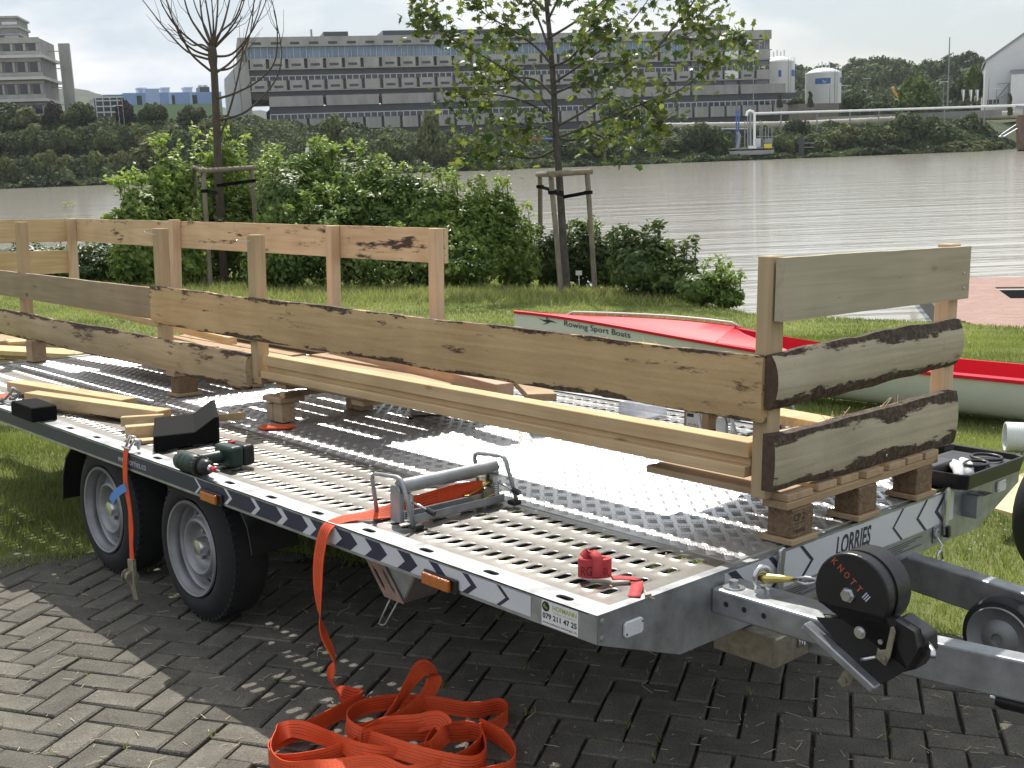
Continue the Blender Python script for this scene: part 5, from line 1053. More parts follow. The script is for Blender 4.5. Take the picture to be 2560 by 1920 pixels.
# ------------------------------------------------------------------ rowing boat on the grass
def boat():
    bt = thing('rowing_boat', 'long pale rowing boat with red deck lying on the grass behind the trailer', 'boat', (8.0, 4., 0.))
    bow = np.array([7.60, 8.02]); dr_ = _unit(np.array([.105, -1.])); nr = np.array([-dr_[1], dr_[0]])          # nr points to the far side
    if nr[0] < 0: nr = -nr
    S = np.concatenate([np.linspace(0, 2.4, 17), np.linspace(2.6, 8.6, 20)])
    w = lambda s: .40 * (smooth(np.array(min(s / 3.6, 1.))) ** .72) * (1. if s < 6 else 1 - .25 * ((s - 6) / 2.6) ** 2) + .006
    gz = lambda s: .475 - .145 * smooth(np.array(s / 4.2)); kz = lambda s: .02 + .05 * (1 - min(1, s / .6)) 
    P = lambda s, o, z: np.array([*(bow + dr_ * s + nr * o), z])
    K = 9
    v, f = [], []
    for s in S:                                        # outer hull, port to starboard
        for k in range(2 * K - 1):
            c = (k - (K - 1)) / (K - 1); a = abs(c); o = w(s) * math.copysign(a ** .55, c) * (.90 + .10 * a); z = kz(s) + (gz(s) - kz(s)) * a ** 2.6
            v.append(P(s, o, z))
    n = 2 * K - 1
    for i in range(len(S) - 1):
        for k in range(n - 1): f.append((i * n + k, i * n + k + 1, (i + 1) * n + k + 1, (i + 1) * n + k))
    b = MB(); b.add(v, f); b.build('hull', M['hull'], bt, smooth=True)
    Sd = [s for s in S if s <= 2.42]; rz = lambda s: .115 * smooth(np.array(s / 2.3))
    b = MB(); v, f = [], []; 
    for s in Sd:
        for c in (-1, -.92, -.5, 0, .5, .92, 1): v.append(P(s, c * (w(s) + .004), gz(s) + .004 + rz(s) * (1 - abs(c)) ** .8 * (1 if abs(c) < .99 else 0)))
    for i in range(len(Sd) - 1):
        for k in range(6): f.append((i * 7 + k, i * 7 + k + 1, i * 7 + 8 + k, i * 7 + 7 + k))
    b.add(v, f)
    s0 = Sd[-1]; tip = [P(s0 + .75 * (abs(c)) ** 1.3, c * w(s0 + .75) * .86, gz(s0 + .5) + .006 + rz(s0) * (1 - abs(c)) ** .9) for c in (-1, -.75, -.5, -.25, 0, .25, .5, .75, 1)]
    base = [P(s0, c * w(s0), gz(s0) + .004 + rz(s0) * (1 - abs(c)) ** .8) for c in (-1, -.75, -.5, -.25, 0, .25, .5, .75, 1)]
    b.add(base + tip, [(i, i + 1, i + 10, i + 9) for i in range(8)]); b.add(tip + [q - np.array([0, 0, .20 * (1 - abs(c) * .6)]) for q, c in zip(tip, np.linspace(-1, 1, 9))], [(i, i + 1, i + 10, i + 9) for i in range(8)])
    b.build('foredeck', M['boat_red'], bt, smooth=True, auto=35)
    for sg, nm in ((-1, 'gunwale'), (1, 'gunwale')):
        b = MB(); v, f = [], []
        for s in S:
            ww = w(s); v += [P(s, sg * (ww + .014), gz(s) - .016), P(s, sg * (ww + .016), gz(s) + .008), P(s, sg * (ww * .86 if s > 2.3 else ww - .004), gz(s) + .014), P(s, sg * (ww * .84 if s > 2.3 else ww - .006), gz(s) - .14 if s > 2.3 else gz(s))]
        for i in range(len(S) - 1):
            for k in range(3): f.append((i * 4 + k, i * 4 + k + 1, i * 4 + 5 + k, i * 4 + 4 + k))
        b.add(v, f); b.build(nm, M['boat_red'], bt, smooth=True, auto=40)
    b = MB(); v, f = [], []; S2 = [s for s in S if s > 2.3]
    for s in S2: v += [P(s, -w(s) * .84, gz(s) - .15), P(s, 0, gz(s) - .20), P(s, w(s) * .84, gz(s) - .15)]
    for i in range(len(S2) - 1): f += [(i * 3, i * 3 + 1, i * 3 + 4, i * 3 + 3), (i * 3 + 1, i * 3 + 2, i * 3 + 5, i * 3 + 4)]
    b.add(v, f); b.build('cockpit_floor', M['boat_red'], bt, smooth=True)
    b = MB(); b.tube([P(.62, 0, gz(.62) + .01)] + [P(s, 0, gz(s) + rz(s) + .026) for s in np.linspace(.70, 2.36, 9)] + [P(2.44, 0, gz(2.4) + rz(2.4) + .0)], .009, 8); b.build('ridge_tube', M['pvc'], bt, smooth=True)
    b = MB()
    for s in (5.1, 5.45): 
        b.tube([P(s, w(s) * .93, gz(s) + .016), P(s, w(s) * .93, gz(s) + .034)], .008, 8); b.tube([P(s, -w(s) * .90, gz(s) + .016), P(s, -w(s) * .90, gz(s) + .032)], .008, 8)
    b.bar(P(5.0, w(5) * .93, gz(5) + .018), P(5.6, w(5.6) * .93, gz(5.6) + .018), .02, .005); b.build('oarlock_plate', M['zinc'], bt)
    # lettering on the near side of the bow
    out = np.array([*(-nr), 0.]); fw = np.array([*dr_, 0.])
    def side(s, z): a = ((z - kz(s)) / (gz(s) - kz(s))) ** (1 / 2.6); return P(s, -(w(s) * a ** .55 * (.90 + .10 * a)), z)
    o = text('boat_lettering', 'Rowing Sport Boats', (0, 0, 0), (1, 0, 0), (0, 1, 0), .82, M['ink'], bt, .068)
    me = o.data; org = ORG[bt.name]
    for q in me.vertices:
        x, z = q.co[0] + org[0], q.co[1] + org[1]; s = .66 + x; zz = .374 - .048 * x + z
        p = side(s, zz) + out * .006; q.co = p - org
    b = MB(); 
    for pts in ([(-.22, .052), (-.10, .040), (.0, .055), (.16, .030), (.02, .028), (-.07, .018)], [(-.14, -.03), (-.02, .025), (.04, .045), (.0, .015)], [(-.05, .06), (-.045, .095), (-.02, .10), (-.03, .06), (.0, .04)]):
        v = [side(.46 + x * .7, .392 + z * .75 - .03 * x) + out * .006 for x, z in pts]; b.add(v, [tuple(range(len(v)))])
    c = [side(.46 - .024 + .009 * math.cos(a), .462 + .009 * math.sin(a)) + out * .006 for a in np.linspace(0, 6.28, 13)[:-1]]; b.add(c, [tuple(range(12))])
    b.build('rower_emblem', M['ink'], bt)
    return bt
boat()

# ------------------------------------------------------------------ white pipe, plywood sheet, tyre and spare boards
p = thing('pvc_pipe', 'white ribbed plastic pipe on the grass at the right edge', 'pipe', tuple(onz(2540, 1090, 0.)))
a = onz(2512, 1092, .09); d = _unit(np.array([.55, -.84, 0.])); b = MB()
prof = []
for k in range(60): prof += [(.090, k * .012), (.0935, k * .012 + .004), (.0935, k * .012 + .008), (.090, k * .012 + .0115)]
b.lathe([(.083, 0)] + prof, a, d, 28); b.lathe([(.083, 0), (.083, .7)], a, d, 28); b.build('pipe_wall', M['pvc'], p, smooth=True, auto=60)
pl = [onz(2478, 1268, .10), onz(2546, 1190, .15), onz(2700, 1200, .15), onz(2700, 1330, .10)]
b = MB(); b.add([q for q in pl] + [q - np.array([0, 0, .012]) for q in pl], [(0, 1, 2, 3), (7, 6, 5, 4), (0, 4, 5, 1), (1, 5, 6, 2), (2, 6, 7, 3), (3, 7, 4, 0)]); tag(b.build('plywood_sheet', M['ply']), 'pale plywood sheet propped over the grass at the right edge', 'sheet')
b = MB(); b.span(onz(2600, 1230, .0) + np.array([-.1, -.1, 0]), onz(2600, 1230, .0) + np.array([.1, .1, .085])); tag(b.build('support_block', M['palx']), 'wooden block under the plywood sheet', 'block')
vt = thing('trailer_wheel', 'black tyre cut by the right edge beyond the drawbar', 'wheel', tuple(onz(2735, 1480, 0.)))
cw_ = onz(2735, 1480, 0.); cw_[2] = .30; b = MB(); b.lathe([(.17, .0), (.2, -.01), (.24, -.005), (.28, .012), (.298, .04), (.30, .09), (.298, .14), (.28, .17), (.2, .18), (.17, .17)], cw_, _unit(np.array([.35, .94, 0.])), 48); b.build('tyre', M['rubber'], vt, smooth=True, auto=40)
b = MB(); b.lathe([(.17, .0), (.165, .03), (.12, .05), (.05, .03), (.0001, .03)], cw_, _unit(np.array([.35, .94, 0.])), 32); b.build('rim', M['rim'], vt, smooth=True)
# boards stacked on the grass behind the trailer
def lying(label, uv0, uv1, z, w_, h_, m='wy', nm='timber_plank'):
    b = MB(); b.bar(onz(*uv0, z), onz(*uv1, z), w_, h_); return tag(b.build(nm, M[m], bevel=.002), label, 'timber', None)
lying('lowest long board in the pile behind the trailer at the left', (-120, 892), (62, 903), .26, .16, .03)
lying('middle board in the pile behind the trailer at the left', (-100, 876), (150, 899), .32, .16, .03, 'pal')
lying('broad top board in the pile behind the trailer at the left', (-140, 868), (218, 886), .37, .28, .035)
lying('short pale board end above the pile, left of the square block', (18, 855), (66, 852), .40, .22, .02)
lying('pale board corner on the grass between barky slab and post', (455, 842), (560, 840), .36, .20, .02)
b = MB(); q = onz(40, 900, 0.); b.span(q + np.array([-.4, -.3, .0]), q + np.array([.5, .3, .23])); tag(b.build('timber_trestle', M['palx']), 'low timber support under the board pile behind the trailer', 'trestle')

# ------------------------------------------------------------------ floating jetty (true frame)
FRAME[0] = 'far'
def jetty():
    z = WATER_Z + .45; pts = [(2334, 772), (2388, 806), (2700, 830), (2700, 690), (2400, 703)]
    def at(u, v):
        r = TN @ ray(u, v); return CAMT + r * ((z - CAMT[2]) / r[2])
    jt = thing('floating_jetty', 'reddish brown plank jetty floating on the river at the right edge', 'jetty', tuple(at(2480, 750) - np.array([0, 0, .45])))
    A, B, D = at(2334, 752), at(2560, 735), at(2410, 815)
    ex = _unit(at(2600, 700) - at(2330, 703)); ex[2] = 0; ex = _unit(ex); ey = np.array([-ex[1], ex[0], 0]); o = at(2388, 812)
    if ey @ FH < 0: ey = -ey
    mj = wood('jetty_plank', 'x', (.42, .27, .22), (.31, .19, .155), rough=.6)
    for k in range(44):
        t0 = -.9 + k * .146; s0 = .02 + (0 if t0 > 0.6 else (0.6 - t0) * .30) ; b = MB()
        s1 = 6.
        if 2.6 < t0 < 4.05: s1 = 1.15 + (t0 - 2.6) * .0
        q = o + ey * (t0 + .07) ; b.bar(q + ex * s0, q + ex * s1, .138, .03); b.build('plank', mj, jt)
    b = MB(); q = o - np.array([0, 0, .16]); b.bar(q + ex * .0 + ey * .6, q + ex * .0 + ey * 5.5, .06, .26); b.bar(q + ex * .42 + ey * -.95, q + ex * .0 + ey * .62, .06, .26); b.bar(q + ex * .42 + ey * -.95, q + ex * 6 + ey * -.95, .06, .26); b.bar(q + ex * 1.15 + ey * 2.62, q + ex * 6 + ey * 2.62, .06, .26); b.bar(q + ex * 1.15 + ey * 4.0, q + ex * 6 + ey * 4.0, .06, .26); b.build('edge_beam', M['under'], jt)
    b = MB(); b.span(o + ex * 2 + ey * .5 - np.array([.9, .9, .55]), o + ex * 2 + ey * .5 - np.array([-.9, -.9, .05])); b.build('float', M['black'], jt)
jetty()

# ------------------------------------------------------------------ stakes and the two young trees
def stakes(label, feet, tops, bars, straps, trunk):
    t = thing('tree_stakes', label, 'tree stake', tuple(G(*feet[0])), 'round timber stakes round the young trees')
    F_ = []; T_ = []
    for (u, v), (uu, vv) in zip(feet, tops):
        p = G(u, v); d = (p - CAMT) @ (TN @ CAMROT[:, 1]); q = W(uu, vv, d); F_.append(p); T_.append(q)
        b = MB(); b.tube([p - np.array([0, 0, .1]), p + (q - p) * .5, q], .045, 12); b.build('post', M['stake'], t, smooth=True, auto=50)
    for i, j, e0, e1 in bars:
        a, c = T_[i], T_[j]; d = c - a; b = MB(); b.tube([a - d * e0 + np.array([0, 0, .03]), c + d * e1 + np.array([0, 0, .03])], .048, 12); b.build('cross_rail', M['stake'], t, smooth=True, auto=50)
    for i, h in straps:
        p = F_[i] + (T_[i] - F_[i]) * h; d = (p - CAMT) @ (TN @ CAMROT[:, 1]); q = trunk + (T_[i] - F_[i]) * h; q = np.array([trunk[0], trunk[1], p[2] - .07]); b = MB(); b.bar(p, q, .016, .06); b.bar(p - np.array([0, 0, .03]), p + np.array([0, 0, .03]), .10, .10, (0, 1, 0)); b.build('tree_tie', M['matt_black'], t)
tc_ = G(1415, 722); tl_ = G(562, 700)
stakes('three round stakes with rails round the leafy young tree', [(1352, 706), (1404, 734), (1488, 728)], [(1350, 440), (1377, 440), (1468, 434)], [(0, 1, .25, .12), (1, 2, .05, .12)], [(0, .90), (1, .86), (2, .84)], tc_)
stakes('three round stakes with rails round the pollarded bare tree', [(508, 708), (526, 716), (652, 706)], [(485, 424), (508, 432), (628, 424)], [(0, 1, .15, .05), (1, 2, .08, .12)], [(1, .84), (2, .90)], tl_)
M['bark'] = mat('dark_bark', (.085, .072, .060), .9, 0., var=.45, vscale=14., bump=.7, bscale=30., stretch=(1, 1, .4))
M['twig'] = mat('smooth_brown_bark', (.075, .052, .038), .75, 0., var=.35, vscale=18., bump=.3, bscale=40., stretch=(1, 1, .3))
def limb(px, d0, dd, r0, r1, n=5):
    """branch through picture columns/rows at depth d0, drifting dd metres away from it"""
    P = [W(u, v, d0 + dd * (k / max(1, len(px) - 1)) ** 1.2) for k, (u, v) in enumerate(px)]; Q = spline(P, n); return Q, list(np.linspace(r0, r1, len(Q)))
# bare pollarded tree on the left
pt = thing('pollarded_tree', 'bare pollarded young tree with upswept rods standing behind the stakes', 'tree', tuple(tl_))
dT = float((tl_ - CAMT) @ (TN @ CAMROT[:, 1]))
b = MB(); Q, r = limb([(562, 712), (553, 560), (546, 420), (541, 300), (536, 190), (532, 150), (531, 116)], dT, 0, .085, .062, 5)
for i in range(len(r)):
    if i > len(r) - 9: r[i] = .062 + .028 * math.sin((i - (len(r) - 9)) / 8 * math.pi)
b.tube(Q, r, 12); b.build('trunk', M['twig'], pt, smooth=True)
RODS = [[(528, 150), (470, 130), (420, 80), (380, 30), (345, -15)], [(527, 178), (480, 137), (452, 86), (428, 38), (410, -20)], [(530, 132), (485, 106), (440, 66), (410, 20), (392, -25)], [(529, 122), (500, 82), (474, 40), (458, -15), (450, -60)],
        [(530, 116), (514, 70), (490, 20), (474, -40)], [(532, 113), (524, 60), (514, 0), (508, -50)], [(534, 113), (541, 60), (545, 0), (546, -60)], [(536, 113), (558, 62), (574, 0), (582, -50)], [(538, 116), (570, 80), (600, 32), (618, -25)],
        [(540, 141), (580, 135), (620, 92), (646, 48), (672, -15)], [(541, 181), (576, 156), (616, 104), (642, 40), (658, -20)], [(539, 176), (576, 170), (606, 140), (626, 80), (637, -10)], [(543, 247), (590, 232), (648, 200), (688, 150), (692, 60), (676, -10)],
        [(549, 345), (576, 268), (598, 180), (614, 92), (640, -10)], [(552, 300), (618, 277), (686, 205), (704, 130), (684, 25)], [(531, 128), (506, 112), (480, 112), (452, 90), (420, 60)], [(534, 118), (548, 84), (585, 50), (604, 5), (612, -30)], [(530, 118), (508, 60), (500, 0), (498, -40)], [(533, 116), (533, 50), (527, -20)], [(529, 140), (490, 128), (455, 100), (438, 64), (404, 12)], [(536, 120), (560, 96), (590, 66), (606, 40)]]
for k, px in enumerate(RODS):
    Q, r = limb(px, dT, RNG.uniform(-.9, .9), .026 if k not in (3, 7) else .03, .007); b = MB(); b.tube(Q, r, 7)
    for q in range(3):
        i = RNG.integers(6, len(Q) - 2); dd = Q[i + 1] - Q[i]; dd = _unit(dd); sv = _unit(np.cross(dd, TN @ CAMROT[:, 1])) * RNG.choice([-1, 1]); b.tube([Q[i], Q[i] + dd * .25 + sv * .10, Q[i] + dd * .55 + sv * .16 + np.array([0, 0, .1])], [.006, .005, .003], 5)
    b.build('branch', M['twig'], pt, smooth=True)
# leafy maple
mt = thing('maple_tree', 'young maple tree with loose leafy crown behind the stakes in the middle', 'tree', tuple(tc_))
dM = float((tc_ - CAMT) @ (TN @ CAMROT[:, 1]))
b = MB(); Q, r = limb([(1418, 735), (1408, 600), (1398, 440), (1390, 330), (1384, 220), (1376, 110), (1366, 0), (1360, -110), (1352, -220)], dM, .1, .075, .028, 6); b.tube(Q, r, 14); b.build('trunk', M['bark'], mt, smooth=True)
BR = [([(1385, 320), (1440, 290), (1500, 252), (1560, 195), (1640, 125), (1710, 90), (1770, 62)], .5), ([(1390, 345), (1460, 320), (1540, 285), (1620, 255), (1700, 225), (1770, 165), (1810, 120)], -.6), ([(1376, 270), (1330, 225), (1250, 165), (1170, 120), (1110, 85), (1075, 30)], .4), ([(1378, 160), (1340, 118), (1280, 74), (1220, 40), (1180, 0)], -.5), ([(1388, 300), (1330, 262), (1260, 240), (1190, 236), (1150, 246)], -.3),
      ([(1394, 370), (1340, 395), (1270, 388), (1215, 380), (1180, 398)], .6), ([(1372, 95), (1430, 60), (1500, 10), (1550, -60), (1580, -130)], -.6), ([(1368, 30), (1310, -20), (1250, -70), (1200, -140)], .4), ([(1380, 210), (1440, 170), (1520, 110), (1590, 40), (1640, -30)], .9), ([(1370, 50), (1400, -10), (1440, -80), (1470, -160)], .3), ([(1374, 130), (1350, 60), (1320, -10), (1290, -80)], .8),
      ([(1384, 240), (1340, 200), (1290, 195), (1230, 205), (1190, 170)], .9), ([(1382, 235), (1430, 215), (1480, 190), (1540, 170), (1580, 150)], -1.0), ([(1376, 165), (1420, 150), (1470, 95), (1500, 50)], -.9), ([(1390, 345), (1430, 350), (1480, 335), (1520, 345), (1560, 330)], .7), ([(1390, 330), (1350, 318), (1310, 330), (1270, 320)], -.7), ([(1130, 100), (1090, 60), (1060, 20), (1045, -20)], .3), ([(1640, 125), (1690, 60), (1730, 10), (1750, -50)], .5), ([(1600, 255), (1640, 290), (1660, 300)], -.5), ([(1700, 95), (1770, 100), (1830, 85), (1850, 110)], .4)]
ends = []
for px, dd in BR:
    Q, r = limb(px, dM, dd, .025, .006); b = MB(); b.tube(Q, r, 7)
    for q in range(7):
        i = int(RNG.integers(int(len(Q) * .3), len(Q) - 1)); d1 = _unit(Q[min(i + 1, len(Q) - 1)] - Q[i - 1]); sv = RNG.normal(0, 1, 3); sv = _unit(sv - d1 * (sv @ d1)); l = RNG.uniform(.25, .6)
        tw = [Q[i], Q[i] + (d1 * .6 + sv * .6) * l * .6, Q[i] + (d1 * .6 + sv * .8) * l + np.array([0, 0, -.05])]; b.tube(tw, [.006, .005, .003], 5); ends += [(tw[2], l), (tw[1], l)]
    for i in range(int(len(Q) * .35), len(Q)): ends.append((Q[i], .3))
    for _ in range(3): ends.append((Q[-1], .4))
    b.build('branch', M['bark'], mt, smooth=True)
def maple_leaf():
    o = [(0, -.5), (.10, -.30), (.42, -.36), (.34, -.18), (.56, .06), (.30, .08), (.26, .30), (.12, .22), (0, .56), (-.12, .22), (-.26, .30), (-.30, .08), (-.56, .06), (-.34, -.18), (-.42, -.36), (-.10, -.30)]
    v = [(x, y, -.16 * abs(x) - .10 * max(0, y) ** 2) for x, y in o] + [(0, -.05, .02)]; return np.array(v), [(i, (i + 1) % 16, 16) for i in range(16)]
LV, LF = maple_leaf()
M['maple_leaf'] = leafmat('maple_leaf', (.050, .085, .026), (.24, .27, .065), .45, .42, .5)
M['maple_leaf_one'] = leafmat('maple_leaf_single', (.050, .085, .026), (.24, .27, .065), .45, .42, .5, tint=False)
lm = bpy.data.meshes.new('leaf'); lm.from_pydata([tuple(p) for p in LV], [], LF); lm.materials.append(M['maple_leaf_one'])
pos = []
while len(pos) < 3000:
    p, l = ends[int(RNG.integers(len(ends)))]; q = p + RNG.normal(0, .15, 3); pos.append(q)
pos = np.array(pos); cdir = TN @ CAMROT[:, 1]
from mathutils import Euler
for k in range(300):
    o = bpy.data.objects.new('leaf', lm); COL.objects.link(o); o.parent = mt; o.location = tuple(pos[k] - tc_); s = RNG.uniform(.12, .19); o.scale = (s, s, s); o.rotation_euler = (RNG.normal(-.5, .6), RNG.normal(0, .6), RNG.uniform(0, 6.28))
vs = []; ts = []
for k in range(300, len(pos)):
    s = RNG.uniform(.11, .175); e = np.array(Euler((RNG.normal(-.5, .6), RNG.normal(0, .6), RNG.uniform(0, 6.28))).to_matrix()); vs.append((LV * s) @ e.T + pos[k]); ts.append(np.full(17, RNG.uniform(0, 1) ** 2.2))
n = len(vs); Fq = (np.array(LF)[None] + (np.arange(n) * 17)[:, None, None]).reshape(-1, 3); tag(fast_mesh('leaves', np.concatenate(vs), Fq, M['maple_leaf'], mt, ORG[mt.name], attr=np.concatenate(ts)), kind='stuff')

# ------------------------------------------------------------------ the hedge along the bank
def leaves_at(P, Nrm, size, tint, seed):
    """folded leaf of two triangles pairs at each point, facing roughly Nrm"""
    g = np.random.default_rng(seed); n = len(P); nn = Nrm + g.normal(0, .55, (n, 3)); nn /= np.linalg.norm(nn, axis=1)[:, None]
    t = g.normal(0, 1, (n, 3)); t -= nn * (t * nn).sum(1)[:, None]; t /= np.linalg.norm(t, axis=1)[:, None]; s = np.cross(nn, t); L_ = size * g.uniform(.65, 1.35, n)
    v = np.zeros((n, 5, 3)); v[:, 0] = P - t * (L_ * .55)[:, None]; v[:, 1] = P + s * (L_ * .33)[:, None] - t * (L_ * .05)[:, None] - nn * (L_ * .10)[:, None]; v[:, 2] = P + t * (L_ * .6)[:, None] - nn * (L_ * .12)[:, None]; v[:, 3] = P - s * (L_ * .33)[:, None] - t * (L_ * .05)[:, None] - nn * (L_ * .10)[:, None]; v[:, 4] = P
    f = np.array([(0, 1, 4), (1, 2, 4), (2, 3, 4), (3, 0, 4)]); Fq = (f[None] + (np.arange(n) * 5)[:, None, None]).reshape(-1, 3); return v.reshape(-1, 3), Fq, np.repeat(tint, 5)
def bush(name, label, blobs, n, size, m, grp, seed, sprigs=0, cat='bush', sprig_h=.7):
    """blobs: (u, v, ru_px, rv_px, depth offset) lumps seen at the depth of the hedge foot"""
    g = np.random.default_rng(seed); P, Nn = [], []; u0, vb = blobs[0][0], max(b_[1] + b_[3] for b_ in blobs); base_ = G(u0, min(vb, 770)); d0 = float((base_ - CAMT) @ cdir) + .5
    root = thing(name, label, cat, tuple(base_), grp); wt = [b_[2] * b_[3] for b_ in blobs]; sm_ = sum(wt); tops = []
    upv = np.array([0, 0, 1.])
    for (u, v, ru, rv, do), w_ in zip(blobs, wt):
        k = int(n * w_ / sm_); c = W(u, v, d0 + do); sx = ru / F_PX * d0; sz = rv / F_PX * d0; sy = .5 * (sx + sz)
        q = g.normal(0, 1, (k, 3)); q /= np.linalg.norm(q, axis=1)[:, None]; r = g.uniform(.45, 1.0, k) ** .6
        lump = 1 + .16 * np.sin(q[:, 0] * 7 + seed) * np.sin(q[:, 2] * 6 + seed * 2) + .12 * np.sin(q[:, 1] * 11 + q[:, 2] * 9)
        e = q * (r * lump)[:, None] * np.array([sx, sy, sz]); P.append(c + e[:, :1] * RH + e[:, 1:2] * FH + e[:, 2:] * upv); nn_ = q / np.array([sx, sy, sz]); nn_ /= np.linalg.norm(nn_, axis=1)[:, None]; Nn.append(nn_[:, :1] * RH + nn_[:, 1:2] * FH + nn_[:, 2:] * upv + np.array([0, 0, .5])); tops.append((c, sx, sz))
    b = MB(); tw = []
    for k in range(sprigs):
        c, sx, sz = tops[int(g.integers(len(tops)))]; a = c + RH * g.uniform(-.9, .9) * sx + FH * g.uniform(-.5, .5) * sx + upv * sz * .55; h = g.uniform(.35, 1.) * sprig_h; ln = g.normal(0, .35, 2); p1 = a + upv * (h * .6 + sz * .35) + RH * ln[0] * h * .5 + FH * ln[1] * h * .4; p2 = a + upv * (h * .85 + sz * .35) + RH * ln[0] * h * 1.3 + FH * ln[1] * h
        Qs = spline([a, p1, p2], 6); b.tube(Qs, list(np.linspace(.008, .003, len(Qs))), 5)
        for q in Qs[3:]:
            for _ in range(3): tw.append(q + g.normal(0, size * .5, 3))
    for c, sx, sz in tops: b.tube([c - upv * sz * 1.1, c - upv * sz * .2 + RH * g.normal(0, .2), c + upv * sz * .5 + RH * g.normal(0, .3)], [.02, .015, .006], 6)
    b.build('stems', M['twig'], root, smooth=True)
    P = np.concatenate(P); Nn = np.concatenate(Nn); tint = np.clip(g.normal(.35, .22, len(P)) + .25 * np.sin(P[:, 0] * 3.) * np.sin(P[:, 2] * 4.), 0, 1)
    if tw: tw = np.array(tw); P = np.concatenate([P, tw]); Nn = np.concatenate([Nn, np.tile(upv, (len(tw), 1))]); tint = np.concatenate([tint, g.uniform(.6, 1, len(tw))])
    k = P[:, 2] > -1.3; v, f, t = leaves_at(P[k], Nn[k], size, tint[k], seed); tag(fast_mesh('foliage', v, f, M[m], root, ORG[root.name], attr=t), kind='stuff'); return root
M['elder'] = leafmat('light_green_leaves', (.105, .165, .036), (.33, .42, .115), .42, .45, .28)
M['bramble'] = leafmat('bramble_leaves', (.075, .125, .030), (.28, .37, .10), .40, .42, .32)
M['dark_hedge'] = leafmat('dark_hedge_leaves', (.036, .066, .018), (.16, .22, .06), .34, .42, .3)
HG = 'bushes of the hedge along the river bank'
bush('hedge_bush', 'low bush at the left end of the hedge seen under the upper fence board', [(70, 660, 130, 55, 1.5), (230, 665, 110, 62, 1.2)], 7000, .085, 'dark_hedge', HG, 1, 4, sprig_h=.3)
bush('elder_bush', 'light green leafy bush at the left end of the hedge, open water beside it', [(370, 560, 75, 95, .3), (345, 640, 75, 80, 0.), (430, 470, 60, 85, .8), (335, 520, 32, 40, .2), (440, 640, 80, 85, .4)], 11000, .105, 'elder', HG, 2, 26, sprig_h=.45)
bush('elder_bush', 'light green bush behind the pollarded tree and its stakes', [(520, 500, 85, 100, 2.2), (500, 630, 95, 90, 2.0), (600, 590, 95, 110, 2.2), (560, 420, 60, 55, 2.4), (640, 480, 70, 75, 2.2), (660, 620, 80, 90, 2.0)], 14000, .095, 'elder', HG, 3, 30, sprig_h=.6)
bush('bramble_bush', 'bramble bush right of the pollarded tree, with arching tips', [(730, 520, 95, 110, .9), (700, 640, 100, 90, .4), (800, 470, 85, 75, 1.2), (830, 610, 100, 110, .4), (760, 430, 60, 45, 1.2)], 15000, .088, 'bramble', HG, 4, 26, sprig_h=.4)
bush('bramble_bush', 'tallest bramble mound in the middle of the hedge', [(900, 470, 90, 80, 1.0), (950, 530, 100, 100, .9), (930, 640, 110, 85, .3), (1040, 550, 95, 95, .9), (1060, 650, 100, 80, .3), (1010, 480, 70, 50, 1.0), (880, 560, 80, 90, .6)], 17000, .086, 'bramble', HG, 5, 26, sprig_h=.4)
bush('bramble_bush', 'bright bramble mound just left of the maple stakes', [(1095, 530, 75, 75, .8), (1120, 570, 80, 80, .8), (1200, 560, 95, 85, .8), (1160, 650, 110, 80, .2), (1270, 620, 75, 90, .8), (1240, 530, 65, 55, .9), (1300, 660, 60, 70, .9)], 14000, .086, 'elder', HG, 6, 22, sprig_h=.35)
bush('hedge_bush', 'dark hedge growth right behind the maple stakes', [(1380, 650, 60, 75, 1.7), (1450, 640, 70, 78, 1.7), (1530, 655, 75, 78, 1.4)], 9000, .085, 'dark_hedge', HG, 7, 12, sprig_h=.35)
bush('hedge_bush', 'dark hedge mound with upright twigs right of the maple', [(1620, 665, 85, 80, .3), (1680, 690, 75, 62, .1), (1580, 640, 60, 50, .6)], 9000, .085, 'dark_hedge', HG, 8, 16, sprig_h=.28)
bush('hedge_bush', 'last low bush at the right end of the hedge by the open water', [(1750, 722, 60, 40, 0.), (1815, 742, 45, 26, -.1), (1790, 722, 30, 36, .1)], 4200, .070, 'bramble', HG, 9, 16, sprig_h=.28)
bush('willowherb', 'small leafy sprig rising above the fence against the water at left', [(168, 532, 20, 22, .5)], 160, .08, 'elder', None, 10, 5, cat='plant', sprig_h=.25)
bush('leafy_twig', 'leafy twig hanging into the top left corner of the view', [(12, 10, 26, 20, -9.)], 60, .09, 'elder', None, 11, 2, cat='plant', sprig_h=.1)
b = MB(); q = G(1448, 716); b.bar(q, q + np.array([0, 0, .20]), .012, .012); sg_ = thing('tree_label', 'small white label on a peg at the foot of the maple', 'label', tuple(q)); b.build('peg', M['paper'], sg_); b = MB(); b.bar(q + np.array([0, 0, .24]) - RH * .055, q + np.array([0, 0, .24]) + RH * .055, .08, .008, tuple(FH)); b.build('card', M['paper'], sg_)
FRAME[0] = 'near'
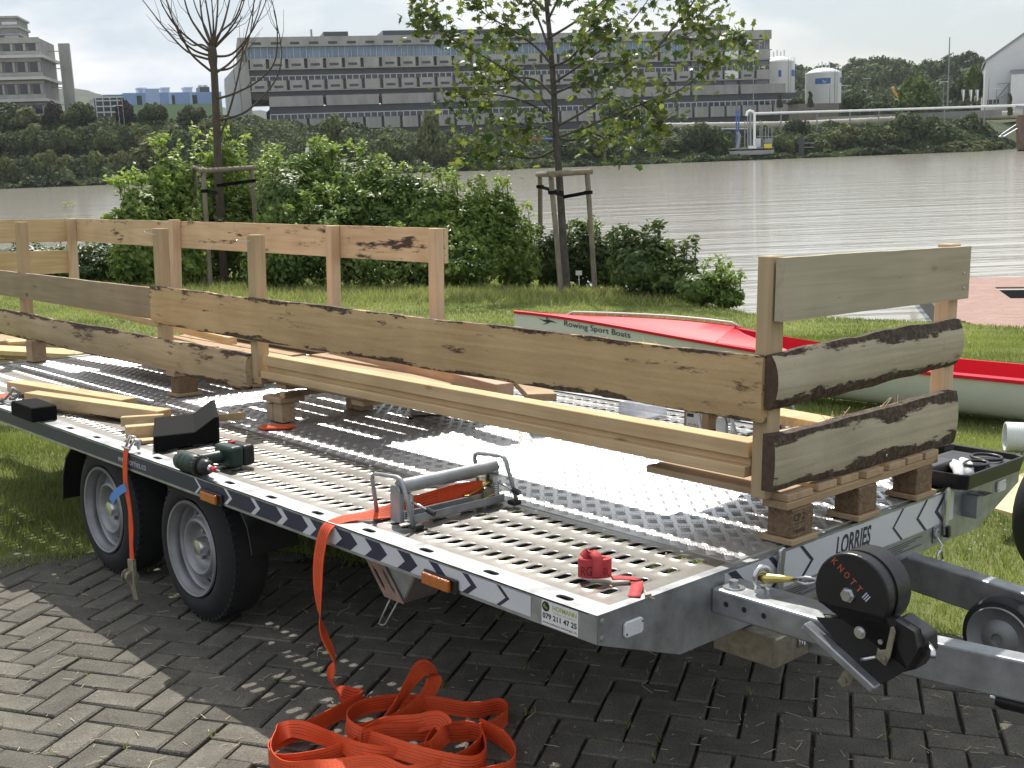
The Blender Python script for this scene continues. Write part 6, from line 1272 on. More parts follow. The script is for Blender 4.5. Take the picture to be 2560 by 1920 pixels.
# ------------------------------------------------------------------ the far bank: buildings
FRAME[0] = 'far'
M['concrete_dark'] = mat('weathered_concrete', (.25, .25, .24), .85, 0., var=.22, vscale=.35, bump=.2, bscale=5., dist=.05, stretch=(1, 1, .3))
M['concrete_light'] = mat('pale_concrete_edge', (.50, .50, .48), .8, 0., var=.1, vscale=.5)
M['band'] = mat('dark_facade_band', (.052, .058, .068), .35, 0., var=.15, vscale=.3)
M['win'] = mat('dark_window_glass', (.030, .036, .045), .10, 0., var=.4, vscale=.25, spec=.6)
M['winblue'] = mat('blue_window_glass', (.16, .23, .32), .12, 0., var=.3, vscale=.3, spec=.6)
M['wingrey'] = mat('grey_window_panel', (.17, .18, .20), .35, 0., var=.2, vscale=.2)
M['mull'] = mat('white_mullion', (.55, .57, .60), .5)
M['white_wall'] = mat('white_sheet_cladding', (.66, .67, .68), .5, 0., var=.05, vscale=.4)
M['whitefresh'] = mat('freshly_painted_white', (.80, .80, .79), .5, 0., var=.04)
M['tank'] = mat('white_tank_paint', (.66, .66, .63), .55, 0., var=.10, vscale=.25, stretch=(1, 1, .2))
M['blue_sign'] = mat('blue_sign', (.035, .13, .40), .5, 0., var=.1)
M['pipe_beige'] = mat('beige_pipe', (.44, .40, .32), .6, 0., var=.22, vscale=.4)
M['pipe_white'] = mat('white_pipe', (.80, .80, .79), .4, 0., var=.05)
M['facade_blue'] = mat('blue_cladding', (.24, .36, .62), .5, 0., var=.06, vscale=.2); M['facade_lb'] = mat('light_blue_cladding', (.38, .50, .72), .5); M['facade_green'] = mat('green_cladding', (.24, .34, .19), .5, 0., var=.08, vscale=.2)  # hall blue paled, with distance haze put into the cladding colour
M['brown_wall'] = mat('brown_wall', (.24, .205, .175), .85, 0., var=.2, vscale=.3)
M['rust'] = mat('rusty_steel', (.12, .075, .055), .8, 0., var=.4, vscale=2.)
M['mast'] = mat('grey_mast', (.25, .26, .27), .5, .3)
class FB(MB):                                       # boxes in a facade's own axes: s along, t into depth, h up
    O = ex = ey = ez = None
    def q(self, s, t, h): return self.O + self.ex * s + self.ey * t + self.ez * h
    def fb(self, s0, s1, t0, t1, h0, h1):
        v = [self.q(s, t, h) for h in (h0, h1) for t in (t0, t1) for s in (s0, s1)]
        return self.add(v, [(0, 1, 3, 2), (4, 6, 7, 5), (0, 4, 5, 1), (1, 5, 7, 3), (3, 7, 6, 2), (2, 6, 4, 0)])
def facade(uL, dL, uR, dR, z=0.):
    a, c = W(uL, 385., dL), W(uR, 385., dR); O = np.array([a[0], a[1], z]); ex = c - a; ex[2] = 0; L_ = np.linalg.norm(ex); ex = ex / L_; ey = np.array([-ex[1], ex[0], 0.]); ey = ey if ey @ FH > 0 else -ey
    class K(FB): pass
    K.O, K.ex, K.ey, K.ez = O, ex, ey, np.array([0, 0, 1.]); return K, L_
def zat(u, v, d): return W(u, v, d)[2]
def fpart(K, name, m, parent, *boxes):
    b = K()
    for q in boxes: b.fb(*q)
    return b.build(name, M[m], parent)
def fcopies(o, K, parent, steps):                   # alike pieces share one mesh
    for s, t, h in steps:
        c = o.copy(); COL.objects.link(c); c.location = tuple(np.array(o.location) + K.ex * s + K.ey * t + K.ez * h); c.parent = parent
# the long office block
K, LB = facade(640, 245., 1933, 273.)
def H_(v): return zat(640, v, 245.)
z_ = {k: H_(v) for k, v in dict(roof=97, p1=121, g1=149, p2=174.5, d2=192.5, w2=203.5, p3=228, d3=243.5, low=244.6, lowp=270, d4=289, w4=301, p4=330, d5=345, slab=350, base=372).items()}
bd = thing('office_block', 'very long grey concrete office block with bands of windows across the river', 'building', tuple(K.O + K.ex * LB / 2 + np.array([0, 0, z_['base'] - 4])))
fpart(K, 'wall', 'concrete_dark', bd, (0.4, LB - .4, 2.6, 34., z_['d3'] - .5, z_['roof'] - .4))
fpart(K, 'roof_parapet', 'concrete', bd, (0, LB, 1.2, 34.4, z_['p1'], z_['roof']))
fpart(K, 'end_wall', 'concrete', bd, (-1.9, -.02, 1.5, 30., z_['slab'] - 3, z_['roof']))
fpart(K, 'window_band', 'winblue', bd, (0, LB * .82, 2.2, 2.6, z_['g1'], z_['p1'])); fpart(K, 'window_band', 'wingrey', bd, (LB * .82 + .02, LB, 2.2, 2.6, z_['g1'], z_['p1']))
fpart(K, 'facade_band', 'band', bd, (0, LB, 2.2, 2.6, z_['d2'], z_['p2'])); fpart(K, 'facade_band', 'band', bd, (0, LB, 2.2, 2.6, z_['d3'] - .2, z_['p3']))
fpart(K, 'ledge', 'concrete', bd, (0, LB, .9, 2.6, z_['p2'] - .25, z_['p2'] - .03), (0, LB, .9, 2.6, z_['p3'] - .25, z_['p3'] - .03), (0, LB, 1.0, 2.6, z_['g1'] - .2, z_['g1'] - .02))
nb = 30; bw = LB / nb
def panels(h0, h1, m, slot, name):
    p = fpart(K, name, m, bd, (.25, bw - .45, 1.0, 2.4, h0, h1)); st = [(bw * k, 0, 0) for k in range(1, nb)]; fcopies(p, K, bd, st)
    if slot is not None:
        s = fpart(K, 'slot_window', 'win', bd, (.9, bw - 1.15, .93, 1.05, slot[0], slot[1])); fcopies(s, K, bd, [q for i, q in enumerate(st) if i not in (5, 22, 26, 28)])
panels(z_['p2'], z_['g1'] - .2, 'concrete', (z_['p2'] + .45, z_['p2'] + .95), 'concrete_panel'); panels(z_['p3'], z_['w2'] - .05, 'concrete', (z_['p3'] + .45, z_['p3'] + .95), 'concrete_panel')
s = fpart(K, 'slot_window', 'win', bd, (.9, bw - 1.15, 1.12, 1.25, z_['p1'] + .45, z_['p1'] + .95)); fcopies(s, K, bd, [(bw * k, 0, 0) for k in range(1, nb)])
for k, m in ((26, 'whitefresh'),):                  # two freshly painted panels by the right end
    for h0, h1 in ((z_['p2'], z_['g1'] - .2), (z_['p3'], z_['w2'] - .05), (z_['p1'] + .1, z_['roof'] - .3)): fpart(K, 'painted_panel', m, bd, (bw * (k + 1) + .15, bw * (k + 1) + bw - .55, .90, 1.3, h0 + .12, h1 - .1))
nw = 88; ww = LB / nw
p = fpart(K, 'window', 'win', bd, (.12, ww - .12, 2.0, 2.15, z_['w2'], z_['d2'])); fcopies(p, K, bd, [(ww * k, 0, 0) for k in range(1, nw)])
fpart(K, 'window_frames', 'mull', bd, *([(ww * k - .09, ww * k + .09, 1.93, 2.16, z_['w2'], z_['d2']) for k in range(nw)] + [(0, LB, 1.95, 2.0, z_['d2'] - .05, z_['d2'] + .10)]))['kind'] = 'stuff'
fpart(K, 'window_frames', 'mull', bd, *([(ww * k - .05, ww * k + .05, 2.05, 2.2, z_['g1'], z_['p1']) for k in range(nw)] + [(ww * k + .5, ww * k + .6, 2.0, 2.2, z_['g1'], z_['g1'] + .9) for k in range(0, nw, 3)]))['kind'] = 'stuff'
# right end of the block: tall glazed strips instead of bands
for k in range(24, 30):
    for h0, h1 in ((z_['d2'] - .05, z_['p2'] - .27), (z_['d3'] - .15, z_['p3'] - .27)): fpart(K, 'window', 'wingrey' if k % 2 else 'win', bd, (bw * k + .2, bw * k + bw - .5, 1.9, 2.19, h0, h1))
# lower block standing forward
l0 = 3.6
fpart(K, 'lower_parapet', 'concrete', bd, *[(l0 + 11.9 * k, l0 + 11.9 * k + 11.2, -1.0, 2., z_['lowp'], z_['low']) for k in range(10)])
fpart(K, 'facade_band', 'band', bd, (l0, LB + 6.5, -.2, 2., z_['d4'], z_['lowp'])); fpart(K, 'facade_band', 'band', bd, (l0, LB + 6.5, -.2, 2., z_['d5'] - .2, z_['p4'] + .0))
fpart(K, 'lower_wall', 'concrete_dark', bd, (l0 + .2, LB + 6.5, .5, 26., z_['base'] - 4, z_['lowp'] - .1))
nl = 86; wl = (LB + 6 - l0) / nl; p = fpart(K, 'window', 'win', bd, (l0 + .12, l0 + wl - .12, -.4, .0, z_['w4'], z_['d4'])); fcopies(p, K, bd, [(wl * k, 0, 0) for k in range(1, nl)])
fpart(K, 'window_frames', 'mull', bd, *([(l0 + wl * k - .09, l0 + wl * k + .09, -.48, .0, z_['w4'], z_['d4']) for k in range(nl)] + [(l0, LB + 6, -.46, -.41, z_['d4'] - .08, z_['d4'] + .10)]))['kind'] = 'stuff'
p = fpart(K, 'concrete_panel', 'concrete', bd, (l0 + .1, l0 + bw - .5, -1.0, .4, z_['p4'], z_['w4'] - .05)); fcopies(p, K, bd, [(bw * k, 0, 0) for k in range(1, 30)])
fpart(K, 'walkway_slab', 'concrete', bd, (l0, LB + 6.5, -3.2, .5, z_['slab'] - .5, z_['slab']))
fpart(K, 'column', 'concrete', bd, (l0 + 12, l0 + 13.5, -2., -.6, z_['base'] - 4, z_['slab'] - .52)); c_ = [o for o in bd.children if o.name.startswith('column')][0]; fcopies(c_, K, bd, [(12. * k, 0, 0) for k in range(1, 10)])
zr = z_['roof']
for s0, s1, h in ((16.2, 21.5, 1.2), (29., 62., 1.3), (101., 110., 1.6)): fpart(K, 'roof_plant', 'band', bd, (s0, s1, 4., 16., zr + .02, zr + h))
b = K(); b.tube([K.O + K.ex * 13.6 + K.ey * 3 + K.ez * (zr - .2), K.O + K.ex * 13.6 + K.ey * 3 + K.ez * (zr + 1.6)], .22, 8); b.build('vent_pipe', M['galv_dull'], bd)
for k in range(2): fpart(K, 'wall_sign', 'band', bd, (-1.2 + .55 * k, -.9 + .55 * k, 1.42, 1.49, z_['p2'] + 1.5, z_['g1'] + 1.6))
b = K(); b.prism([(0, 0), (0, z_['roof'] - 2.2 - z_['base']), (-3.2, z_['roof'] - 5.5 - z_['base']), (-3.2, 0)], (K.O + K.ex * -1.95 + K.ey * 14 + K.ez * (z_['base'] - 2), K.ex * 1., K.ez), -24.); b.build('side_wing', M['white_wall'], bd)
# brown wall and kiosk to the right of the lower block
b_ = facade(1995, 262., 2095, 268.); K2 = b_[0]; fpart(K2, 'brown_wall', 'brown_wall', None, (0, b_[1], 0, 3., zat(2050, 292, 265) - 3.4, zat(2050, 259, 265))); tag(bpy.data.objects['brown_wall'], 'brown flat-roofed wall below the round white tank', 'wall')
# office tower at the left edge
K, LT = facade(-330, 232., 128, 238.); tw = thing('office_tower', 'grey concrete office building with pale ledges at the left edge', 'building', tuple(K.O + K.ex * LT * .7 + np.array([0, 0, 8.])))
zt = lambda v: zat(70, v, 237.)
fpart(K, 'wall', 'concrete_dark', tw, (0, LT - .3, .8, 17., 6., zt(98)))
for va, vb, wa, wb in ((98, 145, 113, 130), (148, 198, 158, 182), (204, 252, 212, 236), (258, 300, 264, 285)):
    fpart(K, 'ledge', 'concrete_light', tw, (-1., LT + .6, -.9, 17.4, zt(vb + 3.5), zt(vb - 3.5))); fpart(K, 'spandrel', 'concrete', tw, (0, LT, .3, .79, zt(wa - 1), zt(va)), (0, LT, .3, .79, zt(vb - 3.6), zt(wb + 1)))
    n = int(LT / 2.45); p = fpart(K, 'window', 'win', tw, (LT - 2.2, LT - .75, .6, .82, zt(wb), zt(wa))); fcopies(p, K, tw, [(-2.45 * k, 0, 0) for k in range(1, n)])
    p = fpart(K, 'pier', 'concrete', tw, (LT - .72, LT - .25, .35, .81, zt(wb), zt(wa))); fcopies(p, K, tw, [(-2.45 * k, 0, 0) for k in range(1, n)])
fpart(K, 'roof_house', 'concrete_dark', tw, (LT - 16, LT - 4.6, 4., 14., zt(98), zt(45))); fpart(K, 'roof_house_slabs', 'concrete', tw, (LT - 16.2, LT - 4.2, 3.6, 14.2, zt(46), zt(41)), (LT - 16.2, LT - 4.2, 3.6, 14.2, zt(70), zt(64)), (LT - 16.2, LT - 4.2, 3.6, 14.2, zt(88), zt(84)))
fpart(K, 'roof_louvre', 'mull', tw, (LT - 7.5, LT - 4.55, 3.85, 4.0, zt(62), zt(55))); fpart(K, 'roof_louvre', 'mull', tw, (LT - 7.2, LT - 4.55, 3.85, 4.0, zt(94), zt(86)))
fpart(K, 'fin_wall', 'concrete', tw, (LT + 2.0, LT + 4.2, 9., 10.2, 6., zt(104))); fpart(K, 'fin_braces', 'galv_dull', tw, *[(LT - .3, LT + 2., 9.4, 9.7, zt(v + 2), zt(v)) for v in (122, 166, 214)])
# blue and green clad hall far behind
K, LG = facade(252, 330., 566, 345.); gh = thing('clad_hall', 'long industrial hall clad in blue above and green below', 'building', tuple(K.O + K.ex * LG / 2 + np.array([0, 0, 8.]))); zg = lambda v: zat(400, v, 337.)
s1 = LG * .22
fpart(K, 'upper_cladding', 'facade_blue', gh, (s1, LG, 0, 24., zg(262), zg(233))); fpart(K, 'lower_cladding', 'facade_green', gh, (s1, LG, .05, 24., 5., zg(262) - .02))
fpart(K, 'light_panel', 'facade_lb', gh, (LG * .39, LG * .50, -.12, 6., zg(262) + .1, zg(223)), (LG * .57, LG * .595, -.1, -.02, zg(262), zg(234)), (LG * .74, LG * .76, -.1, -.02, zg(262), zg(234)), (LG * .92, LG * .94, -.1, -.02, zg(262), zg(234)))
fpart(K, 'open_stair', 'band', gh, (0, s1 - .02, 3., 18., 5., zg(243))); fpart(K, 'stair_frame', 'mull', gh, *([(s1 * k / 4, s1 * k / 4 + .25, .2, .5, 5., zg(243)) for k in range(5)] + [(0, s1, .2, .5, zg(v), zg(v) + .35) for v in (243, 252, 266, 280)]))['kind'] = 'stuff'
fpart(K, 'roof_edge', 'facade_lb', gh, (s1 * .3, s1 * 2.1, .5, 6., zg(238), zg(236)))
for f in (.32, .58, .76, .93): fpart(K, 'window', 'win', gh, (LG * f, LG * f + 1.4, -.08, .04, zg(262), zg(240)))
for f in (.36, .55, .735): 
    fpart(K, 'roof_vent', 'mull', gh, (LG * f, LG * f + 2.2, 6., 10., zg(234), zg(221)), (LG * f - .2, LG * f + 2.4, 5.7, 10.3, zg(221) + .02, zg(217)))
fpart(K, 'roof_plant', 'band', gh, (LG * .86, LG * .94, 6., 12., zg(232), zg(217))); fpart(K, 'roof_vent', 'mull', gh, (LG * .86, LG * .885, 7., 9., zg(217) + .02, zg(212)), (LG * .90, LG * .93, 7., 9., zg(217) + .02, zg(212)))
# two white tanks
def tank(name, label, u0, u1, vt, vb, d, signs, dome):
    c = W((u0 + u1) / 2, 300, d); r = (u1 - u0) / 2 / F_PX * d; z0, z1 = zat(u0, vb, d), zat(u0, vt, d); t = thing(name, label, 'tank', (c[0], c[1], z0)); o = np.array([c[0], c[1], 0.]); b = MB(); b.lathe([(r, z0), (r, z1)], o, (0, 0, 1), 40); b.build('tank_wall', M['tank'], t, smooth=True)
    b = MB(); b.lathe([(r + .05, z1 - .05), (r + .05, z1 + .1), (r * .8, z1 + dome * .45), (r * .45, z1 + dome * .85), (.01, z1 + dome)], o, (0, 0, 1), 40); b.build('tank_roof', M['whitefresh'], t, smooth=True)
    b = MB()
    for k in range(26): a = 6.283 * k / 26; p = o + np.array([math.cos(a) * r, math.sin(a) * r, z1]); b.tube([p, p + np.array([0, 0, 1.1])], .03, 4)
    for k in range(4): q = o + RH * (k - 1.5) * .9 - FH * .5; b.tube([q + np.array([0, 0, z1 + dome * .9]), q + np.array([0, 0, z1 + dome + 1.1 + .4 * (k % 2)])], .16, 6)
    b.build('roof_fittings', M['mull'], t)
    for (ua, ub, va, vb_) in signs:
        v = []; n = 8
        for k in range(n + 1):
            x = ((ua + (ub - ua) * k / n) - (u0 + u1) / 2) / F_PX * d; y = -math.sqrt(max(.0, r * r - x * x)) ; rr = (r + .04) / r
            for vv in (va, vb_): p = o + RH * x * rr + FH * y * rr; p[2] = zat(u0, vv, d); v.append(p)
        b = MB(); b.add(v, [(2 * k, 2 * k + 2, 2 * k + 3, 2 * k + 1) for k in range(n)]); sg = b.build('sign', M['blue_sign'], t)
        if ub - ua > 30:
            x = (ua + (ub - ua) * .42 - (u0 + u1) / 2) / F_PX * d; p = o + RH * x - FH * (math.sqrt(max(.01, r * r - x * x)) + .25); p[2] = zat(u0, vb_ - 2., d); text('tank_lettering', 'ThermCon.', p, RH, (0, 0, 1), (ub - ua) * .52 / F_PX * d, M['whitefresh'], t, 7. / F_PX * d)
    b = MB(); 
    for q in (-.3, .3): b.tube([o + RH * (r * .48 + q) - FH * (r * .9 + .1) + np.array([0, 0, z0]), o + RH * (r * .48 + q) - FH * (r * .9 + .1) + np.array([0, 0, z1 + .8])], .05, 4)
    b.build('ladder', M['galv_dull'], t)
tank('storage_tank', 'tall white storage tank partly behind the long office block', 1905, 1985, 160, 262, 300., [(1936, 1943, 181, 197), (1970, 1984.5, 180, 196)], 1.6)
tank('storage_tank', 'broad white storage tank with blue sign and domed roof', 2013, 2100, 187, 262, 300., [(2028, 2063, 200, 214), (2090, 2099.5, 199, 212)], 1.5)
# white hall at the right edge
K, LH = facade(2455, 246., 2760, 238.); wh = thing('white_hall', 'white clad hall with sloping roof at the right edge', 'building', tuple(K.O + K.ex * LH * .3 + np.array([0, 0, 5.]))); zh = lambda v: zat(2455, v, 246.)
b = K(); b.prism([(0, zh(262) - 3.), (0, zh(157)), (LH * .5, zh(58)), (LH, zh(157)), (LH, zh(262) - 3.)], (K.O, K.ex, K.ez), -30.); b.build('wall', M['white_wall'], wh)
b = K(); b.prism([(-.3, zh(157) - .3), (-.3, zh(157) + .25), (LH * .5, zh(58) + .3), (LH * .5, zh(58) - .2)], (K.O - K.ey * .3, K.ex, K.ez), -30.); b.build('roof', M['mast'], wh)
b = K(); 
for k in range(50): b.fb(k * .55, k * .55 + .06, -.06, .0, zh(262) - 3., zh(157) + (k * .55) / (LH * .5) * (zh(58) - zh(157)) - .4) if k * .55 < LH * .5 else None
tag(b.build('cladding_ribs', M['white_wall'], wh), kind='stuff')
fpart(K, 'porch', 'white_wall', wh, (4.9, 16., -4., -.1, zh(262) - 3., zh(186))); fpart(K, 'porch_roof', 'mast', wh, (4.8, 16.2, -4.2, -.05, zh(186) + .02, zh(183))); fpart(K, 'porch_band', 'galv_dull', wh, (4.85, 16.1, -4.06, -4.01, zh(194), zh(186))); fpart(K, 'door', 'band', wh, (8.4, 12., -4.1, -4.0, zh(262) - 3., zh(229)))
fpart(K, 'window', 'win', wh, (.6, 1.6, -.1, .02, zh(262), zh(251)), (1.8, 2.9, -.1, .02, zh(262), zh(251))); fpart(K, 'window', 'win', wh, (8.5, 9.6, -.1, .02, zh(154), zh(143)))
b = K(); b.bar(b.q(2.2, -1.2, zh(253)), b.q(4.7, -1.2, zh(214)), .1, .25); b.bar(b.q(2.2, -1.2, zh(253)), b.q(4.6, -1.2, zh(238)), 1., .15); b.bar(b.q(4.6, -1.2, zh(262) - 2), b.q(4.6, -1.2, zh(213)), .2, .2); b.bar(b.q(2.4, -1.2, zh(214)), b.q(4.7, -1.2, zh(213)), .15, .15); b.build('outside_stair', M['mast'], wh)
# pipes along the bank
def pipe(name, label, pts, r, m, every=0, foot=3.5):
    P = [W(u, v, d) for u, v, d in pts]; t = thing(name, label, 'pipe', tuple(P[len(P) // 2] - np.array([0, 0, foot]))); b = MB(); b.tube(P, r, 14); b.build('pipe', M[m], t, smooth=True, auto=50)
    b = MB(); Q = spline(P, 8)
    for q in Q[::3]: b.tube([q - np.array([0, 0, foot]), q - np.array([0, 0, r * .6])], .14, 6)
    b.build('supports', M['mast'], t); b = MB()
    for q, w in zip(Q[:-1], Q[1:]): b.tube([q, q + _unit(w - q) * .25], r * 1.12, 12)
    b.build('flanges', M[m], t); return t
pipe('white_pipeline', 'thin white pipeline on posts crossing above the right bank', [(1888, 284, 213), (2100, 278, 213), (2300, 272, 213), (2560, 263, 213), (2800, 256, 213)], .22, 'pipe_white')
pipe('beige_pipeline', 'thick beige pipeline behind the shrubs on the right bank', [(1520, 318, 235), (1700, 317, 235), (1980, 313, 235), (2200, 303, 235), (2400, 292, 235), (2700, 280, 235)], .80, 'pipe_beige', foot=2.6)
fence_k, fl = facade(2040, 240., 2500, 232.); b = fence_k(); b.fb(0, fl, 0, .3, zat(2250, 300, 237), zat(2250, 285, 237)); tag(b.build('concrete_wall', M['concrete_dark']), 'low grey wall behind the white pipeline', 'wall')
# pumping platform on the water
pf = thing('loading_platform', 'concrete loading platform with blue hoists, pipes and yellow box on the far bank', 'platform', tuple(W(1882, 380, 205.))); 
def pb(u0, u1, v0, v1, m, nm, d=205., th=3.): a, c = W(u0, v1, d), W(u1, v0, d); b = MB(); o = a; b.prism([(0, 0), (np.dot(c - a, RH), 0), (np.dot(c - a, RH), c[2] - a[2]), (0, c[2] - a[2])], (o, RH, (0, 0, 1)), -th); return b.build(nm, M[m], pf)
pb(1832, 1935, 374, 389, 'concrete', 'deck', 205., 6.); pb(1832, 1935, 367, 374, 'concrete_dark', 'deck_wall', 205.2, 5.); pb(1911, 1929, 359, 371, 'yellow' if 'yellow' in M else M.setdefault('yellow', mat('yellow_paint', (.72, .58, .05), .5)) and 'yellow', 'yellow_box', 204.9, .6); pb(1872, 1891, 364, 372, 'whitefresh', 'white_box', 204.9, .6); pb(1912, 1930, 346, 358.5, 'mast', 'grey_box', 205.5, 1.5); pb(1890, 1901, 346, 372, 'mull', 'cabinet', 206., 1.)
def pp(uv, r, m, nm, d=206.): b = MB(); b.tube([W(u, v, d) for u, v in uv], r, 10); b.build(nm, M[m], pf, smooth=True, auto=50)
pp([(1886, 370), (1886, 300), (1886, 284), (1882, 279), (1875, 277), (1869, 280), (1866, 290)], .24, 'pipe_white', 'riser_pipe'); pp([(1876, 368), (1876, 282)], .20, 'galv_dull', 'riser_pipe'); pp([(1870, 370), (1869, 290)], .12, 'galv_dull', 'riser_pipe')
M['blue_steel'] = mat('blue_steel', (.05, .12, .36), .5)
for u in (1841, 1847): pp([(u, 372), (u, 275)], .12, 'blue_steel', 'hoist_mast')
for k in range(9): pp([(1841, 276 + 10 * k), (1847, 284 + 10 * k)], .06, 'blue_steel', 'hoist_brace')
pp([(1844, 372), (1848, 340), (1843, 330)], .35, 'mast', 'hoist_hose'); pp([(1836, 380), (1860, 372)], .2, 'blue_steel', 'hoist_hose')
for u, v in ((1900, 300), (1905, 305), (1914, 318), (1921, 312), (1930, 314), (1862, 300)): pp([(u, 372), (u, v)], .09, 'mast', 'rail_post')
pp([(1893, 341), (1940, 341)], .05, 'mast', 'hand_rail'); pp([(1700, 323), (1870, 322)], .10, 'mull', 'service_pipe', 212.)
# signs and poles
rsn = thing('river_sign', 'white navigation sign with letter R on the far bank', 'sign', tuple(W(770, 395, 212))); b = MB(); P = W(770, 390, 212.); b.bar(W(770, 388, 212), W(770, 379.2, 212), 1.15, .06, tuple(FH)); b.build('lower_plate', M['whitefresh'], rsn); b = MB(); b.bar(W(769.5, 378.6, 212), W(769.5, 369, 212), .8, .06, tuple(FH)); b.bar(W(779, 378, 212), W(779, 370, 212), .6, .06, tuple(FH)); b.build('upper_plate', M['whitefresh'], rsn); text('sign_letter', 'R', W(766.5, 386.5, 211.7), RH, (0, 0, 1), .45, M['ink'], rsn, .48)
b = MB(); b.tube([W(770, 402, 212.2), W(769.5, 369, 212.2)], .06, 6); b.build('post', M['mast'], rsn)
def mast(label, u, v0, v1, d, r=.10, head=True, nm='lamp_post', cat='lamp post', grp='street lamps and masts on the far bank'):
    a, c = W(u, v0, d), W(u, v1, d); c[0], c[1] = a[0], a[1]; t = thing(nm, label, cat, tuple(a), grp); b = MB(); b.tube([a, c], [r, r * .55], 8); b.build('pole', M['mast'], t)
    if head: b = MB(); b.bar(c - RH * .9, c + RH * .9, .30, .14); b.build('lamp_head', M['mull'], t)
mast('tall lamp post in front of the right end of the long office block', 1883, 330, 129, 222., .13); mast('very tall thin mast rising above the wood on the right', 2368, 275, 96, 240., .20, False, 'mast', 'mast')
mast('lamp post left of the mast among the trees', 2357, 270, 205, 238.); mast('lamp post in front of the white hall wall', 2470, 270, 197, 236.); mast('shorter lamp post right beside the hall stair', 2490, 270, 222, 236.); mast('lamp post in front of the broad white tank', 2074, 262, 217, 260.); mast('lamp post right of the broad white tank', 2111, 262, 214, 262.); mast('lamp post before the dark wood right of the tanks', 2166, 262, 197, 262.)
mast('lamp post with bright head in front of the copper beech', 300, 315, 264, 225.); mast('bare pole beside the copper beech', 312, 318, 245, 226., .1, False); mast('thin pole on the bank in front of the office block near the maple', 1602, 345, 265, 215., .09, False)
for k, u in enumerate((2408, 2427, 2443)):
    a = W(u - 1, 256, 240.); t = thing('flag', ('leftmost', 'middle', 'rightmost')[k] + ' of the three furled white flags left of the white hall', 'flag', tuple(a), 'white flags left of the white hall'); b = MB(); b.tube([a, W(u - 2, 222, 240.)], .07, 6); b.build('pole', M['mast'], t); b = MB(); P = [W(u - 4, 225, 240.), W(u + 4, 224, 240.), W(u + 3, 240, 240.), W(u + 1.5, 252, 240.), W(u - 1, 253, 240.)]; b.add(P + [q + FH * .12 for q in P], [(0, 1, 2, 3, 4), (9, 8, 7, 6, 5), (0, 5, 6, 1), (1, 6, 7, 2), (2, 7, 8, 3), (3, 8, 9, 4), (4, 9, 5, 0)]); b.build('cloth', M['whitefresh'], t)
for (u0, u1, v0, v1, m, lab) in ((1331, 1357, 345, 353, 'boat_red', 'red half of the tanker trailer beyond the maple trunk'), (1358, 1382, 345, 352, 'blue_sign', 'blue box beside the red one beyond the maple trunk')):
    a, c = W(u0, v1, 216.), W(u1, v0, 216.); b = MB(); b.prism([(0, 0), (np.dot(c - a, RH), 0), (np.dot(c - a, RH), c[2] - a[2]), (0, c[2] - a[2])], (a, RH, (0, 0, 1)), -1.5); tag(b.build('container', M[m], bevel=.1), lab.replace('half of the tanker trailer', 'box'), 'container')
# sloping gangway and pile at the right edge
gw = thing('gangway', 'grey steel gangway sloping up to the right edge above the water', 'gangway', tuple(W(2540, 375, 190.))); b = MB()
for dv in (0, 14): b.bar(W(2504, 338 + dv * .2, 190), W(2600, 274 + dv, 190), .35, .35)
b.bar(W(2504, 342, 190), W(2600, 285, 190), 2., .2); b.build('ramp', M['galv_dull'], gw); b = MB(); b.bar(W(2556, 376, 189.), W(2554, 290, 189.), 1.3, 1.3, tuple(FH)); b.build('pile', M['rust'], gw); b = MB(); b.bar(W(2540, 268, 189), W(2640, 272, 189), .5, .5); b.build('head_beam', M['mast'], gw)
mp_ = thing('mooring_post', 'dark steel mooring post standing in the river before the right bank', 'post', tuple(W(2004, 392, 204.))); b = MB(); b.bar(W(2004, 394, 204.), W(2003, 342, 204.), .75, .75, tuple(FH)); b.build('post', M['under'], mp_); b = MB(); b.bar(W(2004, 368, 204.2), W(2038, 368, 204.2), .12, .12); b.bar(W(2004, 358, 204.2), W(2036, 357, 204.2), .12, .12); b.build('rails', M['mast'], mp_)
cr_ = thing('yellow_crane', 'tip of an orange crane arm showing left of the bright tree', 'crane', tuple(W(2236, 250, 244.))); b = MB(); b.bar(W(2232, 221, 244.), W(2238, 233, 244.), .5, .5); b.bar(W(2231, 222, 244.), W(2236, 219, 244.), .4, .6); b.bar(W(2238, 233, 244.), W(2262, 262, 244.), .5, .5); b.build('arm', mat('orange_paint', (.62, .33, .06), .5), cr_)
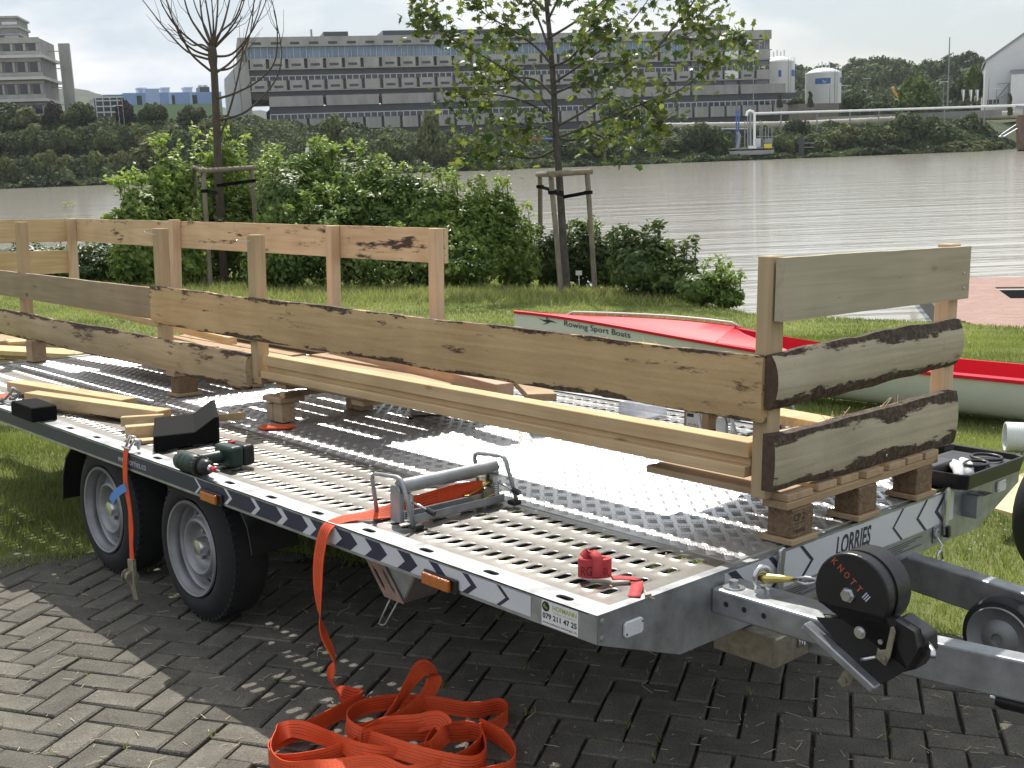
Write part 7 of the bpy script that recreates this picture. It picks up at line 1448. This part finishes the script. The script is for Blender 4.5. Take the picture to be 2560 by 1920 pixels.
# ------------------------------------------------------------------ far trees
M['far_green'] = leafmat('far_green_foliage', (.040, .062, .022), (.19, .225, .085), .28, .7, .2); M['far_dark'] = leafmat('far_dark_foliage', (.026, .044, .018), (.12, .155, .062), .24, .7, .2); M['far_copper'] = leafmat('copper_foliage', (.030, .026, .027), (.070, .058, .056), .15, .7, .2); M['far_olive'] = leafmat('olive_foliage', (.060, .070, .026), (.185, .195, .075), .25, .7, .2); M['far_bright'] = leafmat('bright_green_foliage', (.045, .080, .018), (.175, .235, .055), .25, .7, .2)
def crown_mesh(name, seed, n, m, shape):
    g = np.random.default_rng(seed); nl = 30; L_ = g.normal(0, 1, (nl, 3)); L_ /= np.linalg.norm(L_, axis=1)[:, None]; L_[:, 2] = np.abs(L_[:, 2]) * 1.1 - .35; rad = g.uniform(.16, .42, nl); C = L_ * g.uniform(.35, .85, nl)[:, None]
    if shape == 'cone': C = np.column_stack([g.normal(0, .12, nl), g.normal(0, .12, nl), np.linspace(-.9, .85, nl)]); rad = np.linspace(.55, .12, nl)
    if shape == 'tall': C[:, :2] *= .75; C[:, 2] = g.uniform(-.75, .75, nl)
    k = g.integers(0, nl, n); q = g.normal(0, 1, (n, 3)); q /= np.linalg.norm(q, axis=1)[:, None]; P = C[k] + q * (rad[k] * g.uniform(.7, 1.05, n))[:, None]; P[:, 2] = np.clip(P[:, 2], -1, 1.2)
    nn = q + g.normal(0, .5, (n, 3)) + [0, 0, .4]; nn /= np.linalg.norm(nn, axis=1)[:, None]; t = g.normal(0, 1, (n, 3)); t -= nn * (t * nn).sum(1)[:, None]; t /= np.linalg.norm(t, axis=1)[:, None]; s = np.cross(nn, t); z = g.uniform(.035, .085, n)[:, None]
    v = np.stack([P - t * z - s * z * .7, P + t * z * .8 - s * z * .9, P + t * z + s * z * .7, P - t * z * .7 + s * z], 1).reshape(-1, 3); tint = np.clip(.30 + .35 * np.repeat(g.uniform(0, 1, nl)[k], 4) * 1. + .3 * np.repeat(g.normal(0, .5, n), 4), 0, 1)
    Fq = np.arange(4 * n).reshape(n, 4); me = bpy.data.meshes.new(name); me.vertices.add(4 * n); me.vertices.foreach_set('co', v.astype(np.float32).ravel()); me.loops.add(4 * n); me.loops.foreach_set('vertex_index', Fq.astype(np.int32).ravel()); me.polygons.add(n); me.polygons.foreach_set('loop_start', np.arange(0, 4 * n, 4, dtype=np.int32))
    a = me.attributes.new('tint', 'FLOAT', 'POINT'); a.data.foreach_set('value', tint.astype(np.float32)); me.update(calc_edges=True); me.validate(); me.materials.append(M[m]); return me
CR = {}
for m in ('far_green', 'far_dark', 'far_copper', 'far_olive', 'far_bright'):
    for sh in ('round', 'tall', 'cone'):
        if sh == 'cone' and m != 'far_dark': continue
        CR[m, sh] = [crown_mesh('crown', 31 * q + len(m) + len(sh), 5200, m, sh) for q in range(2 if m in ('far_green', 'far_dark') else 1)]
tb2 = MB(); tb2.tube([(0, 0, -1.3), (.02, 0, -.6), (0, .02, .2)], [.06, .045, .02], 6); tm_ = bpy.data.meshes.new('trunk'); tm_.from_pydata(tb2.v, [], tb2.f); tm_.materials.append(M['bark'])
def ftree(u, vt, vb, wpx, d, m, label, grp, sh='round', cat='tree', nm=None):
    zt_, zb = zat(u, vt, d), zat(u, vb, d); h = (zt_ - zb) / 2; w = wpx / 2 / F_PX * d; c = W(u, (vt + vb) / 2, d); root = thing(nm or ('shrub' if cat == 'shrub' else 'conifer' if sh == 'cone' else 'bank_tree'), label, cat, (c[0], c[1], zb), grp)
    o = bpy.data.objects.new('crown', random.choice(CR[m, sh])); COL.objects.link(o); o.parent = root; o.location = (0, 0, h * .86); o.scale = (w * .98, w * .9, h * 1.12); o.rotation_euler = (0, 0, RNG.uniform(0, 6.28)); tag(o, kind='stuff')
    o = bpy.data.objects.new('trunk', tm_); COL.objects.link(o); o.parent = root; o.location = (0, 0, h); o.scale = (w, w, h * 1.3)
G1 = 'trees on the upper left bank'; G2 = 'shrubs along the left bank'; G3 = 'shrubs along the middle bank'; G4 = 'shrubs along the right bank'
for a in ((8, 240, 325, 120, 226, 'far_dark', 'dark tree at the left edge before the grey office building'), (62, 262, 335, 110, 226, 'far_green', 'mid green tree below the office windows at left'), (132, 246, 330, 64, 227, 'far_copper', 'dark copper tree right in front of the office building corner'), (200, 238, 325, 96, 227, 'far_dark', 'round dark green tree right of the office building'), (311, 243, 322, 62, 228, 'far_copper', 'dark copper beech before the blue hall'), (386, 242, 318, 80, 228, 'far_dark', 'round green tree before the middle of the blue and green hall'), (478, 258, 320, 78, 228, 'far_dark', 'dark tree before the right end of the green hall')): ftree(*a, G1)
for a in ((522, 280, 400, 96, 222, 'far_olive', 'olive green tree behind the pollarded tree'), (600, 286, 420, 110, 220, 'far_green', 'loose grey-green tree left of the office block corner')): ftree(*a, G1)
for k, u in enumerate((-20, 30, 82, 128, 176, 226, 276, 318, 352)): ftree(u, 306 + 7 * math.sin(k * 2.3), 398, 84, 217 + (k % 3), ('far_green', 'far_dark')[k % 2], 'shrub in the upper row on the left bank', G2, cat='shrub')
for k, u in enumerate((-15, 32, 66, 112, 158, 205, 246, 292, 330)): ftree(u, 372 + 10 * math.sin(k * 1.7), 474, 82, 210, ('far_green', 'far_olive', 'far_dark')[k % 3], 'shrub at the waterline of the left bank', G2 + ' waterline', cat='shrub')
ftree(392, 308, 468, 150, 213, 'far_olive', 'broad olive brown tree overhanging the left bank', G1); ftree(452, 300, 455, 130, 214, 'far_dark', 'broad dark tree behind the elder bush', G1); ftree(560, 330, 450, 120, 212, 'far_dark', 'dark shrub mass on the bank behind the pollarded tree', G1)
for k, (u, vt, w, m, sh) in enumerate(((850, 285, 120, 'far_green', 'tall'), (905, 345, 80, 'far_dark', 'round'), (962, 325, 110, 'far_green', 'round'), (1028, 350, 80, 'far_dark', 'round'), (1078, 276, 96, 'far_green', 'tall'), (1085, 330, 130, 'far_green', 'round'), (1170, 322, 100, 'far_green', 'round'), (1235, 338, 90, 'far_dark', 'round'))):
    ftree(u, vt, 440, w, 210 + k % 2, m, ('willow-like tree in front of the left part of the long office block' if k == 0 else 'slender willow-like tree before the middle of the long office block' if k == 4 else 'shrub on the middle bank left of the maple'), G3, sh, cat='tree' if k in (0, 4) else 'shrub')
for k, (u, vt, w, m) in enumerate(((1440, 318, 120, 'far_dark'), (1500, 335, 110, 'far_dark'), (1548, 228, 140, 'far_dark'), (1590, 340, 90, 'far_green'), (1640, 345, 90, 'far_green'), (1690, 330, 80, 'far_dark'), (1752, 283, 110, 'far_dark'), (1806, 335, 70, 'far_green'))): ftree(u, vt, 415 - k * 3 if vt > 240 else 350, w, 211 if vt > 240 else 230, m, ('tall dark tree before the office block right of the maple' if vt < 240 else 'round dark tree left of the loading platform' if k == 6 else 'dark shrub on the bank beyond the maple'), G3 + ' right', cat='tree' if vt < 300 else 'shrub')
for k, (u, vt, vb, w, m, d) in enumerate(((1958, 332, 396, 70, 'far_green', 209), (1990, 284, 345, 66, 'far_dark', 216), (2022, 330, 394, 80, 'far_dark', 209), (2080, 318, 392, 100, 'far_green', 210), (2120, 296, 392, 90, 'far_olive', 212), (2165, 312, 390, 100, 'far_dark', 210), (2210, 300, 388, 100, 'far_green', 212), (2262, 262, 388, 130, 'far_dark', 214), (2320, 280, 386, 110, 'far_dark', 212), (2372, 310, 384, 90, 'far_dark', 212), (2425, 273, 370, 96, 'far_dark', 216), (2380, 350, 380, 80, 'far_olive', 208), (2440, 348, 376, 100, 'far_olive', 208), (2490, 352, 372, 60, 'far_olive', 210), (2060, 366, 392, 80, 'far_green', 208))): ftree(u, vt, vb, w, d, m, ('round shrub standing higher behind the loading platform' if k == 1 else 'shrub on the right bank'), G4, cat='shrub')
ftree(2290, 182, 300, 112, 226, 'far_bright', 'bright green tree in front of the wood on the right', None); ftree(2435, 156, 262, 70, 260, 'far_bright', 'pale green rounded tree beside the white hall', None); ftree(2395, 190, 262, 60, 262, 'far_dark', 'dark tree left of the pale tree by the white hall', None)
ftree(1949, 233, 264, 26, 255, 'far_dark', 'small conifer before the tall white tank', None, 'cone'); ftree(2026, 227, 262, 26, 255, 'far_dark', 'small conifer before the broad white tank', None, 'cone'); ftree(2526, 232, 280, 20, 225, 'far_dark', 'slim conifer before the white hall', None, 'cone'); ftree(1992, 238, 266, 50, 262, 'far_dark', 'dark bush between the two white tanks', None, cat='shrub')
for k in range(7): ftree(2130 + k * 32, 222 + 12 * (k % 3), 285, 70, 250 + 6 * (k % 2), 'far_dark', 'dark tree in the row at the foot of the wood', 'trees at the foot of the wood')
# continuous undergrowth on the bank slope: one mass
g = np.random.default_rng(21); n = 85000; sU = g.uniform(-115, 112, n); dU = 205.5 + g.uniform(0, 1, n) ** 1.3 * np.interp(sU, [-100, -30, 20, 100], [44, 36, 20, 18]); zz = terr(sU, dU)
hU = (1.6 + 1.5 * np.sin(sU * .33 + 1.4 * np.sin(dU * .21)) * np.sin(dU * .37 + sU * .11) + .9 * np.sin(sU * .9 + 2) + .7 * np.sin(sU * 1.7 + dU)) * np.interp(sU, [-100, -30, 20, 100], [.85, .7, .32, .4]) * np.interp(dU, [206, 222, 236, 250], [1., .95, .45, .35]); keepU = (dU > np.where(sU > 84, 206 + (sU - 84) * 1.2, 0)); hU = np.clip(hU, .15, 5.) * g.uniform(.35, 1.05, n)
P = np.array([CAMT[0], CAMT[1], 0.]) + sU[:, None] * RH + dU[:, None] * FH + np.column_stack([0 * zz, 0 * zz, np.maximum(zz, WATER_Z) + hU]); P = P[keepU]; n = len(P)
nn = g.normal(0, .6, (n, 3)) + np.array([0, 0, .7]) - FH * .5; nn /= np.linalg.norm(nn, axis=1)[:, None]; t = g.normal(0, 1, (n, 3)); t -= nn * (t * nn).sum(1)[:, None]; t /= np.linalg.norm(t, axis=1)[:, None]; s_ = np.cross(nn, t); z = g.uniform(.10, .32, n)[:, None]
v = np.stack([P - t * z - s_ * z * .7, P + t * z * .8 - s_ * z * .9, P + t * z + s_ * z * .7, P - t * z * .7 + s_ * z], 1).reshape(-1, 3); tn = np.clip(.4 + .3 * np.sin(sU[keepU] * .25) + .25 * np.sin(dU[keepU] * .5 + sU[keepU] * .6) + g.normal(0, .15, n), 0, 1)
tag(fast_mesh('bank_undergrowth', v, np.arange(4 * n).reshape(n, 4), M['far_dark'], None, tuple(far(0, 215, 0)), attr=np.repeat(tn, 4)), kind='stuff')
# the wood on the hill: one mass
g = np.random.default_rng(9); vs, ts = [], []
def hillv(u): return np.interp(u, [1930, 1985, 2050, 2110, 2160, 2210, 2270, 2310, 2360, 2420, 2470, 2520, 2600], [152, 150, 148, 138, 128, 122, 142, 116, 120, 118, 132, 140, 140])
src = [(np.array([v.co[:] for v in me.vertices]), np.array([a.value for a in me.attributes['tint'].data])) for me in CR['far_dark', 'round'] + CR['far_green', 'round'] + CR['far_dark', 'cone']]
for k in range(150):
    u = g.uniform(1930, 2600); f = (k % 6) / 5; d = 470 - 110 * f; vt = hillv(u) + f * 95 + g.uniform(0, 12); h = g.uniform(9, 14) / d * F_PX; w = g.uniform(70, 105) / F_PX * d / 2
    if k % 13 == 0: i = 4; w *= .5
    else: i = int(g.integers(0, 4))
    a, t = src[i]; sel = np.arange(len(a) // 4)[:: 2]; idx = (sel[:, None] * 4 + np.arange(4)).ravel(); c = W(u, vt, d); hh = g.uniform(7., 9.5); an = g.uniform(0, 6.28); q = (a[idx] * [1.5, 1.5, 1.5] if False else a[idx]) @ rot('z', an).T
    ctr = np.repeat(q.reshape(-1, 4, 3).mean(1), 4, axis=0); q = ctr + (q - ctr) * 1.15; vs.append(q * [w, w, hh] + [c[0], c[1], c[2] - hh * .95]); ts.append(np.clip(t[idx] + g.normal(0, .12), 0, 1))
V = np.concatenate(vs); tag(fast_mesh('hill_wood', V, np.arange(len(V)).reshape(-1, 4), M['far_dark'], None, tuple(W(2200, 250, 420)), attr=np.concatenate(ts)), kind='stuff')
# distant hill left of the blue hall
vs = []
V = []; us = np.linspace(-300, 760, 60)
hm = MB()
for k, u in enumerate(us): vt = np.interp(u, [-300, 150, 200, 240, 290, 330, 420, 520, 560, 600, 760], [215, 220, 222, 232, 240, 252, 262, 268, 268, 274, 285]) + 1.5 * math.sin(k * 2.1) + 1. * math.sin(k * 5.3); a = W(u, vt, 1150.); c = W(u, 330, 900.); V += [c, a, a + FH * 150 - np.array([0, 0, 40.])]
hm.add(V, [(3 * k + j, 3 * k + 3 + j, 3 * k + 4 + j, 3 * k + 1 + j) for k in range(len(us) - 1) for j in (0, 1)]); tag(hm.build('distant_hill', mat('distant_wooded_hill', (.03, .045, .02), .95, 0., var=.4, vscale=.02, bump=1., bscale=.05, dist=4.), smooth=True), kind='structure')
FRAME[0] = 'near'

ORD = ['leftmost', 'second from the left', 'third from the left', 'fourth from the left', 'fifth from the left', 'sixth from the left', 'seventh from the left', 'eighth from the left', 'ninth from the left', 'tenth from the left', 'eleventh from the left', 'twelfth from the left', 'thirteenth from the left', 'fourteenth from the left', 'rightmost']
by = {}
for o in COL.objects:
    if o.parent is None and 'group' in o and o.get('category') in ('shrub', 'tree') and 'label' in o: by.setdefault((o['group'], o['label']), []).append(o)
for (gname, lab), L2 in by.items():
    if len(L2) < 2: continue
    L2.sort(key=lambda o: float(np.array(o.location) @ RH) / float((np.array(o.location) - CAMT) @ FH))
    for k, o in enumerate(L2): o['label'] = (ORD[k] if k < len(L2) - 1 else 'rightmost') + ' ' + lab
# ------------------------------------------------------------------ air
FRAME[0] = 'far'
hz = bpy.data.materials.new('thin_haze'); hz.use_nodes = True; ht = hz.node_tree; ht.nodes.clear()
pvn = ht.nodes.new('ShaderNodeVolumePrincipled'); pvn.inputs['Density'].default_value = .00012; pvn.inputs['Color'].default_value = (.86, .90, .95, 1); pvn.inputs['Anisotropy'].default_value = .2
hout = ht.nodes.new('ShaderNodeOutputMaterial'); ht.links.new(pvn.outputs[0], hout.inputs['Volume'])
b = MB(); b.span((-1700, -1700, -8.), (1700, 1700, 100.)); tag(b.build('haze', hz, None), kind='stuff')
FRAME[0] = 'near'
# ------------------------------------------------------------------ fixings too small to pick apart
for o in COL.objects:
    if o.type == 'MESH' and o.parent is not None and o.name.split('.')[0] in ('winch_bolts', 'rivets', 'corner_rivets', 'wheel_bolts', 'bolt_holes', 'screws', 'stems', 'label_lines', 'tread_blocks', 'body_ribs', 'cable_ends', 'roof_fittings', 'supports', 'flanges', 'rail_post', 'cross_members', 'axles', 'fin_braces', 'winch_mark', 'emblem_strokes'):
        o['kind'] = 'stuff'
# ------------------------------------------------------------------ turn the near things to the true vertical
bpy.context.view_layer.update()
for o in NEAR:
    o.matrix_world = T @ o.matrix_basis
